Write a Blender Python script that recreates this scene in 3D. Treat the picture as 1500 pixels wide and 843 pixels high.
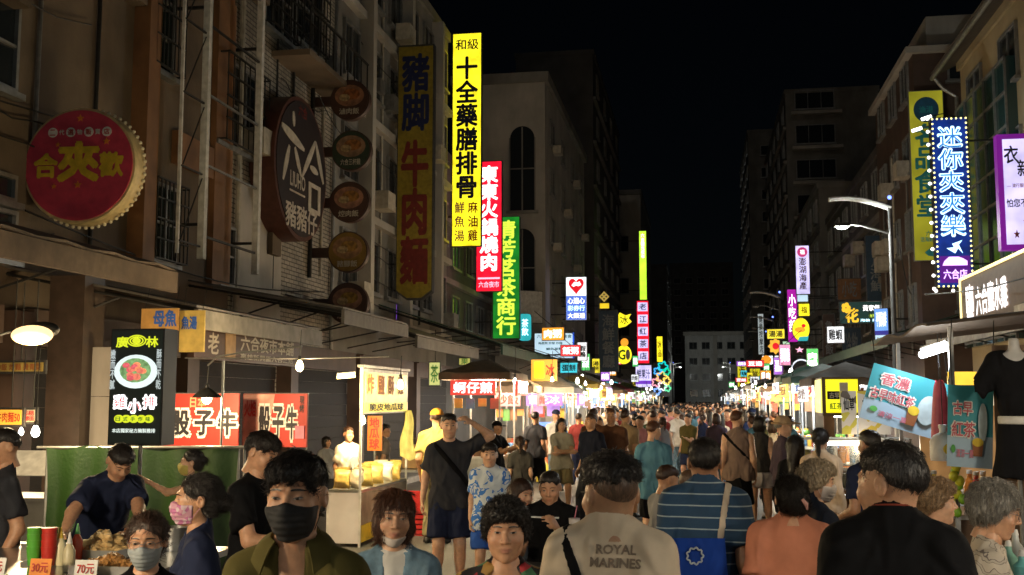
import bpy, bmesh, math, random
import numpy as np
from mathutils import Vector, Matrix
from mathutils.bvhtree import BVHTree

for _o in list(bpy.data.objects):
    bpy.data.objects.remove(_o)
R = math.radians
SC = bpy.context.scene
COL = SC.collection
random.seed(7)
RNG = np.random.default_rng(7)

# ------------------------------------------------------------------ camera
FPX, CX, CY = 1600.0, 750.0, 421.5          # focal length and centre of the photograph, in its pixels
CAM_Z = 1.9
VPX, VPY = 1025.0, 587.0                    # where the street vanishes
TH = math.atan((VPY - CY) / FPX)
PSI = math.atan((VPX - CX) * math.cos(TH) / FPX)
cam_d = bpy.data.cameras.new('camera')
cam = bpy.data.objects.new('camera', cam_d)
COL.objects.link(cam)
cam.location = (0, 0, CAM_Z)
cam.rotation_euler = (math.pi / 2 + TH, 0, PSI)
cam_d.sensor_width = 36.0
cam_d.lens = FPX / 1500.0 * 36.0
cam_d.clip_start = 0.05
cam_d.clip_end = 3000
cam_d.dof.use_dof = True
cam_d.dof.focus_distance = 7.0
cam_d.dof.aperture_fstop = 11.0
SC.camera = cam

# ------------------------------------------------------------------ night sky, city glow, exposure
W = bpy.data.worlds.new('World')
SC.world = W
W.use_nodes = True
_nt = W.node_tree
_sky = _nt.nodes.new('ShaderNodeTexSky')
_sky.sky_type = 'NISHITA'
_sky.sun_disc = False
_sky.sun_elevation = R(32)
_sky.sun_rotation = R(188)
_bg = _nt.nodes['Background']
_bg.inputs['Strength'].default_value = 0.00022
_nt.links.new(_sky.outputs[0], _bg.inputs[0])
sun_d = bpy.data.lights.new('moon_light', 'SUN')  # weak sun lamp added as the city glow on the walls
sun_d.energy = 0.028
sun_d.angle = R(2)
sun_d.color = (1.0, 0.93, 0.82)
sun = bpy.data.objects.new('moon_light', sun_d)
COL.objects.link(sun)
sun.rotation_euler = (R(58), 0, R(-8))
SC.view_settings.view_transform = 'Standard'
SC.view_settings.look = 'None'
SC.view_settings.exposure = 0.36
SC.view_settings.gamma = 1.0
SC.view_settings.use_curve_mapping = False
SC.render.engine = 'CYCLES'
SC.cycles.max_bounces = 5
SC.cycles.diffuse_bounces = 3
SC.cycles.glossy_bounces = 3
SC.cycles.transmission_bounces = 4
SC.cycles.use_denoising = True
SC.cycles.sample_clamp_indirect = 4.0
SC.cycles.caustics_reflective = False
SC.cycles.caustics_refractive = False

_F = Vector((-math.sin(PSI) * math.cos(TH), math.cos(PSI) * math.cos(TH), math.sin(TH)))
_RT = Vector((math.cos(PSI), math.sin(PSI), 0))
_UP = _RT.cross(_F)


def at(px, py, Y):
    """World point on the plane y = Y that the photograph shows at (px, py)."""
    d = _F + _RT * ((px - CX) / FPX) - _UP * ((py - CY) / FPX)
    return Vector((0, 0, CAM_Z)) + d * (Y / d.y)


def atx(px, py, X):
    """World point on the plane x = X that the photograph shows at (px, py)."""
    d = _F + _RT * ((px - CX) / FPX) - _UP * ((py - CY) / FPX)
    return Vector((0, 0, CAM_Z)) + d * (X / d.x)

# ------------------------------------------------------------------ materials
MATS = {}


def _new(name):
    m = bpy.data.materials.new(name)
    m.use_nodes = True
    return m, m.node_tree, m.node_tree.nodes['Principled BSDF']


def mat(name, col, rough=0.6, metal=0.0, var=0.25, scale=8.0, bump=0.0, bscale=60.0, sss=0.0, coat=0.0, dirt=0.0, spec=0.5):
    """Procedural material: base colour broken up by two noises, optional fine relief and grime."""
    if name in MATS:
        return MATS[name]
    m, nt, b = _new(name)
    N, L = nt.nodes, nt.links
    tc = N.new('ShaderNodeTexCoord')
    no = N.new('ShaderNodeTexNoise'); no.inputs['Scale'].default_value = scale; no.inputs['Detail'].default_value = 5
    L.new(tc.outputs['Object'], no.inputs['Vector'])
    rp = N.new('ShaderNodeMapRange')
    rp.inputs['From Min'].default_value = 0.3; rp.inputs['From Max'].default_value = 0.7
    rp.inputs['To Min'].default_value = 1 - var; rp.inputs['To Max'].default_value = 1 + var * 0.6
    L.new(no.outputs['Fac'], rp.inputs['Value'])
    mx = N.new('ShaderNodeVectorMath'); mx.operation = 'SCALE'
    mx.inputs[0].default_value = col[:3]
    L.new(rp.outputs[0], mx.inputs['Scale'])
    out = mx.outputs[0]
    if dirt > 0:
        n2 = N.new('ShaderNodeTexNoise'); n2.inputs['Scale'].default_value = scale * 0.23; n2.inputs['Detail'].default_value = 8
        n2.inputs['Roughness'].default_value = 0.7
        mp = N.new('ShaderNodeMapping'); mp.inputs['Scale'].default_value = (1, 1, 0.25)
        L.new(tc.outputs['Object'], mp.inputs['Vector']); L.new(mp.outputs[0], n2.inputs['Vector'])
        r2 = N.new('ShaderNodeMapRange'); r2.inputs['From Min'].default_value = 0.45; r2.inputs['From Max'].default_value = 0.7
        r2.inputs['To Min'].default_value = 0.0; r2.inputs['To Max'].default_value = dirt
        L.new(n2.outputs['Fac'], r2.inputs['Value'])
        mm = N.new('ShaderNodeMix'); mm.data_type = 'RGBA'
        L.new(r2.outputs[0], mm.inputs[0]); L.new(out, mm.inputs[6])
        mm.inputs[7].default_value = (col[0] * .3 + .005, col[1] * .28 + .004, col[2] * .25 + .003, 1)
        out = mm.outputs[2]
    L.new(out, b.inputs['Base Color'])
    b.inputs['Roughness'].default_value = rough
    b.inputs['Metallic'].default_value = metal
    b.inputs['Specular IOR Level'].default_value = spec
    if sss:
        b.inputs['Subsurface Weight'].default_value = sss
        b.inputs['Subsurface Radius'].default_value = (0.012, 0.005, 0.003)
        b.inputs['Subsurface Scale'].default_value = 1.0
    if coat:
        b.inputs['Coat Weight'].default_value = coat
    if bump:
        nb = N.new('ShaderNodeTexNoise'); nb.inputs['Scale'].default_value = bscale; nb.inputs['Detail'].default_value = 4
        L.new(tc.outputs['Object'], nb.inputs['Vector'])
        bp = N.new('ShaderNodeBump'); bp.inputs['Strength'].default_value = bump; bp.inputs['Distance'].default_value = 0.02
        L.new(nb.outputs['Fac'], bp.inputs['Height']); L.new(bp.outputs[0], b.inputs['Normal'])
    MATS[name] = m
    return m


def emit(name, col, s=1.0, var=0.12, scale=1.2):
    """Something that gives off light: a lamp or a backlit sheet, a little uneven like tubes behind acrylic."""
    if name in MATS:
        return MATS[name]
    m, nt, b = _new(name)
    N, L = nt.nodes, nt.links
    b.inputs['Base Color'].default_value = (col[0] * .5, col[1] * .5, col[2] * .5, 1)
    b.inputs['Roughness'].default_value = 0.35
    b.inputs['Emission Color'].default_value = (*col[:3], 1)
    if var:
        tc = N.new('ShaderNodeTexCoord')
        no = N.new('ShaderNodeTexNoise'); no.inputs['Scale'].default_value = scale
        L.new(tc.outputs['Object'], no.inputs['Vector'])
        rp = N.new('ShaderNodeMapRange')
        rp.inputs['From Min'].default_value = 0.3; rp.inputs['From Max'].default_value = 0.7
        rp.inputs['To Min'].default_value = s * (1 - var); rp.inputs['To Max'].default_value = s * (1 + var)
        L.new(no.outputs['Fac'], rp.inputs['Value']); L.new(rp.outputs[0], b.inputs['Emission Strength'])
    else:
        b.inputs['Emission Strength'].default_value = s
    MATS[name] = m
    return m


def pattern(name, cols, kind='noise', scale=12.0, rough=0.8, bands=(0.5,), emission=0.0):
    """Printed cloth or paper: blotches, cells or stripes of several dyes."""
    if name in MATS:
        return MATS[name]
    m, nt, b = _new(name)
    N, L = nt.nodes, nt.links
    tc = N.new('ShaderNodeTexCoord')
    if kind == 'noise':
        t = N.new('ShaderNodeTexNoise'); t.inputs['Scale'].default_value = scale; t.inputs['Detail'].default_value = 2
        t.inputs['Distortion'].default_value = 1.0
        L.new(tc.outputs['Object'], t.inputs['Vector']); out = t.outputs['Fac']
    elif kind == 'cells':
        t = N.new('ShaderNodeTexVoronoi'); t.inputs['Scale'].default_value = scale
        L.new(tc.outputs['Object'], t.inputs['Vector'])
        s = N.new('ShaderNodeSeparateColor'); L.new(t.outputs['Color'], s.inputs[0]); out = s.outputs[0]
    elif kind == 'paisley':
        t = N.new('ShaderNodeTexWave'); t.wave_type = 'RINGS'; t.inputs['Scale'].default_value = scale
        t.inputs['Distortion'].default_value = 14; t.inputs['Detail'].default_value = 3; t.inputs['Detail Scale'].default_value = 1.3
        L.new(tc.outputs['Object'], t.inputs['Vector']); out = t.outputs['Fac']
    else:
        sx = N.new('ShaderNodeSeparateXYZ'); L.new(tc.outputs['Object'], sx.inputs[0])
        ax = {'hstripe': 2, 'xstripe': 0, 'ystripe': 1}[kind]
        mu = N.new('ShaderNodeMath'); mu.operation = 'MULTIPLY'; mu.inputs[1].default_value = scale
        L.new(sx.outputs[ax], mu.inputs[0])
        fr = N.new('ShaderNodeMath'); fr.operation = 'FRACT'; L.new(mu.outputs[0], fr.inputs[0]); out = fr.outputs[0]
    cr = N.new('ShaderNodeValToRGB'); cr.color_ramp.interpolation = 'CONSTANT'
    el = cr.color_ramp.elements
    el[0].position = 0; el[0].color = (*cols[0], 1)
    el[1].position = bands[0]; el[1].color = (*cols[1], 1)
    for p, c in zip(bands[1:], cols[2:]):
        e = el.new(p); e.color = (*c, 1)
    L.new(out, cr.inputs[0]); L.new(cr.outputs[0], b.inputs['Base Color'])
    if emission:
        L.new(cr.outputs[0], b.inputs['Emission Color']); b.inputs['Emission Strength'].default_value = emission
    b.inputs['Roughness'].default_value = rough
    nb = N.new('ShaderNodeTexNoise'); nb.inputs['Scale'].default_value = 90
    L.new(tc.outputs['Object'], nb.inputs['Vector'])
    bp = N.new('ShaderNodeBump'); bp.inputs['Strength'].default_value = 0.15; bp.inputs['Distance'].default_value = 0.01
    L.new(nb.outputs['Fac'], bp.inputs['Height']); L.new(bp.outputs[0], b.inputs['Normal'])
    MATS[name] = m
    return m


def glass(name, col=(0.02, 0.025, 0.03), rough=0.12):
    if name in MATS:
        return MATS[name]
    m, nt, b = _new(name)
    b.inputs['Base Color'].default_value = (*col, 1)
    b.inputs['Roughness'].default_value = rough
    b.inputs['Specular IOR Level'].default_value = 0.7
    MATS[name] = m
    return m


def clear(name, tint=(0.9, 0.95, 0.95), rough=0.05):
    if name in MATS:
        return MATS[name]
    m, nt, b = _new(name)
    b.inputs['Base Color'].default_value = (*tint, 1)
    b.inputs['Roughness'].default_value = rough
    b.inputs['Transmission Weight'].default_value = 0.95
    b.inputs['IOR'].default_value = 1.1
    MATS[name] = m
    return m


# ------------------------------------------------------------------ things and parts
def tag(o, label=None, cat=None, group=None, kind=None):
    if label: o['label'] = label
    if cat: o['category'] = cat
    if group: o['group'] = group
    if kind: o['kind'] = kind
    return o


def empty(name, loc=(0, 0, 0), rz=0.0, label=None, cat=None, group=None):
    o = bpy.data.objects.new(name, None)
    COL.objects.link(o)
    o.location = loc
    o.rotation_euler = (0, 0, rz)
    o.empty_display_size = 0.1
    return tag(o, label, cat, group)


def add(name, me, m=None, parent=None):
    o = bpy.data.objects.new(name, me)
    COL.objects.link(o)
    if m is not None and not me.materials:
        me.materials.append(m)
    if parent is not None:
        o.parent = parent
    return o


def children(o):
    return [c for c in bpy.data.objects if c.parent == o]


def copy_tree(o, parent=None):
    c = o.copy()
    COL.objects.link(c)
    c.parent = parent
    for ch in CH.get(o.name, ()) if o.name in CH else children(o):
        copy_tree(ch, c)
    return c


CH = {}


class MB:
    """Collects shapes for ONE mesh object."""
    def __init__(self):
        self.v, self.f = [], []

    def _add(self, vs, fs):
        n = len(self.v)
        self.v += [tuple(x) for x in vs]
        self.f += [tuple(i + n for i in f) for f in fs]
        return self

    def box(self, c, s, rot=None):
        sx, sy, sz = s[0] / 2, s[1] / 2, s[2] / 2
        vs = [Vector((x, y, z)) for x in (-sx, sx) for y in (-sy, sy) for z in (-sz, sz)]
        if rot is not None:
            M = rot if isinstance(rot, Matrix) else Matrix.Rotation(rot, 3, 'Z')
            vs = [M @ v for v in vs]
        c = Vector(c)
        return self._add([v + c for v in vs], [(0, 1, 3, 2), (4, 6, 7, 5), (0, 4, 5, 1), (2, 3, 7, 6), (0, 2, 6, 4), (1, 5, 7, 3)])

    def bb(self, x0, x1, y0, y1, z0, z1):
        return self.box(((x0 + x1) / 2, (y0 + y1) / 2, (z0 + z1) / 2), (abs(x1 - x0), abs(y1 - y0), abs(z1 - z0)))

    def tube(self, pts, r, n=8, r2=None, cap=True):
        pts = [Vector(p) for p in pts]
        k = len(pts)
        rs = [r + ((r2 - r) * i / (k - 1) if r2 is not None else 0) for i in range(k)] if not isinstance(r, (list, tuple)) else list(r)
        vs, fs = [], []
        t0 = (pts[1] - pts[0]).normalized()
        up = Vector((0, 0, 1)) if abs(t0.z) < 0.9 else Vector((1, 0, 0))
        a = t0.cross(up).normalized()
        for i, p in enumerate(pts):
            t = (pts[min(i + 1, k - 1)] - pts[max(i - 1, 0)]).normalized()
            a = (a - t * a.dot(t)).normalized()
            b = t.cross(a)
            for j in range(n):
                q = 2 * math.pi * j / n
                vs.append(p + (a * math.cos(q) + b * math.sin(q)) * rs[i])
        for i in range(k - 1):
            for j in range(n):
                fs.append((i * n + j, i * n + (j + 1) % n, (i + 1) * n + (j + 1) % n, (i + 1) * n + j))
        if cap:
            fs.append(tuple(range(n - 1, -1, -1)))
            fs.append(tuple((k - 1) * n + j for j in range(n)))
        return self._add(vs, fs)

    def lathe(self, prof, c=(0, 0, 0), n=16, axis='Z', scale=(1, 1)):
        c = Vector(c)
        vs, fs = [], []
        for (r, h) in prof:
            for j in range(n):
                q = 2 * math.pi * j / n
                x, y = r * math.cos(q) * scale[0], r * math.sin(q) * scale[1]
                vs.append(c + (Vector((x, y, h)) if axis == 'Z' else (Vector((x, h, y)) if axis == 'Y' else Vector((h, x, y)))))
        k = len(prof)
        for i in range(k - 1):
            for j in range(n):
                fs.append((i * n + j, i * n + (j + 1) % n, (i + 1) * n + (j + 1) % n, (i + 1) * n + j))
        fs.append(tuple(range(n - 1, -1, -1)))
        fs.append(tuple((k - 1) * n + j for j in range(n)))
        return self._add(vs, fs)

    def ball(self, c, r, n=10, m=7):
        c = Vector(c)
        if not isinstance(r, (tuple, list)):
            r = (r, r, r)
        prof = [(max(0.02, math.sin(math.pi * i / m)), -math.cos(math.pi * i / m)) for i in range(m + 1)]
        vs, fs = [], []
        for (q, h) in prof:
            for j in range(n):
                w = 2 * math.pi * j / n
                vs.append(c + Vector((q * math.cos(w) * r[0], q * math.sin(w) * r[1], h * r[2])))
        for i in range(m):
            for j in range(n):
                fs.append((i * n + j, i * n + (j + 1) % n, (i + 1) * n + (j + 1) % n, (i + 1) * n + j))
        fs.append(tuple(range(n - 1, -1, -1)))
        fs.append(tuple(m * n + j for j in range(n)))
        return self._add(vs, fs)

    def prism(self, outline, y0, y1):
        """Outline in (x, z), extruded along y."""
        n = len(outline)
        vs = [(x, y0, z) for x, z in outline] + [(x, y1, z) for x, z in outline]
        fs = [tuple(range(n)), tuple(range(2 * n - 1, n - 1, -1))]
        fs += [(j, n + j, n + (j + 1) % n, (j + 1) % n) for j in range(n)]
        return self._add(vs, fs)

    def quad(self, a, b, c, d):
        return self._add([a, b, c, d], [(0, 1, 2, 3)])

    def sheet(self, fn, nu, nv, thick=0.0):
        """fn(u, v) -> point; a sheet of cloth or card with real thickness."""
        P = [[Vector(fn(i / nu, j / nv)) for j in range(nv + 1)] for i in range(nu + 1)]
        vs, fs = [], []
        for side in ((0, 1) if thick else (0,)):
            for i in range(nu + 1):
                for j in range(nv + 1):
                    p = P[i][j]
                    if side:
                        du = P[min(i + 1, nu)][j] - P[max(i - 1, 0)][j]
                        dv = P[i][min(j + 1, nv)] - P[i][max(j - 1, 0)]
                        p = p - du.cross(dv).normalized() * thick
                    vs.append(p)
        w = nv + 1
        n1 = (nu + 1) * w
        for i in range(nu):
            for j in range(nv):
                q = (i * w + j, (i + 1) * w + j, (i + 1) * w + j + 1, i * w + j + 1)
                fs.append(q)
                if thick:
                    fs.append(tuple(n1 + k for k in reversed(q)))
        if thick:
            for i in range(nu):
                for j in (0, nv):
                    a, b = i * w + j, (i + 1) * w + j
                    fs.append((a, b, b + n1, a + n1))
            for j in range(nv):
                for i in (0, nu):
                    a, b = i * w + j, i * w + j + 1
                    fs.append((a, b, b + n1, a + n1))
        return self._add(vs, fs)

    def mesh(self, name='mesh', smooth=False):
        me = bpy.data.meshes.new(name)
        me.from_pydata(self.v, [], self.f)
        bm = bmesh.new(); bm.from_mesh(me)
        bmesh.ops.recalc_face_normals(bm, faces=bm.faces)
        bm.to_mesh(me); bm.free()
        if smooth:
            me.polygons.foreach_set('use_smooth', [True] * len(me.polygons))
            try:
                me.set_sharp_from_angle(angle=R(40))
            except Exception:
                pass
        return me

    def build(self, name, m, parent=None, smooth=False):
        return add(name, self.mesh(name, smooth), m, parent)


# ------------------------------------------------------------------ lettering
TEXTS = {}


def text_mesh(s, bold=0.0, vertical=False):
    """Flat letter mesh, each glyph in a 1 x 1 cell; centred on the origin in (x, z), facing -y."""
    key = (s, bold, vertical)
    if key in TEXTS:
        return TEXTS[key]
    vs, fs = [], []
    cells = list(s)
    if vertical:
        for k, ch in enumerate(cells):
            v, f = _glyphs(ch, bold)
            n = len(vs)
            w0 = (min(p[0] for p in v) + max(p[0] for p in v)) / 2 if v else 0
            h0 = (min(p[1] for p in v) + max(p[1] for p in v)) / 2 if v else 0
            vs += [(p[0] - w0, p[1] - h0 - k) for p in v]
            fs += [tuple(i + n for i in q) for q in f]
    else:
        vs, fs = _glyphs(s, bold)
    if vs:
        x0, x1 = min(p[0] for p in vs), max(p[0] for p in vs)
        z0, z1 = min(p[1] for p in vs), max(p[1] for p in vs)
        vs = [((p[0] - (x0 + x1) / 2), p[1] - (z0 + z1) / 2) for p in vs]
        TEXTS[key] = (vs, fs, x1 - x0, z1 - z0)
    else:
        TEXTS[key] = ([], [], 1, 1)
    return TEXTS[key]


GL = {}


def _glyphs(s, bold):
    if (s, bold) in GL:
        return GL[(s, bold)]
    c = bpy.data.curves.new('t', 'FONT')
    c.body = s
    c.offset = bold
    c.resolution_u = 2
    o = bpy.data.objects.new('t', c)
    me = o.to_mesh()
    v = [(p.co.x, p.co.y) for p in me.vertices]
    f = [tuple(p.vertices) for p in me.polygons]
    o.to_mesh_clear()
    bpy.data.objects.remove(o); bpy.data.curves.remove(c)
    GL[(s, bold)] = (v, f)
    return v, f


def letters(name, s, m, parent, c, w=None, h=None, bold=0.02, vertical=False, rot=None, y_off=-0.004, shear=0.0):
    """Lettering fitted into w x h at local centre c (x, y, z), facing -y unless rot turns it."""
    vs, fs, tw, th = text_mesh(s, 0.0, vertical)
    sx = (w / tw) if w else (h / th)
    sz = (h / th) if h else sx
    P = [Vector((x * sx, y_off, z * sz)) for x, z in vs]
    if bold > .008:                               # heavier strokes: the letter laid again, shifted a little
        n, f0 = len(vs), list(fs)
        for k in range(6):
            dx, dz = bold * math.cos(k * math.pi / 3), bold * math.sin(k * math.pi / 3)
            P += [Vector(((x + dx) * sx, y_off + .0006 * (k + 1), (z + dz) * sz)) for x, z in vs]
            fs = fs + [tuple(i + n * (k + 1) for i in f) for f in f0]
    if rot is not None:
        P = [rot @ p for p in P]
    c = Vector(c)
    me = bpy.data.meshes.new(name)
    me.from_pydata([tuple(p + c) for p in P], [], fs)
    return add(name, me, m, parent)


# shared materials
STEEL = mat('galvanised steel', (0.32, 0.32, 0.31), 0.45, 0.7, dirt=0.5)
DARKSTEEL = mat('dark painted steel', (0.035, 0.034, 0.032), 0.5, 0.3, dirt=0.3)
WHITEPAINT = mat('white paint', (0.72, 0.71, 0.68), 0.5, dirt=0.35)
BLACKPAINT = mat('black paint', (0.012, 0.012, 0.012), 0.45)
WOOD = mat('brown wood', (0.16, 0.085, 0.04), 0.55, scale=14, dirt=0.3)
RUBBER = mat('black cable rubber', (0.012, 0.012, 0.012), 0.6)

# ------------------------------------------------------------------ figures: implicit surfaces turned into one skin
f32 = np.float32


def G(lo, hi, v):
    ax = [np.arange(lo[i], hi[i] + v, v, dtype=f32) for i in range(3)]
    return np.meshgrid(*ax, indexing='ij'), np.array(lo, f32)


def rc(P, a, b, ra, rb):
    a = np.asarray(a, f32); b = np.asarray(b, f32)
    d = b - a
    q = [P[i] - a[i] for i in range(3)]
    t = np.clip((q[0] * d[0] + q[1] * d[1] + q[2] * d[2]) / max(float(d @ d), 1e-9), 0, 1)
    return np.sqrt((q[0] - t * d[0]) ** 2 + (q[1] - t * d[1]) ** 2 + (q[2] - t * d[2]) ** 2) - (ra + (rb - ra) * t)


def ell(P, c, r):
    q = [(P[i] - c[i]) / r[i] for i in range(3)]
    k0 = np.sqrt(q[0] ** 2 + q[1] ** 2 + q[2] ** 2)
    k1 = np.sqrt((q[0] / r[0]) ** 2 + (q[1] / r[1]) ** 2 + (q[2] / r[2]) ** 2) + 1e-6
    return k0 * (k0 - 1) / k1


def smin(a, b, k):
    h = np.clip(0.5 + 0.5 * (b - a) / k, 0, 1)
    return b * (1 - h) + a * h - k * h * (1 - h)


def smax(a, b, k):
    return -smin(-a, -b, k)


def wob(P, seed, freq, amp, stretch=(1, 1, 1)):
    """Cheap smooth noise from warped sines."""
    r = np.random.default_rng(seed)
    out = 0
    for i in range(5):
        k = r.normal(size=3) * freq * (0.6 + 0.35 * i)
        k = k / np.array(stretch)
        ph = r.uniform(0, 6.28)
        wv = np.sin(P[0] * k[1] * .7 + P[2] * k[0] * .6 + ph * 2) * 1.2
        out = out + np.sin(P[0] * k[0] + P[1] * k[1] + P[2] * k[2] + ph + wv) / (1 + 0.5 * i)
    return out * (amp / 2.2)


def nets(F, lo, v):
    """Surface nets: vertices and quads of F = 0."""
    s = F < 0
    nx, ny, nz = F.shape
    c = np.zeros((nx - 1, ny - 1, nz - 1), np.int8)
    for i in (0, 1):
        for j in (0, 1):
            for k in (0, 1):
                c += s[i:nx - 1 + i, j:ny - 1 + j, k:nz - 1 + k]
    I = np.argwhere((c > 0) & (c < 8))
    if len(I) == 0:
        return np.zeros((0, 3)), np.zeros((0, 4), int)
    idx = np.full(c.shape, -1, np.int64)
    idx[I[:, 0], I[:, 1], I[:, 2]] = np.arange(len(I))
    pos = np.zeros((len(I), 3)); n = np.zeros(len(I))
    cor = [(i, j, k) for i in (0, 1) for j in (0, 1) for k in (0, 1)]
    val = {o: F[I[:, 0] + o[0], I[:, 1] + o[1], I[:, 2] + o[2]] for o in cor}
    for o in cor:
        for ax in range(3):
            if o[ax] == 0:
                o2 = tuple(1 if a == ax else o[a] for a in range(3))
                f0, f1 = val[o], val[o2]
                m = (f0 < 0) != (f1 < 0)
                t = np.where(m, f0 / np.where(m, f0 - f1, 1), 0)
                p = np.tile(np.array(o, float), (len(I), 1)); p[:, ax] += t
                pos += p * m[:, None]; n += m
    V = (I + pos / n[:, None]) * v + lo
    Q = []
    for ax in range(3):
        a, b = [(1, 2), (2, 0), (0, 1)][ax]
        sl0 = [slice(None)] * 3; sl1 = [slice(None)] * 3
        sl0[ax] = slice(0, -1); sl1[ax] = slice(1, None)
        s0, s1 = s[tuple(sl0)], s[tuple(sl1)]
        for flip in (False, True):
            m = (s0 & ~s1) if not flip else (~s0 & s1)
            E = np.argwhere(m)
            ok = (E[:, a] > 0) & (E[:, b] > 0) & (E[:, a] < F.shape[a] - 1) & (E[:, b] < F.shape[b] - 1)
            E = E[ok]
            if not len(E):
                continue
            def cell(da, db):
                e = E.copy(); e[:, a] -= da; e[:, b] -= db
                return idx[e[:, 0], e[:, 1], e[:, 2]]
            q = np.stack([cell(1, 1), cell(0, 1), cell(0, 0), cell(1, 0)], 1)
            Q.append(q[:, ::-1] if flip else q)
    return V, np.concatenate(Q) if Q else np.zeros((0, 4), int)


def np_mesh(name, V, Q, cols=None):
    me = bpy.data.meshes.new(name)
    nq = len(Q)
    me.vertices.add(len(V)); me.vertices.foreach_set('co', np.asarray(V, f32).ravel())
    me.loops.add(nq * 4); me.loops.foreach_set('vertex_index', np.asarray(Q, np.int32).ravel())
    me.polygons.add(nq); me.polygons.foreach_set('loop_start', np.arange(nq, dtype=np.int32) * 4)
    me.polygons.foreach_set('use_smooth', np.ones(nq, bool))
    if cols is not None:
        a = me.color_attributes.new('tint', 'FLOAT_COLOR', 'POINT')
        a.data.foreach_set('color', np.concatenate([cols, np.ones((len(cols), 1))], 1).astype(f32).ravel())
    me.update(calc_edges=True)
    return me


def merge(parts):
    V, Q, C, n = [], [], [], 0
    for p in parts:
        V.append(p[0]); Q.append(p[1] + n); n += len(p[0])
        if len(p) > 2: C.append(p[2])
    return np.concatenate(V), np.concatenate(Q), (np.concatenate(C) if C else None)


def tintmat(name, rough=0.5, sss=0.0, bump=0.0, bscale=200, spec=0.5, streak=False):
    """Colour comes from the 'tint' attribute (skin with its lips and brows, eyes), lightly mottled."""
    if name in MATS:
        return MATS[name]
    m, nt, b = _new(name)
    N, L = nt.nodes, nt.links
    at_ = N.new('ShaderNodeAttribute'); at_.attribute_name = 'tint'
    tc = N.new('ShaderNodeTexCoord')
    no = N.new('ShaderNodeTexNoise'); no.inputs['Scale'].default_value = 35; no.inputs['Detail'].default_value = 4
    L.new(tc.outputs['Object'], no.inputs['Vector'])
    rp = N.new('ShaderNodeMapRange'); rp.inputs['From Min'].default_value = .3; rp.inputs['From Max'].default_value = .7
    rp.inputs['To Min'].default_value = .86; rp.inputs['To Max'].default_value = 1.1
    L.new(no.outputs['Fac'], rp.inputs['Value'])
    mx = N.new('ShaderNodeVectorMath'); mx.operation = 'SCALE'
    L.new(at_.outputs['Color'], mx.inputs[0]); L.new(rp.outputs[0], mx.inputs['Scale'])
    L.new(mx.outputs[0], b.inputs['Base Color'])
    b.inputs['Roughness'].default_value = rough
    b.inputs['Specular IOR Level'].default_value = spec
    if sss:
        b.inputs['Subsurface Weight'].default_value = sss
        b.inputs['Subsurface Radius'].default_value = (0.010, 0.004, 0.002)
        b.inputs['Subsurface Scale'].default_value = 1.0
    if bump:
        nb = N.new('ShaderNodeTexNoise'); nb.inputs['Scale'].default_value = bscale
        L.new(tc.outputs['Object'], nb.inputs['Vector'])
        bp = N.new('ShaderNodeBump'); bp.inputs['Strength'].default_value = bump; bp.inputs['Distance'].default_value = 0.004
        L.new(nb.outputs['Fac'], bp.inputs['Height']); L.new(bp.outputs[0], b.inputs['Normal'])
    MATS[name] = m
    return m


def hairmat(name, col):
    if name in MATS:
        return MATS[name]
    m, nt, b = _new(name)
    N, L = nt.nodes, nt.links
    tc = N.new('ShaderNodeTexCoord')
    mp = N.new('ShaderNodeMapping'); mp.inputs['Scale'].default_value = (150, 150, 14)
    L.new(tc.outputs['Object'], mp.inputs['Vector'])
    no = N.new('ShaderNodeTexNoise'); no.inputs['Scale'].default_value = 1.0; no.inputs['Detail'].default_value = 4; no.inputs['Distortion'].default_value = 1.0
    L.new(mp.outputs[0], no.inputs['Vector'])
    cr = N.new('ShaderNodeValToRGB')
    cr.color_ramp.elements[0].position = .3; cr.color_ramp.elements[0].color = (col[0] * .35, col[1] * .35, col[2] * .35, 1)
    cr.color_ramp.elements[1].position = .72; cr.color_ramp.elements[1].color = (min(1, col[0] * 1.7), min(1, col[1] * 1.65), min(1, col[2] * 1.6), 1)
    L.new(no.outputs['Fac'], cr.inputs[0]); L.new(cr.outputs[0], b.inputs['Base Color'])
    b.inputs['Roughness'].default_value = 0.42
    b.inputs['Specular IOR Level'].default_value = 0.5
    bp = N.new('ShaderNodeBump'); bp.inputs['Strength'].default_value = 0.7; bp.inputs['Distance'].default_value = 0.006
    L.new(no.outputs['Fac'], bp.inputs['Height']); L.new(bp.outputs[0], b.inputs['Normal'])
    MATS[name] = m
    return m


def clothmat(name, col, rough=0.85, bump=0.10):
    """Woven cloth: fine weave relief over broad creases."""
    if 'cloth ' + name in MATS:
        return MATS['cloth ' + name]
    m = mat('cloth ' + name, col, rough, var=0.16, scale=9, bump=bump, bscale=420, spec=0.12)
    creases(m)
    return m


def creases(m, s=.9):
    N, L = m.node_tree.nodes, m.node_tree.links
    b = N['Principled BSDF']
    tc = N.new('ShaderNodeTexCoord')
    mp = N.new('ShaderNodeMapping'); mp.inputs['Scale'].default_value = (1.3, 1.0, .55); mp.inputs['Rotation'].default_value = (.2, .35, 0)
    L.new(tc.outputs['Object'], mp.inputs['Vector'])
    no = N.new('ShaderNodeTexNoise'); no.noise_type = 'RIDGED_MULTIFRACTAL'
    no.inputs['Scale'].default_value = 6.5; no.inputs['Detail'].default_value = 2.5; no.inputs['Roughness'].default_value = .4; no.inputs['Distortion'].default_value = .9
    L.new(mp.outputs[0], no.inputs['Vector'])
    bp = N.new('ShaderNodeBump'); bp.inputs['Strength'].default_value = s; bp.inputs['Distance'].default_value = .06
    L.new(no.outputs[0], bp.inputs['Height'])
    if b.inputs['Normal'].is_linked: L.new(b.inputs['Normal'].links[0].from_socket, bp.inputs['Normal'])
    L.new(bp.outputs[0], b.inputs['Normal'])


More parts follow.
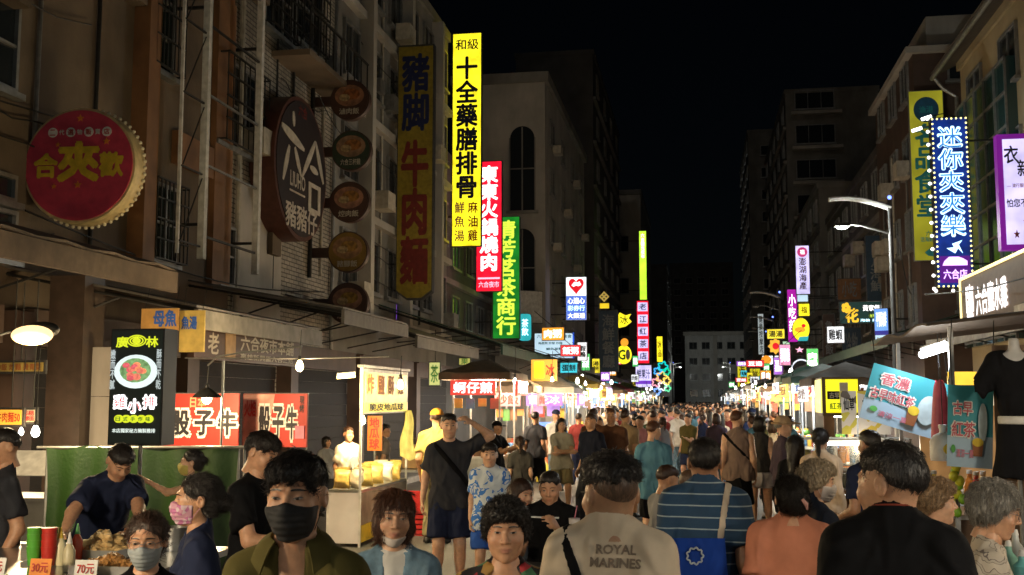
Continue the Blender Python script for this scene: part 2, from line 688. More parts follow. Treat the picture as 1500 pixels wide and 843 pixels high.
# --- head, in its own frame: face towards -y, origin at the middle of the head (m)
def head_sdf(P, fem=0.0, jaw=1.0, ears=True, nose=1.0, fat=0.0):
    x = np.abs(P[0]); M = [x, P[1], P[2]]
    d = ell(P, (0, .014, .036), (.076 - .002 * fem, .093, .084))
    d = smin(d, ell(P, (0, -.014, -.02), (.066 + .008 * fat, .078, .075)), .03)
    d = smin(d, ell(P, (0, -.022, -.066), ((.051 - .004 * fem + .012 * fat) * jaw, .058, .046)), .03)
    d = smin(d, ell(P, (0, -.062, -.094), (.022 * jaw, .022, .018)), .022)
    d = smin(d, ell(M, (.04, -.062, -.022), (.022 + .006 * fat, .018, .022)), .025)
    d = smin(d, rc(M, (.008, -.083, .036), (.042, -.07, .033), .010, .007), .014)
    d = smax(d, -ell(M, (.031, -.097, .014), (.019, .017, .011)), .012)
    d = smin(d, ell(M, (.031, -.0715, .013), (.0155, .0145, .0115)), .006)
    d = smin(d, rc(P, (0, -.084, .022), (0, -.1045 * nose - .0, -.02), .0065, .0105), .008)
    d = smin(d, ell(M, (.0125, -.094, -.0235), (.0085, .0095, .0075)), .006)
    d = smax(d, -ell(M, (.007, -.102, -.031), (.0035, .005, .0035)), .003)
    d = smin(d, ell(P, (0, -.0845, -.0525), (.0225, .0095, .0055)), .006)
    d = smin(d, ell(P, (0, -.0835, -.0635), (.0185, .0095, .0058)), .006)
    d = smax(d, -rc(M, (0, -.0955, -.0578), (.021, -.086, -.0568), .0018, .001), .004)
    if ears:
        e = ell(M, (.0795, .018, .004), (.0095, .0195, .031))
        e = smax(e, -ell(M, (.0885, .013, .006), (.006, .011, .019)), .004)
        d = smin(d, e, .008)
    return d


def head_tint(V, skin, lip, old=0.0):
    x = np.abs(V[:, 0]); y = V[:, 1]; z = V[:, 2]
    sk = np.array(skin)
    C = np.tile(sk, (len(V), 1))
    front = (y < -.05)
    def blend(mask, col, w):
        nonlocal C
        k = (mask * w)[:, None]
        C = C * (1 - k) + np.array(col) * k
    g = lambda a, b: np.clip(1 - a / b, 0, 1)
    lipd = np.sqrt((V[:, 0] / .0235) ** 2 + ((z + .058) / .0115) ** 2)
    blend(front * g(lipd, 1.25) ** .5, lip, .75)
    blend(front * g(np.sqrt(((x - .042) / .026) ** 2 + ((z + .02) / .022) ** 2), 1), sk * np.array([1.08, .86, .82]), .5)
    blend(front * g(np.sqrt((x / .016) ** 2 + ((z + .02) / .018) ** 2), 1), sk * np.array([1.06, .86, .82]), .4)
    blend(front * g(np.sqrt(((x - .031) / .024) ** 2 + ((z - .012) / .016) ** 2), 1), sk * np.array([.74, .68, .66]), .55)
    return C


def face_feature(kind, sdf, s=1, look=(0, 0), w=1.0):
    """Almond eye or brow strip laid on the face; returns V, Q, colours."""
    nu, nv = (12, 6) if kind == 'eye' else (8, 2)
    V, C = [], []
    for i in range(nu + 1):
        u = i / nu * 2 - 1
        for j in range(nv + 1):
            t = j / nv * 2 - 1
            if kind == 'eye':
                hw, up, dn = .0145 * w, .0050, .0038
                x = .0315 + hw * u
                arch = max(0.0, 1 - u * u)
                z = .0125 + u * .0018 + (up * arch ** .75 * t if t > 0 else dn * arch * t)
                ir = math.hypot((u * hw - look[0] * .004 * s) / .0058, (z - .0128 - look[1] * .002) / .0064)
                if t > .6 or arch < .06:
                    c = (.010, .007, .006)
                elif ir < .5: c = (.004, .003, .003)
                elif ir < 1: c = (.020, .010, .006)
                else: c = (.40, .35, .31)
                off = .0012
            else:
                x = .0330 + .0195 * u
                z = .0335 + .0030 * (1 - u * u) - (.0012 * u) + .0028 * t * (1 - .45 * max(u, 0)) * (.7 if abs(u) > .95 else 1)
                c = (.015, .010, .008)
                off = .0022
            V.append((x * s, -.12, z)); C.append(c)
    V = np.array(V, float)
    # drop on to the face along +y
    y = np.full(len(V), -.125)
    for _ in range(40):
        d = sdf([V[:, 0].astype(f32), y.astype(f32), V[:, 2].astype(f32)])
        y = y + np.clip(d - off, -.004, .01) * .8
    V[:, 1] = y
    Q = []
    for i in range(nu):
        for j in range(nv):
            a = i * (nv + 1) + j
            q = (a, a + nv + 1, a + nv + 2, a + 1)
            Q.append(q if s > 0 else q[::-1])
    return V, np.array(Q), np.array(C, float)


def hair_sdf(P, style, seed, locks=0, sides=False):
    x, y, z = P; ax = np.abs(x); M = [ax, y, z]
    base = ell(P, (0, .016, .038), (.084, .101, .092))
    big = smin(base, ell(P, (0, .03, -.01), (.076, .082, .07)), .03)
    face_keep = None
    d = None
    n = wob(P, seed, 90, .005, (1, 1, 3)) + wob(P, seed + 1, 190, .0022, (1, 1, 3))
    def line(ys, zs):
        return np.interp(y, ys, zs).astype(f32)
    if style == 'short':
        top = smin(base, ell(P, (0, .004, .084), (.068, .082, .044)), .03)
        hl = line([-.11, -.085, -.06, -.035, .0, .02, .05, .09], [.066, .068, .066, .012, .014, .004, -.035, -.05]) + .006 * np.sin(x * 150 + seed) * (y < -.05)
        d = smax(top + .012 * np.clip(1 - (z - hl) / .06, 0, 1) * (y > -.04), hl - z, .004)
    elif style == 'fringe':                       # short with hair falling on the brow
        top = smin(base, ell(P, (0, -.012, .080), (.076, .082, .047)), .03) - .001
        hl = line([-.12, -.075, -.055, -.03, .0, .02, .05, .1], [.058, .058, .040, .008, .010, .0, -.04, -.055]) + (.008 * np.sin(x * 140 + seed) + .005 * np.sin(x * 330 + seed * 2)) * (y < -.05)
        d = smax(top + .010 * np.clip(1 - (z - hl) / .06, 0, 1) * (y > -.04), hl - z, .005)
    elif style == 'undercut':                     # thick on top, shaved beneath
        top = smin(ell(P, (0, .012, .072), (.082, .102, .066)), ell(P, (-.012, -.055, .082), (.07, .058, .042)), .03)
        d = smax(top, line([-.12, -.07, -.04, .1], [.056, .054, .05, .05]) - z + .004 * np.sin(x * 160), .006)
        if sides:
            return smax(base + .0075, line([-.1, -.06, -.03, .0, .03, .06, .1], [.07, .06, .012, .016, .0, -.045, -.06]) - z, .004)
        sh = 1.0; _ = smax(base + .006, line([-.1, -.06, -.03, .0, .03, .06, .1], [.07, .06, .012, .016, .0, -.045, -.06]) - z, .006)

    elif style == 'back':                         # combed back, tied
        hl = line([-.11, -.08, -.055, -.03, .0, .03, .06, .11], [.074, .074, .045, .01, .0, -.02, -.065, -.08])
        d = smax(base - .001 + .009 * np.clip(1 - (z - hl) / .05, 0, 1), hl - z, .005)
        d = smin(d, smax(ell(P, (0, .045, -.02), (.07, .06, .06)), y * -1 + .01, .01), .015)
        n = n * .6
    elif style == 'bob':
        d = smin(big, ell(P, (0, .012, -.035), (.092, .088, .085)), .03) - .003
        cut = ell(P, (.010, -.095, -.03), (.054, .075, .085))     # the face shows between the curtains
        d = smax(d, -cut, .012)
        d = smax(d, -.112 - z, .006)
        d = smax(d, -ell(P, (0, -.03, -.12), (.062, .085, .06)), .01)
    elif style == 'perm':
        d = smin(smin(base - .008, ell(P, (0, .03, -.01), (.088, .085, .075)), .03), ell(P, (0, -.03, .085), (.078, .066, .042)), .03)
        hl = line([-.12, -.07, -.045, -.02, .02, .06, .11], [.066, .06, .026, -.012, -.03, -.062, -.07])
        d = smax(d, hl - z, .012)
        n = wob(P, seed, 120, .010) + wob(P, seed + 3, 220, .004)
    elif style == 'crop':                         # older woman's short full hair
        d = smin(base - .010, ell(P, (0, .025, -.005), (.092, .09, .078)), .03)
        hl = line([-.12, -.07, -.05, -.025, .01, .05, .11], [.058, .054, .03, -.018, -.045, -.085, -.09])
        d = smax(d, hl - z, .012)
        n = wob(P, seed, 70, .007, (1, 1, 2)) + wob(P, seed + 3, 180, .003)
    elif style == 'long':
        d = smin(big, rc(P, (0, .06, 0), (0, .105, -.27), .085, .05), .04)
        d = smin(d, rc(M, (.072, .02, -.01), (.085, .02, -.2), .028, .02), .02)
        hl = line([-.12, -.07, -.045, -.02, .0], [.066, .05, -.0, -.06, -.5])
        d = smax(d, hl - z, .012)
    elif style == 'pony':
        hl = line([-.11, -.08, -.055, -.03, .0, .03, .06, .11], [.074, .074, .045, .01, .0, -.02, -.065, -.08])
        d = smax(base - .002, hl - z, .008)
        d = smin(d, rc(P, (0, .10, .05), (0, .15, .02), .02, .03), .012)
        d = smin(d, rc(P, (0, .15, .02), (0, .135, -.16), .032, .014), .02)
    elif style == 'buzz':
        hl = line([-.11, -.085, -.06, -.035, .0, .03, .06, .1], [.07, .07, .06, .014, .014, -.01, -.045, -.05])
        d = smax(base + .006, hl - z, .005); n = n * .2
    if style in ('bun',):
        pass
    if locks and style in ('short', 'fringe', 'undercut', 'bob', 'crop'):
        r = np.random.default_rng(seed + 50)
        for _ in range(locks):
            th = r.uniform(0, 6.283); ph = r.uniform(.05, 1.0)
            p = np.array([.078 * math.sin(ph) * math.cos(th), .016 + .094 * math.sin(ph) * math.sin(th), .04 + .088 * math.cos(ph)])
            t = np.array([r.normal() * .5, -.8 if style != 'undercut' else -.6, -.15 + r.normal() * .3])
            nr = p - np.array([0, .016, .04]); nr /= np.linalg.norm(nr)
            t = t - nr * (t @ nr); t /= np.linalg.norm(t) + 1e-6
            e = p + t * r.uniform(.03, .05) + nr * r.uniform(-.008, .004)
            if (e[2] < .055 and e[1] < .0) or (style == 'short' and r.random() < .6): continue
            d = smin(d, rc(P, p, e, .009, .003), .008)
    if style in ('short', 'fringe', 'bob'): n = n * .55 + .003
    return d + n


def two_bone(S, T, l1, l2, pole):
    S, T = np.array(S, float), np.array(T, float)
    v = T - S; L = np.linalg.norm(v)
    if L > (l1 + l2) * .995:
        T = S + v / L * (l1 + l2) * .995; v = T - S; L = np.linalg.norm(v)
    u = v / L
    a = (l1 * l1 - l2 * l2 + L * L) / (2 * L)
    h = math.sqrt(max(l1 * l1 - a * a, 0))
    p = np.array(pole, float); p = p - u * (p @ u); p /= np.linalg.norm(p) + 1e-9
    return S + u * a + p * h, T


SKIN = (0.53, 0.285, 0.165)


class Fig:
    """Joints of a figure that faces -y; left is +x."""
    def __init__(s, H, fem=False, lean=0.0, tilt=0.0, wide=1.0, armL=None, armR=None, seat=None, stride=0.0, head=(0, 0, 0), belly=0.0,
                 poleL=None, poleR=None, kid=False, splay=0.05, neckf=0.0, drop=0.0):
        s.H, s.fem, s.wide, s.belly, s.kid = H, fem, wide, belly, kid
        up = np.array([math.sin(tilt), -math.sin(lean) * math.cos(tilt), math.cos(lean) * math.cos(tilt)])
        s.u = up
        s.fw = np.array([0, -math.cos(lean), -math.sin(lean)])
        s.sx = np.cross(up, s.fw) * -1
        s.sx /= np.linalg.norm(s.sx)
        if s.sx[0] < 0: s.sx = -s.sx
        hz = (seat if seat is not None else .515 * H)
        # when the trunk leans the hip shifts back a little and the crown drops
        s.hip = np.array([0, math.sin(lean) * .10 * H, hz])
        sc = (.92 if fem else 1.0)
        s.shw = .090 * H * sc * wide
        s.hpw = .052 * H * (1.06 if fem else 1)
        s.th = .280 * H                                    # hip to shoulder line
        s.shc = s.hip + up * s.th
        s.sh = {1: s.shc + s.sx * s.shw, -1: s.shc - s.sx * s.shw}
        s.neck = s.hip + up * (.328 * H)
        hs = .232 / 1.0
        s.hscale = (H * .137 if not kid else H * .155) / .232
        hy, hp, hr = head
        s.hc = s.neck + up * (.052 * H) + np.array([0, -.012 - neckf, .012 * H]) + np.array([0, -math.sin(lean) * .03, 0])
        s.Rh = np.array(Matrix.Rotation(hy, 3, 'Z') @ Matrix.Rotation(-hp, 3, 'X') @ Matrix.Rotation(hr, 3, 'Y'))
        # make the crown land on H when upright
        if seat is None and lean < .2:
            s.hc[2] = H - drop - .121 * s.hscale
        s.L1, s.L2 = .172 * H, .148 * H
        s.arm = {}
        for k, T, pole in ((1, armL, poleL), (-1, armR, poleR)):
            S = s.sh[k]
            if T is None:
                T = (.125 * H * (.4 + .6 * wide) * sc * k, -.03 * H, hz - .015 * H) if seat is None else (.08 * k, -.3, hz + .1)
            pl = pole if pole is not None else (.12 * k, .9, -.2)
            E, Wp = two_bone(S, T, s.L1, s.L2, pl)
            s.arm[k] = (S, E, Wp)
        s.leg = {}
        for k in (1, -1):
            Hp = s.hip + np.array([s.hpw * k, 0, 0])
            if seat is None:
                off = stride * k
                A = np.array([s.hpw * k * (1 + splay * 6), off * .5, .045 * H + max(0, off) * .12])
                Kn, A = two_bone(Hp, A, .245 * H, .235 * H, (0, -1, 0))
            else:
                Kn = Hp + np.array([.05 * k, -.235 * H, .0])
                A = np.array([Kn[0], Kn[1] + .02, .07])
            s.leg[k] = (Hp, Kn, A)

    def tor(s, P, extra=0.0, flat=.64, straight=0.0):
        H, w = s.H, s.wide
        q = [P[i] - s.hip[i] for i in range(3)]
        X = q[0] * s.sx[0] + q[1] * s.sx[1] + q[2] * s.sx[2]
        Yf = -(q[0] * s.fw[0] + q[1] * s.fw[1] + q[2] * s.fw[2])
        Z = q[0] * s.u[0] + q[1] * s.u[1] + q[2] * s.u[2]
        S = [X, Yf / flat, Z]
        f = s.fem
        rp = (.090 if f else .084) * H * (.5 + .5 * w); rw = (.066 if f else .075) * H * w; rch = (.077 if f else .085) * H * w
        rw = rw + (max(rp, rch) - rw) * straight
        d = rc(S, (0, .01, -.01 * H), (0, 0, .10 * H), rp, rw)
        d = smin(d, rc(S, (0, 0, .10 * H), (0, .0, .205 * H), rw, rch), .03)
        d = smin(d, rc(S, (-.05 * H * w, 0, .235 * H), (.05 * H * w, 0, .235 * H), .052 * H, .052 * H), .05)
        if s.belly:
            d = smin(d, ell(S, (0, -.06 - .1 * s.belly, .09 * H), (.09 * H * w, .09, .085 * H)), .06)
        if f and not s.kid:
            d = smin(d, ell([np.abs(X), S[1], Z], (.036 * H, -.085, .185 * H), (.046 * H, .06, .046 * H)), .05)
        s._last = (X, Yf, Z)
        return (d * (.5 + .5 * flat)) - extra

    def body(s, v, hands=True, hv=.0065, skin=SKIN):
        H = s.H
        allp = [s.hip, s.shc, s.hc] + [p for k in (1, -1) for p in s.arm[k]] + [p for k in (1, -1) for p in s.leg[k]]
        A = np.array(allp)
        lo = A.min(0) - [.22, .2, 0]; hi = A.max(0) + [.22, .2, 0.02]
        lo[2] = 0.0 - v; lo[1] -= .08
        P, l0 = G(lo, hi, v)
        d = s.tor(P)
        sl = s.fem * .15
        for k in (1, -1):
            S, E, Wp = s.arm[k]
            a = rc(P, S, E, .033 * H * (1 - sl), .0255 * H * (1 - sl))
            a = smin(a, rc(P, E, Wp, .0265 * H * (1 - sl), .0165 * H * (1 - sl)), .02)
            if not hands:
                dr = (Wp - E) / np.linalg.norm(Wp - E)
                a = smin(a, rc(P, Wp, Wp + dr * .085 * H / 1.7 * 1.7, .022, .016), .015)
            d = smin(d, a, .04)
            Hp, Kn, An = s.leg[k]
            l = rc(P, Hp, Kn, .050 * H, .034 * H)
            l = smin(l, rc(P, Kn, An, .0335 * H, .021 * H), .025)
            mid = Kn + (An - Kn) * .3 + np.array([0, .014, 0])
            l = smin(l, ell(P, mid, (.031 * H, .036 * H, .06 * H)), .03)
            l = smin(l, rc(P, An + np.array([0, .02, -.022 * H]), An + np.array([.012 * k, -.13 * H / 1.7 * 1.0, -.034 * H]), .020 * H, .015 * H), .02)
            d = smin(d, l, .03)
        nk = rc(P, s.neck - s.u * .05 * H, s.hc - np.array([0, -.012, .05]), .035 * H * (.9 if s.fem else 1), .031 * H * (.88 if s.fem else 1))
        d = smin(d, s._slope(P, 0, -.012), .03)
        d = smin(d, nk, .04)
        V, Q = nets(d, l0, v)
        out = [(V, Q, np.tile(np.array(skin), (len(V), 1)))]
        if hands:
            for k in (1, -1):
                out.append(s.hand(k, hv, skin))
        return out

    def hand(s, k, v, skin, curl=None):
        S, E, Wp = s.arm[k]
        d0 = (Wp - E) / np.linalg.norm(Wp - E)
        side = s.grip.get(k, {}) if hasattr(s, 'grip') else {}
        n = np.array(side.get('n', (-k * 1.0, 0, 0)), float)            # palm looks this way
        n = n - d0 * (n @ d0); n /= np.linalg.norm(n) + 1e-9
        t = np.cross(d0, n) * k
        if side.get('thumb') is not None and (t @ np.array(side['thumb'])) < 0: t = -t
        elif side.get('thumb') is None and t[1] > 0: t = -t
        c = side.get('curl', .55)
        sz = s.H / 1.7
        ext = .22
        P, l0 = G(Wp - ext * .75 * sz, Wp + ext * sz * np.array([1, 1, 1]), v)
        d = None
        fl = [(.030, .082, .075), (.010, .088, .083), (-.010, .084, .077), (-.029, .074, .062)]
        base = Wp - d0 * .01
        for (o, pl, fl_) in fl:
            kn = Wp + (d0 * pl + t * o) * sz
            m = rc(P, base + t * o * .5 * sz, kn, .0165 * sz, .0115 * sz)
            d = m if d is None else smin(d, m, .010)
        for (o, pl, fl_) in fl:
            kn = Wp + (d0 * pl + t * o) * sz
            a = c * .9; d1 = d0 * math.cos(a) + n * math.sin(a)
            p1 = kn + d1 * fl_ * .5 * sz
            a2 = c * 2.0; d2 = d0 * math.cos(a2) + n * math.sin(a2)
            p2 = p1 + d2 * fl_ * .5 * sz
            fg = np.minimum(rc(P, kn, p1, .0098 * sz, .0088 * sz), rc(P, p1, p2, .0088 * sz, .0072 * sz))
            d = smin(d, fg, .004)
        b0 = Wp + (d0 * .02 + t * .018) * sz
        b1 = b0 + (d0 * .035 + t * .028 + n * .012) * sz
        b2 = b1 + (d0 * .032 + t * .006 + n * .012) * sz
        d = smin(d, smin(rc(P, b0, b1, .015 * sz, .0115 * sz), rc(P, b1, b2, .0112 * sz, .0085 * sz), .004), .008)
        d = smin(d, rc(P, Wp - d0 * .05, Wp, .0185 * sz, .0195 * sz), .012)
        V, Q = nets(d, l0, v)
        return V, Q, np.tile(np.array(skin), (len(V), 1))

    # --- clothing
    def top_sdf(s, P, sleeve='short', loose=.016, hem=-.05, neck='crew', seed=1, folds=.009, fold_on=True):
        H = s.H
        d = s.tor(P, .010 + loose * .8, straight=.75)
        X, Yf, Z = s._last
        for k in (1, -1):
            Hp, Kn, An = s.leg[k]
            d = smin(d, rc([P[0], P[1] / .8, P[2]], (s.hip[0], s.hip[1] / .8, s.hip[2] + .03), (s.hip[0], s.hip[1] / .8 - .02, s.hip[2] - .12), .085 * H, .085 * H) * .85, .03)
            d = smin(d, rc(P, Hp + np.array([0, 0, .03]), Hp + (Kn - Hp) * .4, .050 * H + .022 + loose * .3, .050 * H + .022 + loose * .3), .05)
        for k in (1, -1):
            S, E, Wp = s.arm[k]
            if sleeve == 'none':
                continue
            dr = (E - S) / np.linalg.norm(E - S)
            ra = .0365 * H + loose * .4
            sl = s.fem * .15
            if sleeve == 'short':
                c = S + (E - S) * .74
                a = rc(P, S, S + (E - S) * .95, ra, .038 * H + loose * .9)
                a = np.maximum(a, (P[0] - c[0]) * dr[0] + (P[1] - c[1]) * dr[1] + (P[2] - c[2]) * dr[2])
            elif sleeve == 'cap':
                c = S + (E - S) * .35
                a = rc(P, S, S + (E - S) * .6, ra * .95, .04 * H)
                a = np.maximum(a, (P[0] - c[0]) * dr[0] + (P[1] - c[1]) * dr[1] + (P[2] - c[2]) * dr[2])
            else:
                a = rc(P, S, E, ra, .031 * H + loose * .5)
                d2 = (Wp - E) / np.linalg.norm(Wp - E)
                c = Wp - d2 * .01
                b = rc(P, E, Wp, .031 * H + loose * .5, .023 * H + loose * .4)
                b = np.maximum(b, (P[0] - c[0]) * d2[0] + (P[1] - c[1]) * d2[1] + (P[2] - c[2]) * d2[2])
                a = smin(a, b, .02)
            d = smin(d, a, .035)
        d = smin(d, s._slope(P, loose), .035)
        d = smin(d, rc(P, s.neck - s.u * .06 * H, s.hc - np.array([0, -.012, .05]), .037 * H + .006, .032 * H + .006), .045)
        if fold_on and folds:
            w1 = .5 - np.abs(wob([X, Yf, Z], seed, 11, 1.0, (1, 1, 2.2)))
            w2 = .4 - np.abs(wob([X + Z * .5, Yf, Z], seed + 9, 24, 1.0, (1, 1, 3)))
            w1 = (w1 * 1.1 + w2 * .6) * folds * 2.6; w2 = 0
            low = np.clip((.32 * H - Z) / (.12 * H), .15, 1.15)
            d = d + (w1 + w2) * low
        h = hem * H
        ripple = wob([X, Yf, Z * 0], seed + 4, 12, .006)
        d = np.maximum(d, h - Z + ripple)
        # neck opening
        nb = s.neck
        dn = np.maximum(np.sqrt(X ** 2 + (Yf + .022) ** 2) - .041 * H, (.328 * H + .020 * H + .55 * Yf) - Z)
        if neck == 'v':
            dn = np.minimum(dn, ell([X, Yf, Z], (0, -.085, .305 * H), (.040, .085, .115)))
        elif neck == 'scoop':
            dn = np.minimum(dn, ell([X, Yf, Z], (0, -.07, .30 * H), (.075, .075, .06)))
        d = smax(d, -dn, .008)
        if sleeve == 'none':                             # arm holes
            for k in (1, -1):
                S = s.sh[k]
                d = smax(d, -ell(P, S + s.sx * k * .035 + np.array([0, 0, -.01]), (.055, .13, .115)), .01)
        return d

    def _slope(s, P, loose, r=.0):
        H = s.H
        a = s.neck + s.u * .002 * H
        o = None
        for k in (1, -1):
            mid = a * .5 + s.sh[k] * .5 + s.u * .004 * H
            t = np.minimum(rc(P, a, mid, .028 * H + r, .029 * H + loose * .2 + r), rc(P, mid, s.sh[k] - s.u * .004 * H, .029 * H + loose * .2 + r, .034 * H + loose * .4 + r))
            o = t if o is None else np.minimum(o, t)
        return o

    def _box(s, pts, pad):
        A = np.array(pts)
        return A.min(0) - pad, A.max(0) + pad

    def top(s, v, **k):
        lo, hi = s._box([s.hip + s.u * k.get('hem', -.05) * s.H - s.u * .05, s.shc, s.neck, s.sh[1], s.sh[-1]] + [s.arm[q][1] for q in (1, -1)] +
                        ([s.arm[q][2] for q in (1, -1)] if k.get('sleeve') == 'long' else []), np.array([.16, .26, .09]))
        P, l0 = G(lo, hi, v)
        return nets(s.top_sdf(P, **k), l0, v)

    def strap(s, v, n, off, width, **k):
        """A band round the trunk: the slab with normal n through the chest, just proud of the top."""
        lo, hi = s._box([s.hip - s.u * .08, s.neck], np.array([.26, .26, .06]))
        P, l0 = G(lo, hi, v)
        d = s.tor(P, .012 + k.get('loose', .016) + .004, straight=.75)
        X, Yf, Z = s._last
        d = smin(d, s._slope(P, k.get('loose', .016)) - .004, .04)
        n = np.array(n, float); n /= np.linalg.norm(n)
        sl = np.abs(X * n[0] + Yf * n[1] + (Z - .2 * s.H) * n[2] - off) - width / 2
        d = np.maximum(d - .004, sl)
        d = np.maximum(d, Z - .345 * s.H)
        return nets(d, l0, v)

    def bottom_sdf(s, P, kind='shorts', hem=None, loose=.014, seed=3):
        H = s.H
        q = s.tor(P, .010)
        X, Yf, Z = s._last
        d = np.maximum(q, Z - .06 * H)
        if kind == 'skirt':
            Hp = s.hip
            hz = hem if hem is not None else .30 * H
            c = rc([P[0], P[1] / .75, P[2]], (Hp[0], Hp[1] / .75, Hp[2] + .05 * H), (Hp[0], Hp[1] / .75, hz - .1), .085 * H, .125 * H)
            d = smin(d, np.maximum(c, P[2] - Hp[2] - .05 * H), .02)
            d = d + wob([P[0], P[1], P[2] * .15], seed, 30, .010)
            return np.maximum(d, hz - P[2])
        for k in (1, -1):
            Hp, Kn, An = s.leg[k]
            a = rc(P, Hp, Kn, .050 * H + loose * .8, .044 * H + loose)
            if kind == 'shorts':
                dr = (Kn - Hp) / np.linalg.norm(Kn - Hp)
                c = Hp + (Kn - Hp) * (hem if hem is not None else .85)
                a = rc(P, Hp, Kn, .051 * H + loose * .8, .050 * H + loose * 1.5)
                a = np.maximum(a, (P[0] - c[0]) * dr[0] + (P[1] - c[1]) * dr[1] + (P[2] - c[2]) * dr[2])
            else:
                a = smin(a, np.maximum(rc(P, Kn, An, .044 * H + loose, .034 * H + loose), .055 * H - P[2]), .02)
            d = smin(d, a, .025)
        d = d + wob(P, seed, 18, .005, (1, 1, 2)) + wob(P, seed + 2, 40, .003, (1, 1, 2))
        return d

    def bottom(s, v, **k):
        lo, hi = s._box([s.hip + s.u * .1] + [p for q in (1, -1) for p in s.leg[q]], np.array([.17, .2, .05]))
        P, l0 = G(lo, hi, v)
        return nets(s.bottom_sdf(P, **k), l0, v)

    def shoes(s, v):
        out = []
        for k in (1, -1):
            Hp, Kn, An = s.leg[k]
            lo, hi = An + [-.08, -.2, -.09], An + [.08, .1, .06]
            P, l0 = G(lo, hi, v)
            H = s.H
            d = rc(P, An + np.array([0, .025, -.022 * H]), An + np.array([.012 * k, -.14 * H / 1.7, -.03 * H]), .026 * H, .021 * H)
            d = smin(d, rc(P, An + np.array([0, .012, -.02 * H]), An + np.array([0, .008, .0]), .026 * H, .026 * H), .02)
            d = np.maximum(d, (An[2] - .042 * H) - P[2])
            d = np.maximum(d, P[2] - An[2] - .012)
            out.append(nets(d, l0, v))
        return out

    def headmat(s):
        M = np.eye(4); M[:3, :3] = s.Rh * s.hscale; M[:3, 3] = s.hc
        return M


def xf(M, V):
    return V @ M[:3, :3].T + M[:3, 3]


def strands(root, V, Q, F, style, m, n, seed):
    """Single hairs lying on the hair mass, so that its outline and parting break up."""
    r = np.random.default_rng(seed)
    V = np.asarray(V, float)
    N = np.zeros_like(V)
    fn = np.cross(V[Q[:, 2]] - V[Q[:, 0]], V[Q[:, 3]] - V[Q[:, 1]])
    for k in range(4): np.add.at(N, Q[:, k], fn)
    N /= np.linalg.norm(N, axis=1)[:, None] + 1e-9
    i = r.integers(0, len(V), n)
    p, nn = V[i] + r.normal(size=(n, 3)) * .003, N[i]
    Rh, hc, sc = F.Rh, F.hc, F.hscale
    w = lambda v: Rh @ np.array(v) * sc + hc
    if style in ('back', 'pony'): t = w((0, .13, .0)) - p
    elif style in ('bob', 'long', 'crop'): t = np.tile(Rh @ np.array([0, -.15, -1.0]), (n, 1)) + (p - hc) * np.array([2, 2, 0])
    elif style == 'perm': t = r.normal(size=(n, 3))
    else: t = (p - w((.015, .035, .13))) + Rh @ np.array([0, -.03, 0])
    t = t + r.normal(size=(n, 3)) * .18 * np.linalg.norm(t, axis=1)[:, None] * .6
    t -= nn * np.sum(t * nn, 1)[:, None]
    t /= np.linalg.norm(t, axis=1)[:, None] + 1e-9
    Lh = {'short': .024, 'fringe': .030, 'undercut': .030, 'buzz': .006, 'back': .05, 'pony': .05, 'bob': .05, 'long': .06, 'crop': .035, 'perm': .028}.get(style, .025) * r.uniform(.5, 1.2, n)
    lift = {'undercut': .2, 'short': .08, 'fringe': .08, 'back': .05, 'bob': .08, 'long': .08, 'perm': .45, 'crop': .2}.get(style, .1) * r.uniform(.2, 1.3, n)
    K = 6
    pts = np.zeros((n, K, 3))
    b = np.cross(nn, t)
    for k in range(K):
        u = k / (K - 1)
        if style == 'perm':
            a = u * 4.5
            pts[:, k] = p + (t * np.sin(a)[..., None] + nn * (1 - np.cos(a)) * .6 + b * u * .5) * (Lh * .20)[:, None] - nn * .002
        else:
            pts[:, k] = p - nn * .003 + t * (Lh * u)[:, None] + nn * (Lh * lift * (u - .75 * u * u) * 1.6)[:, None] + b * (Lh * .12 * np.sin(u * 3 + i))[:, None]
    cu = bpy.data.hair_curves.new('hair_strands')
    cu.add_curves([K] * n)
    cu.attributes['position'].data.foreach_set('vector', pts.astype(f32).ravel())
    ra = cu.attributes.get('radius') or cu.attributes.new('radius', 'FLOAT', 'POINT')
    ra.data.foreach_set('value', np.tile(np.array([.00085, .0009, .0008, .0007, .0005, .0002], f32), n))
    cu.materials.append(m)
    o = bpy.data.objects.new('hair_strands', cu)
    COL.objects.link(o); o.parent = root
    return o

LENS = mat('lens glass', (.05, .05, .05), .05, var=0)
LENS.node_tree.nodes['Principled BSDF'].inputs['Alpha'].default_value = .12
SKINM = tintmat('skin', rough=0.42, sss=0.12, bump=0.22, bscale=300, spec=0.4)
HAIRC = {'black': hairmat('black hair', (0.016, 0.012, 0.010)), 'brown': hairmat('dark brown hair', (0.040, 0.018, 0.010)),
         'auburn': hairmat('auburn hair', (0.085, 0.032, 0.014)), 'grey': hairmat('grey hair', (0.20, 0.185, 0.16)),
         'dyed': hairmat('faded light brown hair', (0.26, 0.165, 0.085)), 'ash': hairmat('ash blond hair', (0.33, 0.26, 0.17)),
         'stubble': hairmat('shaved hair', (0.095, 0.056, 0.036))}
LOD = [dict(v=.017, c=.0135, h=.0047, hv=.0066, hair=.0052), dict(v=.025, c=.0205, h=.008, hv=.0095, hair=.0095), dict(v=.034, c=.031, h=.015, hv=.02, hair=.017)]


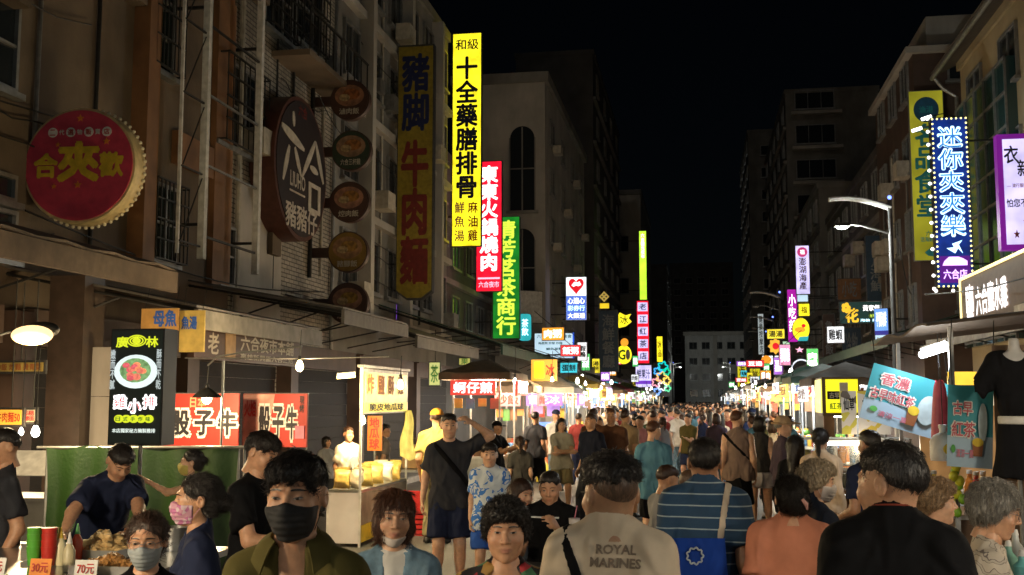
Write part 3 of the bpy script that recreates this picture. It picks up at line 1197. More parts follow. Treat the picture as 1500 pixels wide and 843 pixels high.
def person(label, px, top, Y, face=0.0, lod=1, shirt=None, bottom=None, shoes=None, hair=('short', 'black'), mask=None, glasses=False, cap=None,
           straps=(), skin=SKIN, group=None, seed=1, chin_mask=None, lips=None, loc=None, H=None, bun=None, grip=None, jaw=1.0, fat=0.0,
           eyes=(0, 0), reach=None, inner=None, **fig):
    """px, top: where the photograph shows the crown; Y: distance along the street. face: yaw, 0 looks at the camera end of the street."""
    D = LOD[lod]
    if loc is None:
        p = at(px, top, Y)
        loc = Vector((p.x, p.y, 0)); zt = p.z
    else:
        loc = Vector(loc); zt = H
    if H is None:
        H = zt + fig.get('drop', 0.0)
    if reach:
        iv = Matrix.Rotation(-face, 3, 'Z')
        for k, w in reach.items():
            fig['armL' if k == 1 else 'armR'] = tuple(iv @ (Vector(w) - loc))
    F = Fig(H, **fig)
    if grip: F.grip = grip
    sk = np.array(skin)
    parts = F.body(D['v'], hands=lod < 2, hv=D['hv'], skin=skin)
    M = F.headmat()
    fem = 1.0 if F.fem else 0.0
    hs = lambda P: head_sdf(P, fem, jaw, fat=fat)
    P, l0 = G((-.105, -.125, -.135), (.105, .125, .14), D['h'])
    d = hs(P)
    d = smin(d, rc(P, (0, .012, -.06), (0, .03, -.16), .052 - .006 * fem, .054 - .006 * fem), .025)
    V, Q = nets(d, l0, D['h'])
    lp = lips if lips else tuple(sk * np.array([.82, .52, .50]))
    C = head_tint(V, skin, lp)
    hp = [(V, Q, C)]
    if lod < 2:
        for sgn in (1, -1):
            hp.append(face_feature('eye', hs, sgn, eyes))
            hp.append(face_feature('brow', hs, sgn))
    for (V, Q, C) in hp:
        parts.append((xf(M, V), Q, C))
    V, Q, C = merge(parts)
    root = add('person', np_mesh('person', V, Q, C), SKINM)
    root.location = loc
    root.rotation_euler = (0, 0, face)
    tag(root, label, 'person', group)
    # hair
    if hair:
        st, hc = hair[0], hair[1]
        hm = HAIRC[hc]
        v = D['hair']
        lo, hi = ((-.13, -.15, -.13), (.13, .19, .16))
        if st == 'long': lo = (-.13, -.15, -.36)
        if st == 'pony': lo, hi = (-.13, -.15, -.22), (.13, .24, .16)
        P, l0 = G(lo, hi, v)
        d = hair_sdf(P, st, seed, locks=(46 if lod == 0 else (14 if lod == 1 else 0)))
        if bun:
            b = ell(P, bun[:3], (bun[3], bun[3] * .85, bun[3] * .9)) + wob(P, seed + 7, 110, .006)
            d = smin(d, b, .012)
        V, Q = nets(d, l0, v)
        ho = add('hair', np_mesh('hair', xf(M, V), Q), hm, root)
        if lod < 2 and st != 'buzz':
            strands(ho, xf(M, V), Q, F, st, hm, 5200 if lod == 0 else 1100, seed)
        if st == 'undercut':
            V, Q = nets(hair_sdf(P, st, seed, sides=True), l0, v)
            add('shaved_sides', np_mesh('shaved_sides', xf(M, V), Q), HAIRC['stubble'], root)
    if mask is not None or chin_mask is not None:
        v = .0045 if lod == 0 else .007
        P, l0 = G((-.095, -.135, -.13), (.095, .03, .03), v)
        h2 = head_sdf(P, fem, jaw, ears=False, fat=fat)
        if mask is not None:
            b = smin(h2 - .004, ell(P, (0, -.078, -.045), (.040, .040, .045)), .03)
            zt_ = -.004 - np.abs(P[0]) * .12 + .010 * np.exp(-(P[0] / .014) ** 2)
            d = smax(b, P[2] - zt_, .004)
            d = smax(d, -.112 + np.abs(P[0]) * .30 - P[2], .004)
            d = smax(d, P[1] + .018, .004)
            d = d + .0016 * np.sin(P[2] * 330) * (np.abs(P[0]) < .05)
            mm = mask
        else:
            d = smax(h2 - .006, P[2] + .078 - np.abs(P[0]) * .2, .004)
            d = smax(d, -.122 + np.abs(P[0]) * .4 - P[2], .004)
            d = smax(d, P[1] + .012, .004)
            mm = chin_mask
        V, Q = nets(d, l0, v)
        mo = add('face_mask', np_mesh('face_mask', xf(M, V), Q), mm, root)
        if lod == 0:
            mb = MB()
            for sg in (1, -1):
                for z0, z1 in ((-.018, .02), (-.080, -.022)):
                    pts = [xf(M, np.array([[sg * a, b, c]]))[0] for a, b, c in ((.0625, -.026, z0), (.070, .0, (z0 * .4 + z1 * .6)), (.083, .026, z1 + .012))]
                    mb.tube(pts, .0013, 5)
            mb.build('ear_loop', mm, mo)
    if glasses:
        mb = MB()
        for sg in (1, -1):
            ring = []
            for i in range(17):
                q = 2 * math.pi * i / 16
                ring.append(xf(M, np.array([[sg * (.032 + .0235 * math.cos(q)), -.102 + .006 * abs(math.cos(q)) ** 2 + (.004 if math.cos(q) > 0 else 0), .008 + .0185 * math.sin(q)]]))[0])
            mb.tube(ring, .0014, 5, cap=False)
            mb.tube([xf(M, np.array([[sg * a, b, c]]))[0] for a, b, c in ((.056, -.096, .014), (.074, -.06, .015), (.083, .018, .016), (.082, .035, .005))], .0014, 5)
        mb.tube([xf(M, np.array([[a, b, c]]))[0] for a, b, c in ((-.0085, -.102, .012), (0, -.105, .014), (.0085, -.102, .012))], .0013, 5)
        g = mb.build('glasses', glasses if not isinstance(glasses, bool) else BLACKPAINT, root, True)
        lm = MB()
        for sg in (1, -1):
            ring = [tuple(xf(M, np.array([[sg * (.032 + .0232 * math.cos(q)), -.1015 + .006 * math.cos(q) ** 2 + (.004 if math.cos(q) > 0 else 0), .008 + .0182 * math.sin(q)]]))[0])
                    for q in [2 * math.pi * i / 16 for i in range(16)]]
            n = len(lm.v); lm.v += ring; lm.f.append(tuple(range(n, n + 16)))
        lm.build('lens', LENS, g)
    if cap is not None:
        v = D['hair']
        P, l0 = G((-.13, -.24, -.02), (.13, .15, .17), v)
        d = smax(ell(P, (0, .014, .045), (.092, .108, .096)), .048 - P[2], .008)
        br = smax(ell(P, (0, -.10, .052), (.075, .105, .5)), np.abs(P[2] - .052 + (P[1] + .09) * -.12) - .009, .004)
        d = smin(d, smax(br, P[1] + .04, .01), .006)
        if cap[1] == 'hat':
            br = smax(ell(P, (0, 0, .05), (.125, .15, .5)), np.abs(P[2] - .050 - np.abs(P[0]) * -.12) - .009, .004)
            d = smin(d, br, .006)
        V, Q = nets(d, l0, v)
        add('cap', np_mesh('cap', xf(M, V), Q), cap[0], root)
    if inner:
        V, Q = F.top(D['c'], loose=.004, sleeve='cap', neck='crew', seed=seed + 20, hem=.0)
        add('undershirt', np_mesh('undershirt', V, Q), inner, root)
    if shirt:
        kw = dict(shirt[1]) if len(shirt) > 1 else {}
        nm = kw.pop('name', 'shirt')
        kw.setdefault('seed', seed)
        V, Q = F.top(D['c'], **kw)
        add(nm, np_mesh(nm, V, Q), shirt[0], root)
        F.shirt_mesh = (V, Q)
        for (sm, n, off, wd, nmS) in straps:
            V2, Q2 = F.strap(.009 if lod == 0 else .014, n, off, wd, loose=kw.get('loose', .016))
            add(nmS, np_mesh(nmS, V2, Q2), sm, root)
    if bottom:
        kw = dict(bottom[1]) if len(bottom) > 1 else {}
        nm = kw.pop('name', {'shorts': 'shorts', 'skirt': 'skirt'}.get(kw.get('kind', 'pants'), 'trousers'))
        kw.setdefault('kind', 'pants')
        V, Q = F.bottom(D['c'] * 1.2, seed=seed + 3, **kw)
        add(nm, np_mesh(nm, V, Q), bottom[0], root)
    if shoes:
        for (V, Q) in F.shoes(.012 if lod == 0 else (.018 if lod == 1 else .03)):
            add('shoe', np_mesh('shoe', V, Q), shoes, root)
    F.root = root
    F.M = M
    return F


def print_on(F, name, s, m, cx, cz, w, h, side=1, bold=0.03):
    """Lettering printed on the cloth: each letter is laid on the surface of the shirt. side=1: back, -1: front."""
    vs, fs, tw, th = text_mesh(s, bold)
    bvh = BVHTree.FromPolygons([tuple(v) for v in F.shirt_mesh[0]], [tuple(q) for q in F.shirt_mesh[1]])
    out = []
    for x, z in vs:
        X = cx + (-x if side == 1 else x) * w / tw
        Z = cz + z * h / th
        hit = bvh.ray_cast(Vector((X, side * 1.0, Z)), Vector((0, -side, 0)))
        y = hit[0].y if hit[0] is not None else 0
        out.append((X, y + side * .003, Z))
    me = bpy.data.meshes.new(name)
    me.from_pydata(out, [], fs)
    return add(name, me, m, F.root)

# ------------------------------------------------------------------ ground, road, pavements
ASPH = mat('worn asphalt', (0.085, 0.08, 0.073), 0.62, var=0.35, scale=1.3, bump=0.35, bscale=90, dirt=0.5, spec=0.45)
PAVE = mat('grey paving', (0.19, 0.18, 0.165), 0.7, var=0.25, scale=3, bump=0.2, bscale=40, dirt=0.5)
KERB = mat('kerb concrete', (0.28, 0.27, 0.25), 0.8, dirt=0.4)
LINE = mat('worn white road paint', (0.5, 0.5, 0.47), 0.7, var=0.5, scale=5, dirt=0.7)
tag(MB().quad((-900, -300, 0), (900, -300, 0), (900, 1500, 0), (-900, 1500, 0)).build('ground', PAVE), kind='structure')
tag(MB().quad((-6.6, -40, .004), (5.4, -40, .004), (5.4, 400, .004), (-6.6, 400, .004)).build('road', ASPH), kind='structure')
_l = MB()
for y0 in range(-20, 120, 10):
    _l.quad((-.68, y0, .008), (-.56, y0, .008), (-.56, y0 + 4.0, .008), (-.68, y0 + 4.0, .008))
tag(_l.build('road_marking', LINE), kind='structure')
for nm, xa, xb in (('pavement_left', -11.6, -6.75), ('pavement_right', 5.55, 10.6)):
    p = tag(MB().bb(xa, xb, -40, 300, 0.001, .12).build(nm, PAVE), kind='structure')
for nm, xa, xb in (('kerb_left', -6.747, -6.6), ('kerb_right', 5.4, 5.547)):
    k = MB()
    y = -20.0
    while y < 110:
        k.bb(xa, xb, y, y + 1.985, .0, .13)
        y += 2.0
    tag(k.build(nm, KERB), kind='structure')

# ------------------------------------------------------------------ buildings
CONC = mat('stained brown concrete', (0.17, 0.125, 0.085), 0.85, var=0.3, scale=1.2, bump=0.25, bscale=20, dirt=0.7)
ORNG = mat('orange brown wall tile', (0.27, 0.13, 0.055), 0.6, var=0.3, scale=2, dirt=0.6)
GREYW = mat('grey rendered wall', (0.24, 0.23, 0.21), 0.85, var=0.25, scale=0.9, bump=0.2, bscale=12, dirt=0.65)
PALEW = mat('pale rendered wall', (0.50, 0.47, 0.42), 0.85, var=0.2, scale=0.8, bump=0.15, bscale=12, dirt=0.6)
DARKW = mat('dark wall', (0.10, 0.095, 0.09), 0.85, var=0.3, scale=0.8, dirt=0.5)
YELW = mat('ochre rendered wall', (0.40, 0.32, 0.19), 0.85, var=0.2, scale=0.8, dirt=0.55)
REDB = mat('red brown cladding', (0.10, 0.062, 0.046), 0.6, var=0.3, scale=2, dirt=0.4)
FRAME = mat('aluminium window frame', (0.30, 0.30, 0.29), 0.45, 0.5, dirt=0.4)
PANE = glass('dark window glass')
PANEG = glass('greenish window glass', (0.02, 0.035, 0.03))
BEIGE = mat('beige plastic', (0.5, 0.46, 0.38), 0.55, dirt=0.5)


def tilemat(name, col, tw, th, gap=(0.08, 0.07, 0.06), swap=False):
    """Small glazed wall tiles, far too many and too small to pick apart."""
    if name in MATS: return MATS[name]
    m, nt, b = _new(name)
    N, L = nt.nodes, nt.links
    tc = N.new('ShaderNodeTexCoord'); sx = N.new('ShaderNodeSeparateXYZ'); cb = N.new('ShaderNodeCombineXYZ')
    L.new(tc.outputs['Object'], sx.inputs[0])
    L.new(sx.outputs[0 if swap else 1], cb.inputs[0]); L.new(sx.outputs[2], cb.inputs[1])
    br = N.new('ShaderNodeTexBrick'); L.new(cb.outputs[0], br.inputs['Vector'])
    br.inputs['Color1'].default_value = (*col, 1); br.inputs['Color2'].default_value = (*[c * .72 for c in col], 1)
    br.inputs['Mortar'].default_value = (*gap, 1); br.inputs['Scale'].default_value = 1.0
    br.inputs['Brick Width'].default_value = tw; br.inputs['Row Height'].default_value = th; br.inputs['Mortar Size'].default_value = .012
    no = N.new('ShaderNodeTexNoise'); no.inputs['Scale'].default_value = .5; no.inputs['Detail'].default_value = 6
    L.new(tc.outputs['Object'], no.inputs['Vector'])
    rp = N.new('ShaderNodeMapRange'); rp.inputs['From Min'].default_value = .35; rp.inputs['From Max'].default_value = .65; rp.inputs['To Min'].default_value = .45
    L.new(no.outputs['Fac'], rp.inputs['Value'])
    mx = N.new('ShaderNodeVectorMath'); mx.operation = 'SCALE'; L.new(br.outputs['Color'], mx.inputs[0]); L.new(rp.outputs[0], mx.inputs['Scale'])
    L.new(mx.outputs[0], b.inputs['Base Color']); b.inputs['Roughness'].default_value = .5
    bp = N.new('ShaderNodeBump'); bp.inputs['Strength'].default_value = .5; bp.inputs['Distance'].default_value = .01
    L.new(br.outputs['Fac'], bp.inputs['Height']); bp.invert = True; L.new(bp.outputs[0], b.inputs['Normal'])
    MATS[name] = m
    return m


TILE = tilemat('white wall tile', (0.66, 0.60, 0.50), .30, .10)
WMESH = {}


def window(parent, side, xf, y, z, w, h, nx=2, nz=1, pane=PANE, fm=FRAME, sill=True):
    """One window in a side wall (side -1: left of the street, its wall looks to +x) or an end wall (side 0, looks to -y; xf is then the wall's y, y its x)."""
    key = (round(w, 2), round(h, 2), nx, nz, side)
    if key not in WMESH:
        s = 1 if side <= 0 else -1
        fr, pn = MB(), MB()
        def put(mb, u0, u1, z0, z1, n0, n1):
            if side == 0: mb.bb(u0, u1, -n1, -n0, z0, z1)
            else: mb.bb(n0 * s, n1 * s, u0, u1, z0, z1)
        t = .06
        put(fr, -w / 2, w / 2, -h / 2, -h / 2 + t, .0, .09); put(fr, -w / 2, w / 2, h / 2 - t, h / 2, .0, .09)
        put(fr, -w / 2, -w / 2 + t, -h / 2 + t, h / 2 - t, .0, .09); put(fr, w / 2 - t, w / 2, -h / 2 + t, h / 2 - t, .0, .09)
        for i in range(1, nx): put(fr, -w / 2 + w * i / nx - .02, -w / 2 + w * i / nx + .02, -h / 2 + t, h / 2 - t, .0, .07)
        for i in range(1, nz): put(fr, -w / 2 + t, w / 2 - t, -h / 2 + h * i / nz - .02, -h / 2 + h * i / nz + .02, .0, .075)
        if sill: put(fr, -w / 2 - .08, w / 2 + .08, -h / 2 - .09, -h / 2, .0, .16)
        put(pn, -w / 2 + t, w / 2 - t, -h / 2 + t, h / 2 - t, .005, .03)
        WMESH[key] = (fr.mesh('window'), pn.mesh('pane'))
    fme, pme = WMESH[key]
    o = bpy.data.objects.new('window', fme); COL.objects.link(o); o.parent = parent
    o.location = (y, xf, z) if side == 0 else (xf, y, z)
    q = bpy.data.objects.new('pane', pme); COL.objects.link(q); q.parent = o
    for ob, mm in ((o, fm), (q, pane)):
        if not ob.data.materials: ob.data.materials.append(mm)
        ob.material_slots[0].link = 'OBJECT'; ob.material_slots[0].material = mm
    return o


def bld(label, side, xf, y0, y1, h, wall, depth=12, cat='building', floors=None, win=None, band=None, z0=4.2, skip=()):
    root = empty('building', (0, 0, 0), label=label, cat=cat)
    s = -1 if side < 0 else 1
    MB().bb(xf, xf + s * depth, y0, y1, 0, h).build('wall', wall, root)
    if floors:
        fh = (h - z0) / floors
        nw, ww, wh = win
        for f in range(floors):
            zc = z0 + fh * (f + .5)
            if band:
                MB().bb(xf - s * .002, xf - s * .22, y0 + .02, y1 - .02, z0 + fh * f - .12, z0 + fh * f + .10).build('floor_band', band, root)
            for i in range(nw):
                if (f, i) in skip: continue
                window(root, side, xf, y0 + (y1 - y0) * (i + .5) / nw, zc + .1, ww, wh, 2, 1)
    MB().bb(xf + s * .02 - s * .12, xf + s * (depth + .1), y0 - .06, y1 + .06, h, h + .35).build('parapet', wall, root)
    return root


def pwin(parent, side, X, px0, px1, py0, py1, nx=2, nz=1, pane=PANE):
    a = atx(px0, (py0 + py1) / 2, X); b = atx(px1, (py0 + py1) / 2, X)
    pm = (px0 + px1) / 2
    t, u = atx(pm, py0, X), atx(pm, py1, X)
    return window(parent, side, X, (a.y + b.y) / 2, (t.z + u.z) / 2, abs(b.y - a.y), abs(t.z - u.z), nx, nz, pane)


XL = -9.3
# nearest left: brown concrete block
L1 = bld('brown concrete building at the left edge, behind the round red sign', -1, XL, 2.0, 20.55, 24, CONC)
for (a, b, c, d, nx, nz, p) in ((-60, 22, -20, 122, 2, 2, PANE), (-60, 18, 246, 288, 2, 1, PANE), (208, 252, -60, 105, 2, 3, PANEG), (206, 254, 268, 384, 3, 2, PANEG), (-60, 18, 300, 375, 2, 1, PANE)):
    pwin(L1, -1, XL, a, b, c, d, nx, nz, p)
MB().bb(XL + .002, XL + .30, 16.55, 16.95, 4, 24).build('column', ORNG, L1)
MB().bb(XL + .002, XL + .10, 18.15, 20.3, 9.9, 24).build('cladding', ORNG, L1)
MB().bb(XL + .002, XL + .12, 19.55, 20.35, 4.1, 9.9).build('cladding', ORNG, L1)
MB().bb(XL + .002, XL + .12, 18.0, 19.5, 6.15, 6.75).build('cladding', ORNG, L1)
for z in (8.6, 12.0, 15.4):
    MB().bb(XL + .002, XL + .26, 8.0, 16.5, z - .1, z + .12).build('floor_band', CONC, L1)
# white tiled building
L2 = bld('white tiled building between the brown block and the round food signs', -1, XL, 20.6, 26.9, 21, TILE)
for (a, b, c, d, nx, nz) in ((313, 376, 96, 222, 3, 2), (384, 425, -60, 52, 3, 2), (429, 468, -40, 72, 3, 2), (316, 340, 330, 420, 1, 2)):
    pwin(L2, -1, XL, a, b, c, d, nx, nz)
MB().bb(XL + .002, XL + .9, 22.5, 26.8, 9.55, 9.68).build('ledge', CONC, L2)
MB().bb(XL + .002, XL + .06, 20.9, 23.2, 3.3, 6.4).build('white_panel', PALEW, L2)
ac = MB().bb(XL + .02, XL + .5, 21.0, 21.75, 7.0, 7.55)
ac.build('air_conditioner', BEIGE, L2)
_b = MB()
for i in range(9):
    _b.bb(XL + .88, XL + .91, 22.5 + i * .53, 22.53 + i * .53, 9.68, 10.6)
_b.bb(XL + .87, XL + .92, 22.5, 26.8, 10.6, 10.65)
_b.build('railing', DARKSTEEL, L2)
MB().tube([(XL + .08, 26.6, 3.2), (XL + .08, 26.6, 14)], .05).build('drain_pipe', STEEL, L2)
MB().tube([(XL + .08, 20.75, 3.2), (XL + .08, 20.75, 20)], .06).build('drain_pipe', BEIGE, L2)
# grey building with brown window bands
L3 = bld('grey building with window bands behind the unlit yellow noodle sign', -1, XL, 26.95, 39.8, 15.6, GREYW, floors=4, win=(6, 1.35, 1.5), band=PALEW)
for f in range(4):
    for i in range(6):
        if (f * 5 + i * 3) % 7 < 2:
            y = 26.95 + 12.85 * (i + .5) / 6
            z = 4.2 + 2.85 * f + .42
            MB().bb(XL + .17, XL + .62, y - .38, y + .38, z - .1, z + .42).build('air_conditioner', BEIGE, L3)
for y in (29.0, 33.2, 37.4):
    MB().bb(XL + .002, XL + .42, y - .16, y + .16, 4.2, 15.5).build('pilaster', PALEW, L3)
L4 = bld('dark low building behind the glowing yellow and red signs', -1, XL - .6, 39.85, 53, 11.5, DARKW, floors=3, win=(5, 1.4, 1.3), band=GREYW)
# pale corner building whose end wall shows arched windows
L5 = empty('building', label='pale corner building with tall arched windows in its end wall', cat='building')
XC = -7.4
_f = at(800, 120, 53); _z5 = _f.z
MB().bb(XC, XC - 4.6, 53.05, 72, 0, _z5).build('wall', PALEW, L5)
MB().bb(XC + .2, XC - 4.8, 52.85, 72.2, _z5, _z5 + .5).build('parapet', GREYW, L5)
for k, (px, z0, z1) in enumerate(((765, 6.5, 10.4), (765, 11.3, 15.6))):
    x = at(px, 300, 53).x
    out = [(x - .62, z0), (x + .62, z0)] + [(x + .62 * math.cos(q), z1 - .62 + .62 * math.sin(q)) for q in [math.pi * i / 12 for i in range(13)]]
    a = MB().prism(out, 53.03, 53.045).build('arched_window', PANE, L5)
    fr = MB()
    for xx in (-.66, .62): fr.bb(x + xx, x + xx + .05, 52.95, 53.04, z0, z1 - .6)
    fr.bb(x - .03, x + .03, 52.97, 53.025, z0, z1 - .05); fr.bb(x - .61, x + .61, 52.97, 53.024, (z0 + z1) / 2 - .05, (z0 + z1) / 2)
    fr.bb(x - .8, x + .8, 52.9, 53.04, z0 - .15, z0)
    fr.build('frame', GREYW, a)
for f in range(5):
    for i in range(4):
        y, z = 55.5 + i * 4.6, 5.2 + f * 2.55
        if z + 1 > _z5: continue
        window(L5, -1, XC, y, z + .3, 1.5, 1.35, 2)
        if (f + i) % 2 == 0:
            MB().bb(XC + .12, XC + .55, y - .4, y + .4, z - .75, z - .35).build('air_conditioner', BEIGE, L5)
_f = at(870, 86, 76)
L6 = bld('tall dark block rising behind the pale corner building', -1, _f.x, 75, 100, _f.z, DARKW, depth=5.5, floors=7, win=(4, 1.6, 1.4), band=GREYW)
_f = at(938, 285, 108)
L7 = empty('building', label='distant narrow pale building above the green neon strip', cat='building')
MB().bb(_f.x, _f.x - 3.9, 108, 130, 0, _f.z).build('wall', PALEW, L7)
MB().bb(_f.x + .1, _f.x - 4.0, 107.9, 130.1, _f.z, _f.z + .5).build('parapet', GREYW, L7)
for i in range(3):
    window(L7, 0, 108, _f.x - 2, 9 + i * 4.2, 1.6, 1.6, 2)
# end of the street
E1 = empty('building', label='grey office block closing the far end of the street', cat='building')
a, b = at(1003, 492, 205), at(1092, 492, 205)
MB().bb(a.x, b.x, 205, 225, 0, a.z).build('wall', mat('far office wall', (0.62, 0.61, 0.58), .85, dirt=.4), E1)
MB().bb(a.x - .3, b.x + .3, 204.7, 225.3, a.z, a.z + .7).build('parapet', PALEW, E1)
for i in range(4):
    for j in range(5):
        window(E1, 0, 205, a.x + 1.5 + j * 2.3, a.z - 1.9 - i * 2.9, 1.5, 1.35, 2)
MB().bb((a.x + b.x) / 2 - .35, (a.x + b.x) / 2 + .35, 204.6, 205, 0, a.z - .1).build('pilaster', PALEW, E1)
a, b = at(945, 400, 170), at(1000, 400, 170)
E2 = bld('dark distant tower left of the street end', -1, -4.6, 165, 190, 22, DARKW, depth=9, floors=6, win=(4, 1.5, 1.4))
a = at(1035, 385, 300)
E3 = empty('building', label='faint dark high rise far beyond the street end', cat='building')
MB().bb(a.x - 10, a.x + 7, 300, 320, 0, a.z).build('wall', DARKW, E3)
for i in range(8):
    for j in range(5): window(E3, 0, 300, a.x - 8 + j * 3.2, 12 + i * 3.2, 1.8, 1.6, 2)

XR = 8.4
# right side
R1 = bld('ochre walled house with tiled eave at the right edge', 1, XR, 3.0, 36.0, 12.4, YELW, floors=3, win=(9, 1.7, 1.5), z0=4.0)
_e = MB()
_e.sheet(lambda u, v: (XR - .75 + v * 4.0, 2.6 + u * 33.8, 12.35 + v * 1.9), 16, 2, .14)
_e.build('roof', mat('dark roof tile', (0.10, 0.085, 0.07), .8, dirt=.4), R1)
MB().tube([(XR - .78, 2.6, 12.3), (XR - .78, 36.4, 12.3)], .08).build('gutter', STEEL, R1)
MB().tube([(XR - .78, 36.2, 12.3), (XR - .5, 36.2, 11.9), (XR - .1, 36.2, 11.6), (XR - .1, 36.2, 4)], .06).build('drain_pipe', STEEL, R1)
MB().bb(XR - .25, XR - .002, 30.0, 35.6, 3.5, 11.0).build('green_glass_bay', glass('bay glass', (0.03, 0.07, 0.07)), R1)
_b = MB()
for i in range(9): _b.bb(XR - .30, XR - .252, 30.0, 35.6, 3.6 + i * .92, 3.66 + i * .92)
for i in range(6): _b.bb(XR - .31, XR - .253, 30.0 + i * 1.11, 30.05 + i * 1.11, 3.5, 11.0)
_b.build('bay_frame', FRAME, R1)
XR2 = 7.35
R2 = empty('building', label='tall dark brown gabled building behind the yellow restaurant banner', cat='building')
_z = at(1335, 80, 38).z
_pk = at(1297, 48, 43).z
MB().bb(XR2, XR2 + 9, 38, 46, 0, _z).build('wall', REDB, R2)
_r = MB(); _r.bb(XR2 - .25, XR2 + 9.2, 37.8, 46.2, _z + .003, _z + .22); _r.bb(XR2 + .6, XR2 + 8.6, 38.6, 45.6, _z + .22, _z + 1.5)
_r.build('roof', PALEW, R2)
for f in range(4):
    for i in range(3): window(R2, 1, XR2, 39.4 + i * 2.5, 5.2 + f * 2.6, 1.3, 1.4, 2)
    window(R2, 0, 38, 9.2, 5.5 + f * 2.6, 1.5, 1.3, 2)
R3 = bld('low dark shop house with balconies behind the street lamp', 1, 7.6, 46.3, 66, 12.2, DARKW, floors=3, win=(6, 1.6, 1.5), band=GREYW)
R3b = bld('grey shop house between the shop house and the apartment towers', 1, 7.2, 66.3, 84, 14.5, GREYW, floors=4, win=(5, 1.6, 1.4), band=DARKW)
_f = at(1142, 167, 92)
R4 = bld('dim apartment tower with stacked balconies on the right', 1, _f.x, 86, 112, _f.z, GREYW, depth=7, floors=8, win=(5, 1.9, 1.5), band=PALEW)
for f in range(8):
    window(R4, 0, 86, _f.x + 2.2, 6.0 + f * 2.75, 3.0, 1.5, 3)
    MB().bb(_f.x + .4, _f.x + 4.2, 85.4, 85.995, 4.75 + f * 2.75, 5.0 + f * 2.75).build('balcony_slab', PALEW, R4)
_f = at(1093, 208, 122)
R5 = bld('farther apartment tower with a column of small windows', 1, _f.x, 118, 140, _f.z, GREYW, depth=6, floors=10, win=(5, 1.4, 1.3))
for f in range(10):
    window(R5, 0, 118, _f.x + 2.4, 7.0 + f * 2.4, 2.2, 1.1, 2)
# steel lattice that once carried a billboard, on the brown building
BF = empty('billboard_frame', label='bare white steel billboard lattice on the brown building', cat='steel frame')
for y in (18.05, 20.45):
    MB().bb(XL + .55, XL + .67, y - .06, y + .06, 4.4, 20).build('post', WHITEPAINT, BF)
for y in (17.2,):
    MB().bb(XL + .55, XL + .60, y - .025, y + .025, 4.4, 20).build('post', WHITEPAINT, BF)
for i in range(11):
    z = 4.6 + i * 1.3
    MB().bb(XL + .59, XL + .62, 17.2, 18.0, z, z + .03).build('rung', DARKSTEEL, BF)
    MB().bb(XL + .59, XL + .63, 18.11, 20.39, z + .2, z + .24).build('rung', STEEL if i % 3 else DARKSTEEL, BF)
    MB().tube([(XL + .61, 17.25, z + .05), (XL + .61, 18.0, z + 1.25)], .012, 5).build('brace', DARKSTEEL, BF)
for z in (5, 9, 13, 17):
    for y in (18.05, 20.45): MB().bb(XL + .0, XL + .55, y - .03, y + .03, z, z + .05).build('stay', DARKSTEEL, BF)

# canopies over the pavements
GREYF = mat('dark grey fascia', (.13, .12, .105), .6, dirt=.6)
CANV = mat('grey canopy sheet', (0.13, 0.12, 0.11), 0.6, dirt=.6)
CANG = mat('dark green canvas', (0.02, 0.06, 0.045), 0.7, dirt=.4)
CANB = mat('brown canvas', (0.11, 0.075, 0.05), 0.8, dirt=.5)


def canopy(label, side, xf, xo, y0, y1, zi, zo, m, fascia=None, fh=.28):
    root = empty('canopy', label=label, cat='canopy')
    n = max(4, int((y1 - y0) * 2))
    MB().sheet(lambda u, v: (xf + (xo - xf) * v, y0 + (y1 - y0) * u, zi + (zo - zi) * v + .03 * math.sin(u * n * 3.1) * v), n, 4, .03).build('sheet', m, root)
    MB().bb(xo - .03, xo + .03, y0, y1, zo - fh, zo - .02).build('fascia', fascia or m, root)
    k = int((y1 - y0) / 2.4) + 1
    for i in range(k + 1):
        y = y0 + .05 + (y1 - y0 - .1) * i / k
        MB().tube([(xf, y, zi - .08), (xo, y, zo - .06)], .025, 6).build('rafter', DARKSTEEL, root)
        MB().tube([(xf, y, zi - 1.0), (xf + (xo - xf) * .6, y, zi + (zo - zi) * .6 - .08)], .018, 6).build('strut', DARKSTEEL, root)
    return root


canopy('dark sheet canopy over the pavement at the left edge', -1, XL, -6.6, 4.0, 13.0, 4.3, 3.55, CANB)
canopy('long grey canopy with pale fascia above the red banners', -1, XL, -6.5, 13.4, 18.2, 3.7, 3.12, CANV, mat('grey fascia paint light', (.24, .22, .19), .6, dirt=.6))
canopy('grey sloping canopy above the fried food stall', -1, XL, -6.3, 18.8, 23.2, 4.1, 3.55, CANV, GREYF)
canopy('corrugated canopy below the unlit noodle sign', -1, XL, -6.2, 23.6, 30.5, 4.3, 3.35, CANV, GREYF)
canopy('dark green canvas awning below the green tea shop sign', -1, XL, -5.6, 31, 43, 4.7, 3.5, CANG)
canopy('grey canopy below the white light box sign', -1, XL + 1.9, -5.2, 45, 58, 4.2, 3.5, CANV)
canopy('dark awning farthest along the left shops', -1, XL + 1.9, -5.0, 60, 84, 4.0, 3.3, CANB)
canopy('brown awning sagging below the board with glowing edge', 1, XR, 5.3, 17.5, 27, 4.3, 3.35, CANB, STEEL)
canopy('pale canopy over the pavement at the right edge', 1, XR, 4.6, 5.0, 17.0, 4.1, 3.3, CANV, WHITEPAINT)
canopy('dark awning under the blue light box sign', 1, XR2 + .2, 4.6, 28, 44, 4.4, 3.5, CANG)
canopy('grey awning beyond the street lamp', 1, 7.6, 4.4, 46, 66, 4.2, 3.4, CANV)
canopy('dark awning farthest along the right shops', 1, 7.2, 4.2, 68, 86, 4.2, 3.4, CANB)
# shop fronts under the canopies: recessed openings with roller shutters between dark piers
SHUT = mat('roller shutter', (0.016, 0.012, 0.009), .7, 0, dirt=.4, spec=.2)


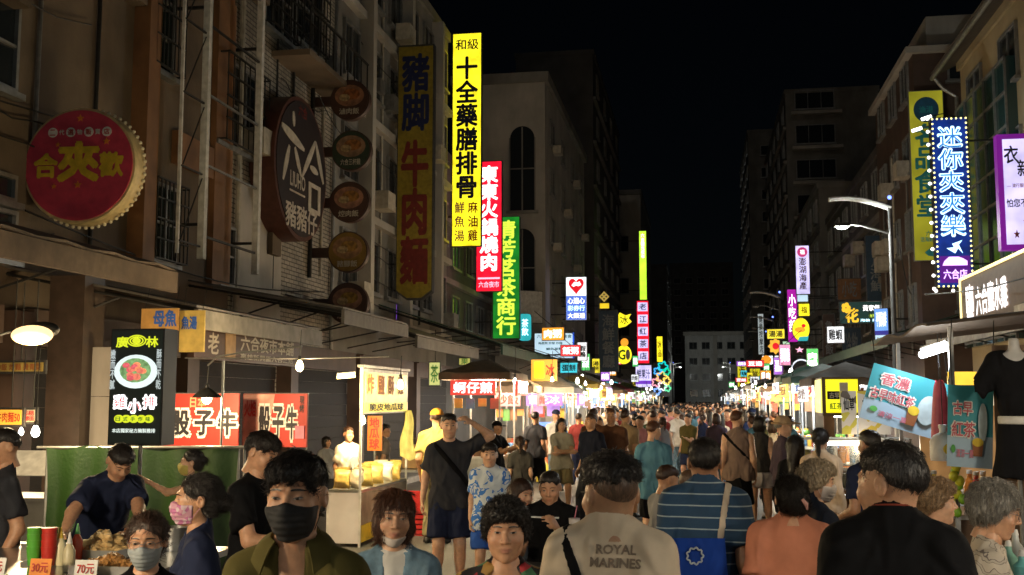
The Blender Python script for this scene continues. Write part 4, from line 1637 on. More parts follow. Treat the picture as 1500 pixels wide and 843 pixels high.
def shopfront(label, side, xf, y0, y1, m, open_=False):
    root = empty('shop_front', label=label, cat='shop front')
    s = 1 if side < 0 else -1
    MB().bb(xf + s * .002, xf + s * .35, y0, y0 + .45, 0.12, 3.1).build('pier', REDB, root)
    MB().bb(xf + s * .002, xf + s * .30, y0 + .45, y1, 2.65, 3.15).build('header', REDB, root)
    k = 9
    for i in range(k):
        z = .12 + i * .28
        MB().bb(xf + s * .01, xf + s * (.05 if i % 2 else .065), y0 + .45, y1, z, z + .275).build('slat', m, root)
    return root


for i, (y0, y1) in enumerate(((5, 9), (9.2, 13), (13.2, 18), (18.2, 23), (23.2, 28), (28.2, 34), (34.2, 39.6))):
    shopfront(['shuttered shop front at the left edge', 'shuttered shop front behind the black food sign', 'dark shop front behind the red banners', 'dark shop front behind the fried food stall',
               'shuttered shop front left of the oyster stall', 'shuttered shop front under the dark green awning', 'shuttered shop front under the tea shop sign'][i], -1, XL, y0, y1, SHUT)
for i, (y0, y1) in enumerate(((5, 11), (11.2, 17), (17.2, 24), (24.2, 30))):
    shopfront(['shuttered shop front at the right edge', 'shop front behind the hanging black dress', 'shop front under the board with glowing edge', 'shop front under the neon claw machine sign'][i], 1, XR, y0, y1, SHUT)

# pipes, meters, grilles and cables clinging to the near left walls
rr_ = random.Random(77)
for (Bd, ya, yb) in ((L1, 9.0, 16.2), (L2, 21.2, 26.4), (L3, 27.4, 39.4)):
    for k in range(5):
        y = ya + (yb - ya) * (k + .3 + .4 * rr_.random()) / 5
        z0, z1 = rr_.uniform(3.8, 6), rr_.uniform(9, 14.5)
        MB().tube([(XL + .05, y, z0), (XL + .05, y + .02, (z0 + z1) / 2), (XL + .05, y, z1)], rr_.choice((.022, .035, .05)), 7).build('pipe', rr_.choice((STEEL, BEIGE, DARKSTEEL)), Bd)
    for k in range(4):
        y, z = rr_.uniform(ya, yb), rr_.uniform(4.4, 11)
        MB().bb(XL + .003, XL + rr_.uniform(.15, .35), y - .25, y + .25, z, z + rr_.uniform(.3, .6)).build('wall_box', rr_.choice((STEEL, BEIGE, CONC)), Bd)
    for k in range(6):
        z = rr_.uniform(4.2, 12)
        a, b = ya + rr_.uniform(0, 2), yb - rr_.uniform(0, 2)
        MB().tube([(XL + .10, a + (b - a) * t / 10, z + rr_.uniform(-.05, .05) - .25 * math.sin(math.pi * t / 10)) for t in range(11)], .013, 5).build('cable', RUBBER, Bd)
for (px0, px1, py0, py1) in ((313, 376, 96, 222), (384, 425, -60, 52), (429, 468, -40, 72), (206, 254, 268, 384), (208, 252, -60, 105)):
    Bd = L2 if px0 > 300 else L1
    a, b = atx(px0, (py0 + py1) / 2, XL), atx(px1, (py0 + py1) / 2, XL); t, u = atx((px0 + px1) / 2, py0, XL), atx((px0 + px1) / 2, py1, XL)
    g = MB(); n = 8
    for k in range(n + 1):
        y = a.y + (b.y - a.y) * k / n; g.bb(XL + .28, XL + .30, y - .01, y + .01, u.z, t.z)
    for k in range(5):
        z = u.z + (t.z - u.z) * k / 4; g.bb(XL + .265, XL + .315, a.y, b.y, z - .012, z + .012)
    for y in (a.y, b.y): g.bb(XL, XL + .28, y - .015, y + .015, u.z, u.z + .03); g.bb(XL, XL + .28, y - .015, y + .015, t.z - .03, t.z)
    g.build('window_grille', DARKSTEEL, Bd)
for (Bd, xw, y0, y1, zz) in ((R2, XR2, 39, 45, 10), (R3, 7.6, 47, 65, 9)):
    for k in range(5):
        y, z = rr_.uniform(y0, y1), rr_.uniform(4.6, zz)
        MB().bb(xw - .5, xw - .02, y - .4, y + .4, z, z + .55).build('air_conditioner', BEIGE, Bd)
for (Bd, xw, y0, y1) in ((R1, XR, 8, 30), (R2, XR2, 38.4, 45.5)):
    for k in range(4):
        y = rr_.uniform(y0, y1); MB().tube([(xw - .05, y, 3.5), (xw - .05, y, 11)], .04, 6).build('pipe', rr_.choice((STEEL, BEIGE)), Bd)

# ------------------------------------------------------------------ signs
E_YEL = emit('lit yellow acrylic', (0.78, 0.64, 0.014), 1.45, .35, 2.4)
E_RED = emit('lit red acrylic', (0.68, 0.006, 0.022), 1.4, .35, 2.0)
E_GRN = emit('lit green acrylic', (0.008, 0.16, 0.015), 1.0, .4, 2.0)
E_WHT = emit('lit white acrylic', (0.85, 0.88, 0.92), 1.2, .2, 2.0)
E_PWH = emit('lit lilac white acrylic', (0.58, 0.52, 0.85), 1.1, .25, 2.0)
E_LBL = emit('lit pale blue acrylic', (0.50, 0.68, 0.80), 0.9, .10)
E_BLU = emit('lit deep blue acrylic', (0.01, 0.06, 0.42), 1.2, .4, 2.0)
E_CYA = emit('lit cyan acrylic', (0.03, 0.42, 0.45), 0.8, .2)
E_MAG = emit('lit magenta acrylic', (0.42, 0.01, 0.36), 0.9, .15)
E_LIM = emit('lit lime acrylic', (0.38, 0.72, 0.03), 1.6, .2)
E_ORG = emit('lit orange acrylic', (0.85, 0.30, 0.02), 1.0, .2)
T_WHT = emit('glowing white letters', (0.95, 0.92, 0.92), 1.6, 0)
T_PNK = emit('glowing pink letters', (0.95, 0.45, 0.6), 1.2, 0)
T_YEL = emit('glowing yellow letters', (0.62, 0.80, 0.06), 1.1, 0)
T_CYA = emit('glowing ice blue neon', (0.55, 0.85, 1.0), 1.8, 0)
T_LIL = emit('glowing lilac neon', (0.75, 0.45, 1.0), 1.6, 0)
T_BULB = emit('small warm marquee bulb', (1.0, 0.85, 0.25), 2.2, 0)
T_BULBW = emit('small white bulb', (1.0, 0.97, 0.92), 3.0, 0)
P_BLK = mat('sign black print', (0.012, 0.012, 0.018), .6)
P_NVY = mat('sign navy print', (0.012, 0.02, 0.09), .6)
P_RED = mat('sign red print', (0.50, 0.03, 0.02), .6)
P_MRN = mat('sign maroon print', (0.18, 0.02, 0.015), .6)
P_YEL = mat('sign yellow print', (0.75, 0.52, 0.03), .6)
P_WHT = mat('sign white print', (0.78, 0.76, 0.72), .6)
P_ORG = mat('sign orange print', (0.8, 0.26, 0.03), .6)
P_PNK = mat('sign pink print', (0.65, 0.20, 0.28), .6)
P_BLUE = mat('sign blue print', (0.03, 0.12, 0.5), .6)
P_TEAL = mat('sign teal print', (0.03, 0.35, 0.40), .6)
P_GRN = mat('sign green print', (0.10, 0.42, 0.08), .6)
P_BRN = mat('sign brown print', (0.30, 0.10, 0.03), .6)
U_YEL = mat('unlit yellow sign sheet', (0.33, 0.25, 0.028), .45, dirt=.4)
U_WHT = mat('unlit white sign sheet', (0.65, 0.64, 0.60), .45, dirt=.4)
U_BRN = mat('unlit dark brown sign board', (0.06, 0.028, 0.018), .5, dirt=.2)
U_RED = mat('unlit red sign sheet', (0.62, 0.06, 0.11), .35, var=.15)
U_NVY = mat('unlit navy sign sheet', (0.025, 0.06, 0.11), .5, dirt=.3)
RIM = mat('sign rim metal', (0.10, 0.10, 0.10), .45, .6)


def sign(label, px0, px1, py0, py1, Y, face, t=.22, rim=RIM, mount=None, yaw=0.0, cat='sign', outline=None, name='sign', group=None, frame=.03):
    """A projecting sign box seen between the given picture bounds when it stands at distance Y. mount: x of the wall that carries it."""
    a, b = at(px0, (py0 + py1) / 2, Y), at(px1, (py0 + py1) / 2, Y)
    u, d = at((px0 + px1) / 2, py0, Y), at((px0 + px1) / 2, py1, Y)
    w, h = (b.x - a.x), u.z - d.z
    if yaw: w = w / max(.2, math.cos(yaw))
    c = Vector(((a.x + b.x) / 2, Y, (u.z + d.z) / 2))
    root = empty(name, c, yaw, label, cat, group)
    W_, H_ = w / 2, h / 2
    if outline is None:
        MB().bb(-W_, W_, -t / 2 + .012, t / 2, -H_, H_).build('sign_box', rim, root)
        MB().bb(-W_ + frame, W_ - frame, -t / 2, -t / 2 + .03, -H_ + frame, H_ - frame).build('face', face, root)
    else:
        o = [(x * w, z * h) for x, z in outline]
        MB().prism(o, -t / 2 + .012, t / 2).build('sign_box', rim, root)
        MB().prism([(x * .95, z * .985) for x, z in o], -t / 2, -t / 2 + .03).build('face', face, root)
    if mount is not None:
        for fz in ((-.36, .36) if h > 1.5 else (0,)):
            p = Vector((mount - c.x, 0, fz * h))
            q = Vector(((-W_ if mount < c.x else W_) * .97, 0, fz * h))
            MB().tube([p, q], .03, 6).build('bracket', DARKSTEEL, root)
    return root, w, h, -t / 2


def txt(S, s, m, cx, cz, w, h, vertical=False, bold=.02, name='lettering', off=.006):
    """Lettering on a sign; cx, cz, w, h as fractions of its face."""
    root, W_, H_, y = S
    return letters(name, s, m, root, (cx * W_, y - off, cz * H_), w * W_ if w else None, h * H_ if h else None, bold, vertical)


def shape(S, name, outline, m, off=.006, t=.012):
    root, W_, H_, y = S
    return MB().prism([(x * W_, z * H_) for x, z in outline], y - off - t, y - .001).build(name, m, root)


def disc(cx, cz, rx, rz, n=24):
    return [(cx + rx * math.cos(2 * math.pi * i / n), cz + rz * math.sin(2 * math.pi * i / n)) for i in range(n)]


def star(cx, cz, r, ar=1.0):
    return [(cx + (r if i % 2 == 0 else r * .42) * math.sin(math.pi * i / 5) * ar, cz + (r if i % 2 == 0 else r * .42) * math.cos(math.pi * i / 5)) for i in range(10)]


# --- left side
S = sign('tall glowing yellow sign listing ten-herb pork rib soup in navy characters', 663, 706, 50, 362, 40, E_YEL, mount=XL)
txt(S, '和級', P_NVY, 0, .445, .78, .05, bold=.02)
txt(S, '十全藥膳排骨', P_NVY, 0, .055, .72, .66, True, .035)
for i, (a, b) in enumerate((('麻', '鮮'), ('油', '魚'), ('雞', '湯'))):
    txt(S, b, P_PNK, -.23, -.32 - i * .065, .32, .05); txt(S, a, P_RED, .22, -.32 - i * .065, .32, .05)
S = sign('glowing red hot pot sign with white vertical characters', 698, 736, 237, 428, 44, E_RED, mount=XL)
txt(S, '東東火鍋燒肉', T_WHT, 0, .06, .66, .80, True, .035)
shape(S, 'stripe', [(-.42, -.405), (.42, -.405), (.42, -.392), (-.42, -.392)], T_PNK)
txt(S, '六合夜市', T_PNK, 0, -.445, .78, .045)
S = sign('glowing green tea merchant sign with yellow vertical characters', 722, 762, 318, 497, 48, E_GRN, mount=XL - .6)
txt(S, '清芳茗茶商行', T_YEL, 0, 0, .68, .93, True, .03)
S = sign('small green sign with two yellow characters behind the yellow sign', 653, 679, 428, 492, 50, emit('dim green acrylic', (0.03, 0.16, 0.02), .6), mount=XL - .6, t=.15)
txt(S, '商行', T_YEL, 0, 0, .6, .8, True, .02)
S = sign('tall unlit yellow beef noodle sign with pointed foot', 583, 636, 68, 440, 32, U_YEL, mount=XL, t=.3,
         outline=[(-.5, .5), (.5, .5), (.5, -.47), (.2, -.5), (-.2, -.5), (-.5, -.47)])
txt(S, '豬脚', P_NVY, 0, .31, .72, .30, True, .035)
txt(S, '牛肉麵', P_MRN, 0, -.16, .72, .55, True, .04)
# round red sign with bulbs round its rim
c = at(124, 246, 14.0)
rr = (at(203, 246, 14).x - at(46, 246, 14).x) / 2
root = empty('round_sign', c, R(4), 'round red claw machine sign with yellow characters and bulbs round its rim', 'sign')
MB().lathe([(rr * .99, -.16), (rr, -.14), (rr, .16), (rr * .98, .18)], axis='Y', n=64).build('rim', mat('cream sign rim', (0.62, 0.48, 0.24), .5), root, True)
MB().lathe([(rr * .01, -.175), (rr * .95, -.175), (rr * .95, -.15)], axis='Y', n=64).build('face', U_RED, root)
for i in range(56):
    q = 2 * math.pi * i / 56
    if i == 0:
        _bm = MB().ball((0, 0, 0), .028, 8, 5).mesh('bulb')
        _bm.materials.append(mat('unlit cream bulb', (0.75, 0.68, 0.5), .25))
    add('bulb', _bm, None, root).location = ((rr + .02) * math.cos(q), .10, (rr + .02) * math.sin(q))
SS = (root, 2 * rr, 2 * rr, -.176)
txt(SS, '夾', P_YEL, .0, .03, .34, .32, bold=.055); txt(SS, '合', P_YEL, -.29, .0, .20, .20, bold=.05); txt(SS, '歡', P_YEL, .29, .0, .20, .20, bold=.045)
for i, ch in enumerate('二代選物販賣店'):
    x = -.24 + i * .08
    if i % 2 == 0:
        shape(SS, 'character_disc', disc(x, .285, .042, .042, 20), P_WHT, .002, .004); txt(SS, ch, P_RED, x, .285, .05, .05, off=.009)
    else: txt(SS, ch, P_WHT, x, .285, .045, .045)
for (x, z, r) in ((.0, .405, .035), (.24, .20, .035), (-.19, .18, .026), (-.21, -.18, .026), (.0, -.17, .035)):
    shape(SS, 'star', star(x, z, r), P_ORG, .002, .004)
MB().tube([(XL - c.x, 0, -.1), (-rr * .97, 0, -.1)], .04).build('bracket', STEEL, root)
MB().tube([(XL - c.x, 0, .55), (-rr * .8, 0, .5)], .02).build('bracket', STEEL, root)
# the big dark round board hung flat on the tiled wall
c = atx(406, 250, XL)
root = empty('round_sign', (XL + .3, c.y, c.z), R(90), 'large dark round wooden sign lettered in white on the tiled wall', 'sign')
D = 1.62
MB().lathe([(D, -.28), (D * 1.0, .28)], axis='Y', n=64).build('rim', mat('red brown sign rim', (0.09, 0.03, 0.02), .5), root, True)
MB().lathe([(D * .01, -.30), (D * .94, -.30), (D * .94, -.27)], axis='Y', n=64).build('face', mat('charcoal sign face', (0.022, 0.014, 0.016), .5), root)
SS = (root, 2 * D, 2 * D, -.301)
P_CRM = mat('sign cream print', (0.55, 0.50, 0.42), .6)


def stroke(x0, z0, x1, z1, w0, w1):
    dx, dz = x1 - x0, z1 - z0; L = math.hypot(dx, dz); nx, nz = -dz / L, dx / L
    pts = []
    for i in range(9):
        t = i / 8; w = (w0 + (w1 - w0) * t) * math.sin(math.pi * (.12 + .76 * t)) / 2
        pts.append((x0 + dx * t + nx * w, z0 + dz * t + nz * w))
    for i in range(8, -1, -1):
        t = i / 8; w = (w0 + (w1 - w0) * t) * math.sin(math.pi * (.12 + .76 * t)) / 2
        pts.append((x0 + dx * t - nx * w, z0 + dz * t - nz * w))
    return pts


for st in ((-.20, .36, -.18, .26, .05, .05), (-.40, .22, .02, .14, .08, .06), (-.26, .11, -.36, -.14, .07, .05), (-.16, .12, -.03, -.06, .06, .05),
           (.24, .25, -.02, -.06, .07, .05), (.24, .25, .42, -.02, .06, .06), (.14, .05, .30, .03, .05, .05)):
    shape(SS, 'stroke', stroke(*st), P_CRM, .002, .012)
for o in ([(.12, -.06), (.36, -.06), (.36, -.09), (.12, -.09)], [(.12, -.24), (.36, -.24), (.36, -.27), (.12, -.27)], [(.12, -.09), (.17, -.09), (.17, -.24), (.12, -.24)], [(.31, -.09), (.36, -.09), (.36, -.24), (.31, -.24)]):
    shape(SS, 'stroke', o, P_CRM, .002, .012)
txt(SS, 'LIUHO', P_CRM, -.09, -.10, .28, .10, bold=.02)
shape(SS, 'underline', [(-.24, -.178), (.05, -.178), (.05, -.190), (-.24, -.190)], P_CRM, .002, .01)
txt(SS, '豬豬仔', P_CRM, .0, -.345, .60, .17, bold=.02)
txt(SS, '六合', P_MRN, -.02, .40, .16, .08)
# five round food signs, one under the other
FOODS = [((.42, .20, .11), '滷肉飯', (0.07, 0.03, 0.02)), ((.40, .24, .14), '六合三杯雞', (0.03, 0.05, 0.03)), ((.45, .22, .14), '焢肉飯', (0.07, 0.03, 0.02)),
         ((.42, .22, .10), '豬腳飯', (0.24, 0.14, 0.02)), ((.40, .20, .12), '爌肉湯', (0.07, 0.03, 0.02))]
FOODN = ['topmost', 'second', 'third', 'fourth', 'lowest']
for i, ((fc, word, ring)) in enumerate(FOODS):
    c = at([514, 516, 513, 511, 511][i], [148, 222, 297, 370, 445][i], 25.2)
    r_ = .50
    root = empty('round_sign', c, 0, f'{FOODN[i]} of the five round brown food signs stacked on the tiled wall', 'sign', 'round food signs')
    MB().lathe([(r_, -.10), (r_, .10)], axis='Y', n=40).build('rim', U_BRN, root, True)
    MB().lathe([(.01, -.115), (r_ * .94, -.115), (r_ * .94, -.09)], axis='Y', n=40).build('face', mat(f'food sign ring {i}', ring, .5), root)
    SS = (root, 2 * r_, 2 * r_, -.116)
    shape(SS, 'bowl_picture', disc(0, .10, .37, .27), mat(f'food sign plate {i}', (fc[0] * .8, fc[1] * .8, fc[2] * .8), .5, var=.6, scale=6), .002, .006)
    shape(SS, 'food_picture', disc(.05, .13, .22, .14, 14), mat(f'food sign food {i}', (.30, .10 + .02 * i, .03), .5, var=.8, scale=9), .010, .006)
    shape(SS, 'food_picture', disc(-.12, .05, .14, .09, 12), mat(f'food sign side {i}', (.45, .32, .16), .5, var=.8, scale=9), .014, .006)
    txt(SS, word, P_CRM, 0, -.29, .50, .15, bold=.02, off=.008)
    MB().bb(XL - c.x, -r_ * .95, -.05, .05, -.12, .12).build('bracket', U_BRN, root)
# smaller left signs further on
S = sign('plain white unlit board hung askew past the green tea sign', 759, 793, 426, 474, 52, U_WHT, t=.08, yaw=R(35), mount=None)
MB().tube([(0, .03, -.9), (0, .6, -1.6), (-1.5, 3.0, -1.9)], .03, 6).build('bracket', DARKSTEEL, S[0])
S = sign('small rounded teal light sign below the white board', 760, 779, 460, 500, 51, E_CYA, t=.18, mount=XC - .9,
         outline=[(x, z) for x, z in ([(.5 * math.copysign(min(1, abs(math.cos(q)) * 1.5), math.cos(q)), .5 * math.copysign(min(1, abs(math.sin(q)) * 1.15), math.sin(q))) for q in [2 * math.pi * i / 20 for i in range(20)]])])
txt(S, '茶飲', T_CYA, 0, 0, .5, .6, True)
S = sign('wide pale blue light box printed with a menu', 783, 842, 488, 526, 50, E_LBL, t=.25, mount=XC - 1.6)
txt(S, '六合觀光夜市美食', P_TEAL, 0, .36, .86, .13); txt(S, '海產粥 炒飯 炒麵', P_TEAL, -.1, .1, .6, .10); txt(S, '鱔魚意麵', P_TEAL, .0, -.12, .4, .10)
shape(S, 'stripe', [(-.35, -.40), (.42, -.36), (.42, -.30), (-.35, -.34)], P_BLK)
shape(S, 'stripe', [(.455, -.5), (.495, -.5), (.495, .5), (.455, .5)], E_BLU)
S = sign('upright light sign with a red heart above blue lettering', 829, 860, 406, 470, 55, E_WHT, t=.25, mount=XC)
shape(S, 'lower_field', [(-.47, -.485), (.47, -.485), (.47, .06), (-.47, .06)], emit('lit mid blue acrylic', (0.08, 0.16, 0.60), 1.0), .002, .004)
_ht = [(.36 * math.sin(q) ** 3, .30 + .013 * (13 * math.cos(q) - 5 * math.cos(2 * q) - 2 * math.cos(3 * q) - math.cos(4 * q))) for q in [2 * math.pi * i / 36 for i in range(36)]]
shape(S, 'heart', _ht, emit('lit red print', (.75, .01, .02), .9), .002, .008)
shape(S, 'handshake', [(-.22, .30), (-.08, .38), (.04, .36), (.16, .39), (.24, .31), (.10, .28), (.0, .30), (-.12, .27)], T_WHT, .012, .004)
txt(S, '心連心', T_WHT, 0, -.05, .8, .14, off=.01); txt(S, '彩券行', T_CYA, 0, -.22, .8, .12, off=.01); txt(S, '大樂透', T_WHT, 0, -.39, .8, .12, off=.01)
S = sign('tall unlit navy sign with grey characters', 877, 906, 455, 545, 60, U_NVY, mount=XC)
txt(S, '海鮮餐廳', mat('sign grey print', (.2, .22, .24), .6), 0, 0, .6, .86, True)
S = sign('gold diamond lattice ornament above the navy sign', 877, 893, 427, 443, 59, emit('gold ornament', (.55, .38, .08), .6), t=.1, outline=[(0, .5), (.5, 0), (0, -.5), (-.5, 0)], rim=DARKSTEEL, mount=XC)
for a, b in ((-.2, 0), (.2, 0), (0, .2), (0, -.2)): shape(S, 'diamond', [(a, b + .1), (a + .1, b), (a, b - .1), (a - .1, b)], P_BLK)
S = sign('small gold lamp sign under the diamond ornament', 878, 893, 444, 453, 59.5, emit('gold acrylic', (.8, .55, .02), .9), t=.12, mount=XC)
S = sign('bright yellow leaf shaped light sign beside the navy sign', 903, 926, 458, 481, 62, E_YEL, t=.2, outline=[(-.4, -.5), (.1, -.4), (.5, -.1), (.3, .1), (.45, .4), (.1, .3), (-.3, .5), (-.5, .1)], mount=XC)
txt(S, '冰', P_GRN, 0, 0, .5, .5)
S = sign('round yellow light sign with a grey figure below the leaf sign', 902, 926, 506, 534, 62, E_YEL, t=.2, outline=disc(0, 0, .5, .5), mount=XC)
txt(S, 'G', P_GRN, -.12, 0, .4, .5, bold=.03); shape(S, 'figure', disc(.25, .0, .14, .28, 14), U_WHT)
S = sign('small round orange lamp over the round yellow sign', 909, 921, 496, 508, 62, E_ORG, t=.3, outline=disc(0, 0, .5, .5), mount=XC, cat='lamp', name='round_lamp')
S = sign('slim lime green light column far down the left side', 936.5, 947.5, 339, 440, 80, E_LIM, t=.4, mount=XC)
txt(S, '六合觀光夜市', T_WHT, 0, .28, .5, .36, True)
S = sign('red vertical light sign with five white square tiles', 933, 951, 441, 533, 80, E_RED, t=.4, mount=XC)
for i, ch in enumerate('老江紅茶店'):
    zc = .40 - i * .195
    shape(S, 'tile', [(-.40, zc - .07), (.40, zc - .07), (.40, zc + .07), (-.40, zc + .07)], E_PWH, .003, .01); txt(S, ch, P_BLUE, 0, zc, .55, .10, off=.018)
S = sign('purple and white light sign under the red tiled sign', 931, 955, 535, 568, 79, E_PWH, t=.4, mount=XC)
txt(S, '鮮果汁', P_BLUE, 0, .1, .8, .4); shape(S, 'stripe', [(-.48, -.35), (.48, -.35), (.48, -.2), (-.48, -.2)], emit('lit violet acrylic', (.15, .03, .5), .9))
S = sign('narrow yellow light sign right of the red tiled sign', 962, 971, 493, 531, 86, E_YEL, t=.4, mount=-6.5)
txt(S, '冰品', P_RED, 0, 0, .6, .6, True)
# neon cluster
NE = empty('neon_sign', at(969, 556, 74), 0, 'cluster of colourful neon flowers and leaves far down the left side', 'sign')
MB().bb(-.55, .55, .02, .12, -1.15, 1.15).build('backing', BLACKPAINT, NE)
for i, (x, z, r, cl) in enumerate(((.1, .85, .28, (0, .5, .5)), (-.25, .55, .22, (.05, .35, .8)), (.35, .5, .2, (0, .5, .25)), (0, .15, .3, (.9, .5, .1)), (.35, -.1, .22, (.8, .6, .1)), (-.35, -.2, .25, (.8, .3, .4)), (.05, -.45, .25, (.7, .7, .7)), (.4, -.6, .18, (.1, .6, .3)), (-.3, -.8, .2, (.2, .4, .9)))):
    m_ = emit(f'neon tint {i}', cl, 1.1, 0)
    MB().tube([(x + r * (1 + .25 * math.cos(5 * q)) * math.cos(q), -.03, z + r * (1 + .25 * math.cos(5 * q)) * math.sin(q)) for q in [2 * math.pi * k / 30 for k in range(31)]], .05, 5).build('neon_tube', m_, NE)
MB().tube([(0, .08, -1.15), (0, .08, -NE.location.z)], .06).build('pole', DARKSTEEL, NE)

# --- right side
S = sign('blue neon claw machine sign edged with yellow bulbs', 1366, 1421, 173, 423, 31, emit('lit dark navy acrylic', (0.004, 0.02, 0.15), 1.0, .5, 3.0), t=.25, mount=XR, rim=BLACKPAINT)
root, w_, h_, y_ = S
txt(S, '迷你夾夾樂', T_CYA, 0, .12, .64, .64, True, .045)
txt(S, '迷你夾夾樂', emit('lit blue letter core', (0.02, 0.16, 0.5), 1.0, 0), 0, .12, .62, .625, True, .0, off=.012)
shape(S, 'arrow', [(-.05, -.245), (.22, -.225), (.12, -.25), (.22, -.30), (.10, -.27), (.02, -.30), (-.2, -.27), (0, -.265)], T_CYA)
shape(S, 'lower_field', [(-.40, -.47), (.40, -.47), (.40, -.315), (-.40, -.315)], emit('lit violet field', (.10, .01, .22), .7), .002, .004)
shape(S, 'car_outline', [(-.33, -.37), (.33, -.37), (.33, -.345), (.22, -.33), (.10, -.32), (-.15, -.32), (-.28, -.345)], T_LIL, .008, .006)
txt(S, '六合店', T_LIL, 0, -.42, .62, .055, off=.012)
_bm = MB().ball((0, 0, 0), .026, 7, 5).mesh('bulb'); _bm.materials.append(T_BULB)
_bw = MB().ball((0, 0, 0), .045, 7, 5).mesh('bulb'); _bw.materials.append(T_BULBW)
n_ = 34
for i in range(n_ + 1):
    z = -h_ / 2 + .05 + (h_ - .1) * i / n_
    for x in (-w_ / 2 + .05, w_ / 2 - .05): add('bulb', _bm, None, root).location = (x, y_ - .015, z)
for i in range(1, 7):
    x = -w_ / 2 + .05 + (w_ - .1) * i / 7
    for z in (-h_ / 2 + .05, h_ / 2 - .05): add('bulb', _bm, None, root).location = (x, y_ - .015, z)
for i in range(14): add('bulb', _bw, None, root).location = (-w_ / 2 - .05, 0, -h_ / 2 + h_ * i / 13)
for i in range(3): add('bulb', _bw, None, root).location = (-w_ / 2 + w_ * i / 2.2, 0, -h_ / 2 - .06)
# two spot lamps over it
for (x, z) in ((1357, 173), (1343, 190)):
    p = at(x, z, 31)
    o = empty('spot_lamp', p, 0, 'small spot lamp ' + ('higher' if z < 180 else 'lower') + ' of two at the claw machine sign', 'lamp', 'spot lamps at the neon sign')
    MB().tube([(-.13, 0, -.04), (.13, 0, .04)], .045, 8).build('lamp_head', T_BULBW, o, True)
    MB().tube([(.13, 0, .05), (.5, .05, .12), (at(1400, 175, 31).x - p.x, .05, at(1400, 170, 31).z - p.z)], .015, 6).build('arm', DARKSTEEL, o)
S = sign('tall yellow restaurant banner with blue brush characters and blue disc', 1334, 1386, 133, 383, 37.6, emit('dim lit yellow banner', (0.50, 0.47, 0.03), .34, .4, 1.0), t=.12, mount=XR2 + .9, rim=STEEL)
shape(S, 'disc', disc(0, .385, .36, .075), mat('banner blue disc', (.02, .12, .24), .5), .002, .006)
txt(S, '漁港', P_TEAL, 0, .385, .4, .04, off=.012)
txt(S, '名品食堂', P_TEAL, -.05, .03, .66, .54, True, .03)
txt(S, '六合店', P_TEAL, .08, -.34, .45, .03); txt(S, '活海鮮現撈', P_TEAL, .0, -.375, .6, .028)
shape(S, 'fish', [(-.2, -.45), (0, -.42), (.2, -.44), (.34, -.42), (.30, -.46), (.1, -.475), (-.1, -.47)], P_TEAL)
S = sign('white light sign with purple frame and black characters at the right edge', 1461, 1522, 198, 367, 24, E_PWH, t=.25, mount=XR, rim=emit('lit purple frame', (.16, .01, .22), .8), frame=.11)
txt(S, '衣', P_BLK, -.17, .32, .34, .15, bold=.02); txt(S, '新', P_BLK, .12, .20, .30, .14, bold=.02); txt(S, '怕您不來', P_BLK, .0, -.10, .66, .07); txt(S, '— 流行服飾 —', P_PNK, 0, .05, .6, .035)
shape(S, 'flower', star(.16, -.27, .06, 2), P_ORG); shape(S, 'flower', star(-.12, -.37, .04, 2), P_PNK)
# the long board with a glowing edge, flat along the awning
a, b = atx(1423, 405, 5.35), atx(1505, 370, 5.35)
BR = empty('sign', (5.35, (a.y + b.y) / 2, 0), R(-90), 'brown fascia board with white raised characters and glowing yellow edge', 'sign')
z0, z1 = atx(1425, 492, 5.35).z, a.z
hw = (a.y - b.y) / 2 + .9
MB().bb(-hw, hw, .0, .18, z0, z1).build('board', mat('brown sign board', (.20, .13, .08), .6, var=.15), BR)
for (x0, x1, za, zb) in ((-hw - .05, hw + .05, z1, z1 + .05), (-hw - .05, -hw, z0, z1)):
    MB().bb(x0, x1, -.03, .05, za, zb).build('light_strip', emit('warm light strip', (1, .82, .35), 1.6, 0), BR)
SS = (BR, 2 * hw, z1 - z0, -.001)
letters('lettering', '鹽', T_WHT, BR, (-hw + .75, -.02, (z0 + z1) / 2), .62, .85, .02)
letters('lettering', '六合鹽水雞', T_WHT, BR, (-hw + 2.35, -.02, (z0 + z1) / 2 + .05), 2.2, .55, .02)
S = sign('dark green light sign with an orange flower and white lettering', 1229, 1300, 442, 475, 48, emit('dim dark green acrylic', (.012, .035, .03), .8), t=.2, mount=7.6)
for i in range(5): shape(S, 'petal', disc(-.36 + .055 * math.cos(1.25 * i), .22 + .14 * math.sin(1.25 * i), .045, .11, 12), emit('lit flower', (.85, .5, .03), 1.0))
txt(S, '花', emit('lit flower', (.85, .5, .03), 1.0), -.24, -.12, .26, .6, bold=.04)
txt(S, '黃家餐館', T_WHT, .22, .2, .46, .26); txt(S, '台灣小吃', T_YEL, .26, -.14, .3, .14); txt(S, '海鮮 熱炒', T_CYA, .16, -.34, .46, .12)
S = sign('blue and lilac light box turned towards the street', 1283, 1303, 452, 507, 40, E_LBL, t=.30, yaw=R(-25), mount=None, rim=mat('dark box rim', (.05, .05, .055), .5))
shape(S, 'blue_field', [(-.45, -.10), (.45, -.10), (.45, .48), (-.45, .48)], emit('lit sky blue', (.15, .35, .85), .9), .002, .006)
shape(S, 'navy_field', [(-.45, -.22), (.45, -.22), (.45, -.10), (-.45, -.10)], emit('lit navy', (.03, .03, .25), .8), .002, .006)
txt(S, '平價海鮮', T_WHT, 0, .2, .7, .4)
MB().tube([(0, .2, .3), (1.6, 1.2, .3)], .03).build('bracket', DARKSTEEL, S[0])
txt(S, '熱炒店', P_MRN, 0, -.35, .7, .14)
S = sign('tall lilac white light sign with a red disc at its top', 1165, 1186, 360, 432, 58, E_PWH, t=.25, mount=7.4)
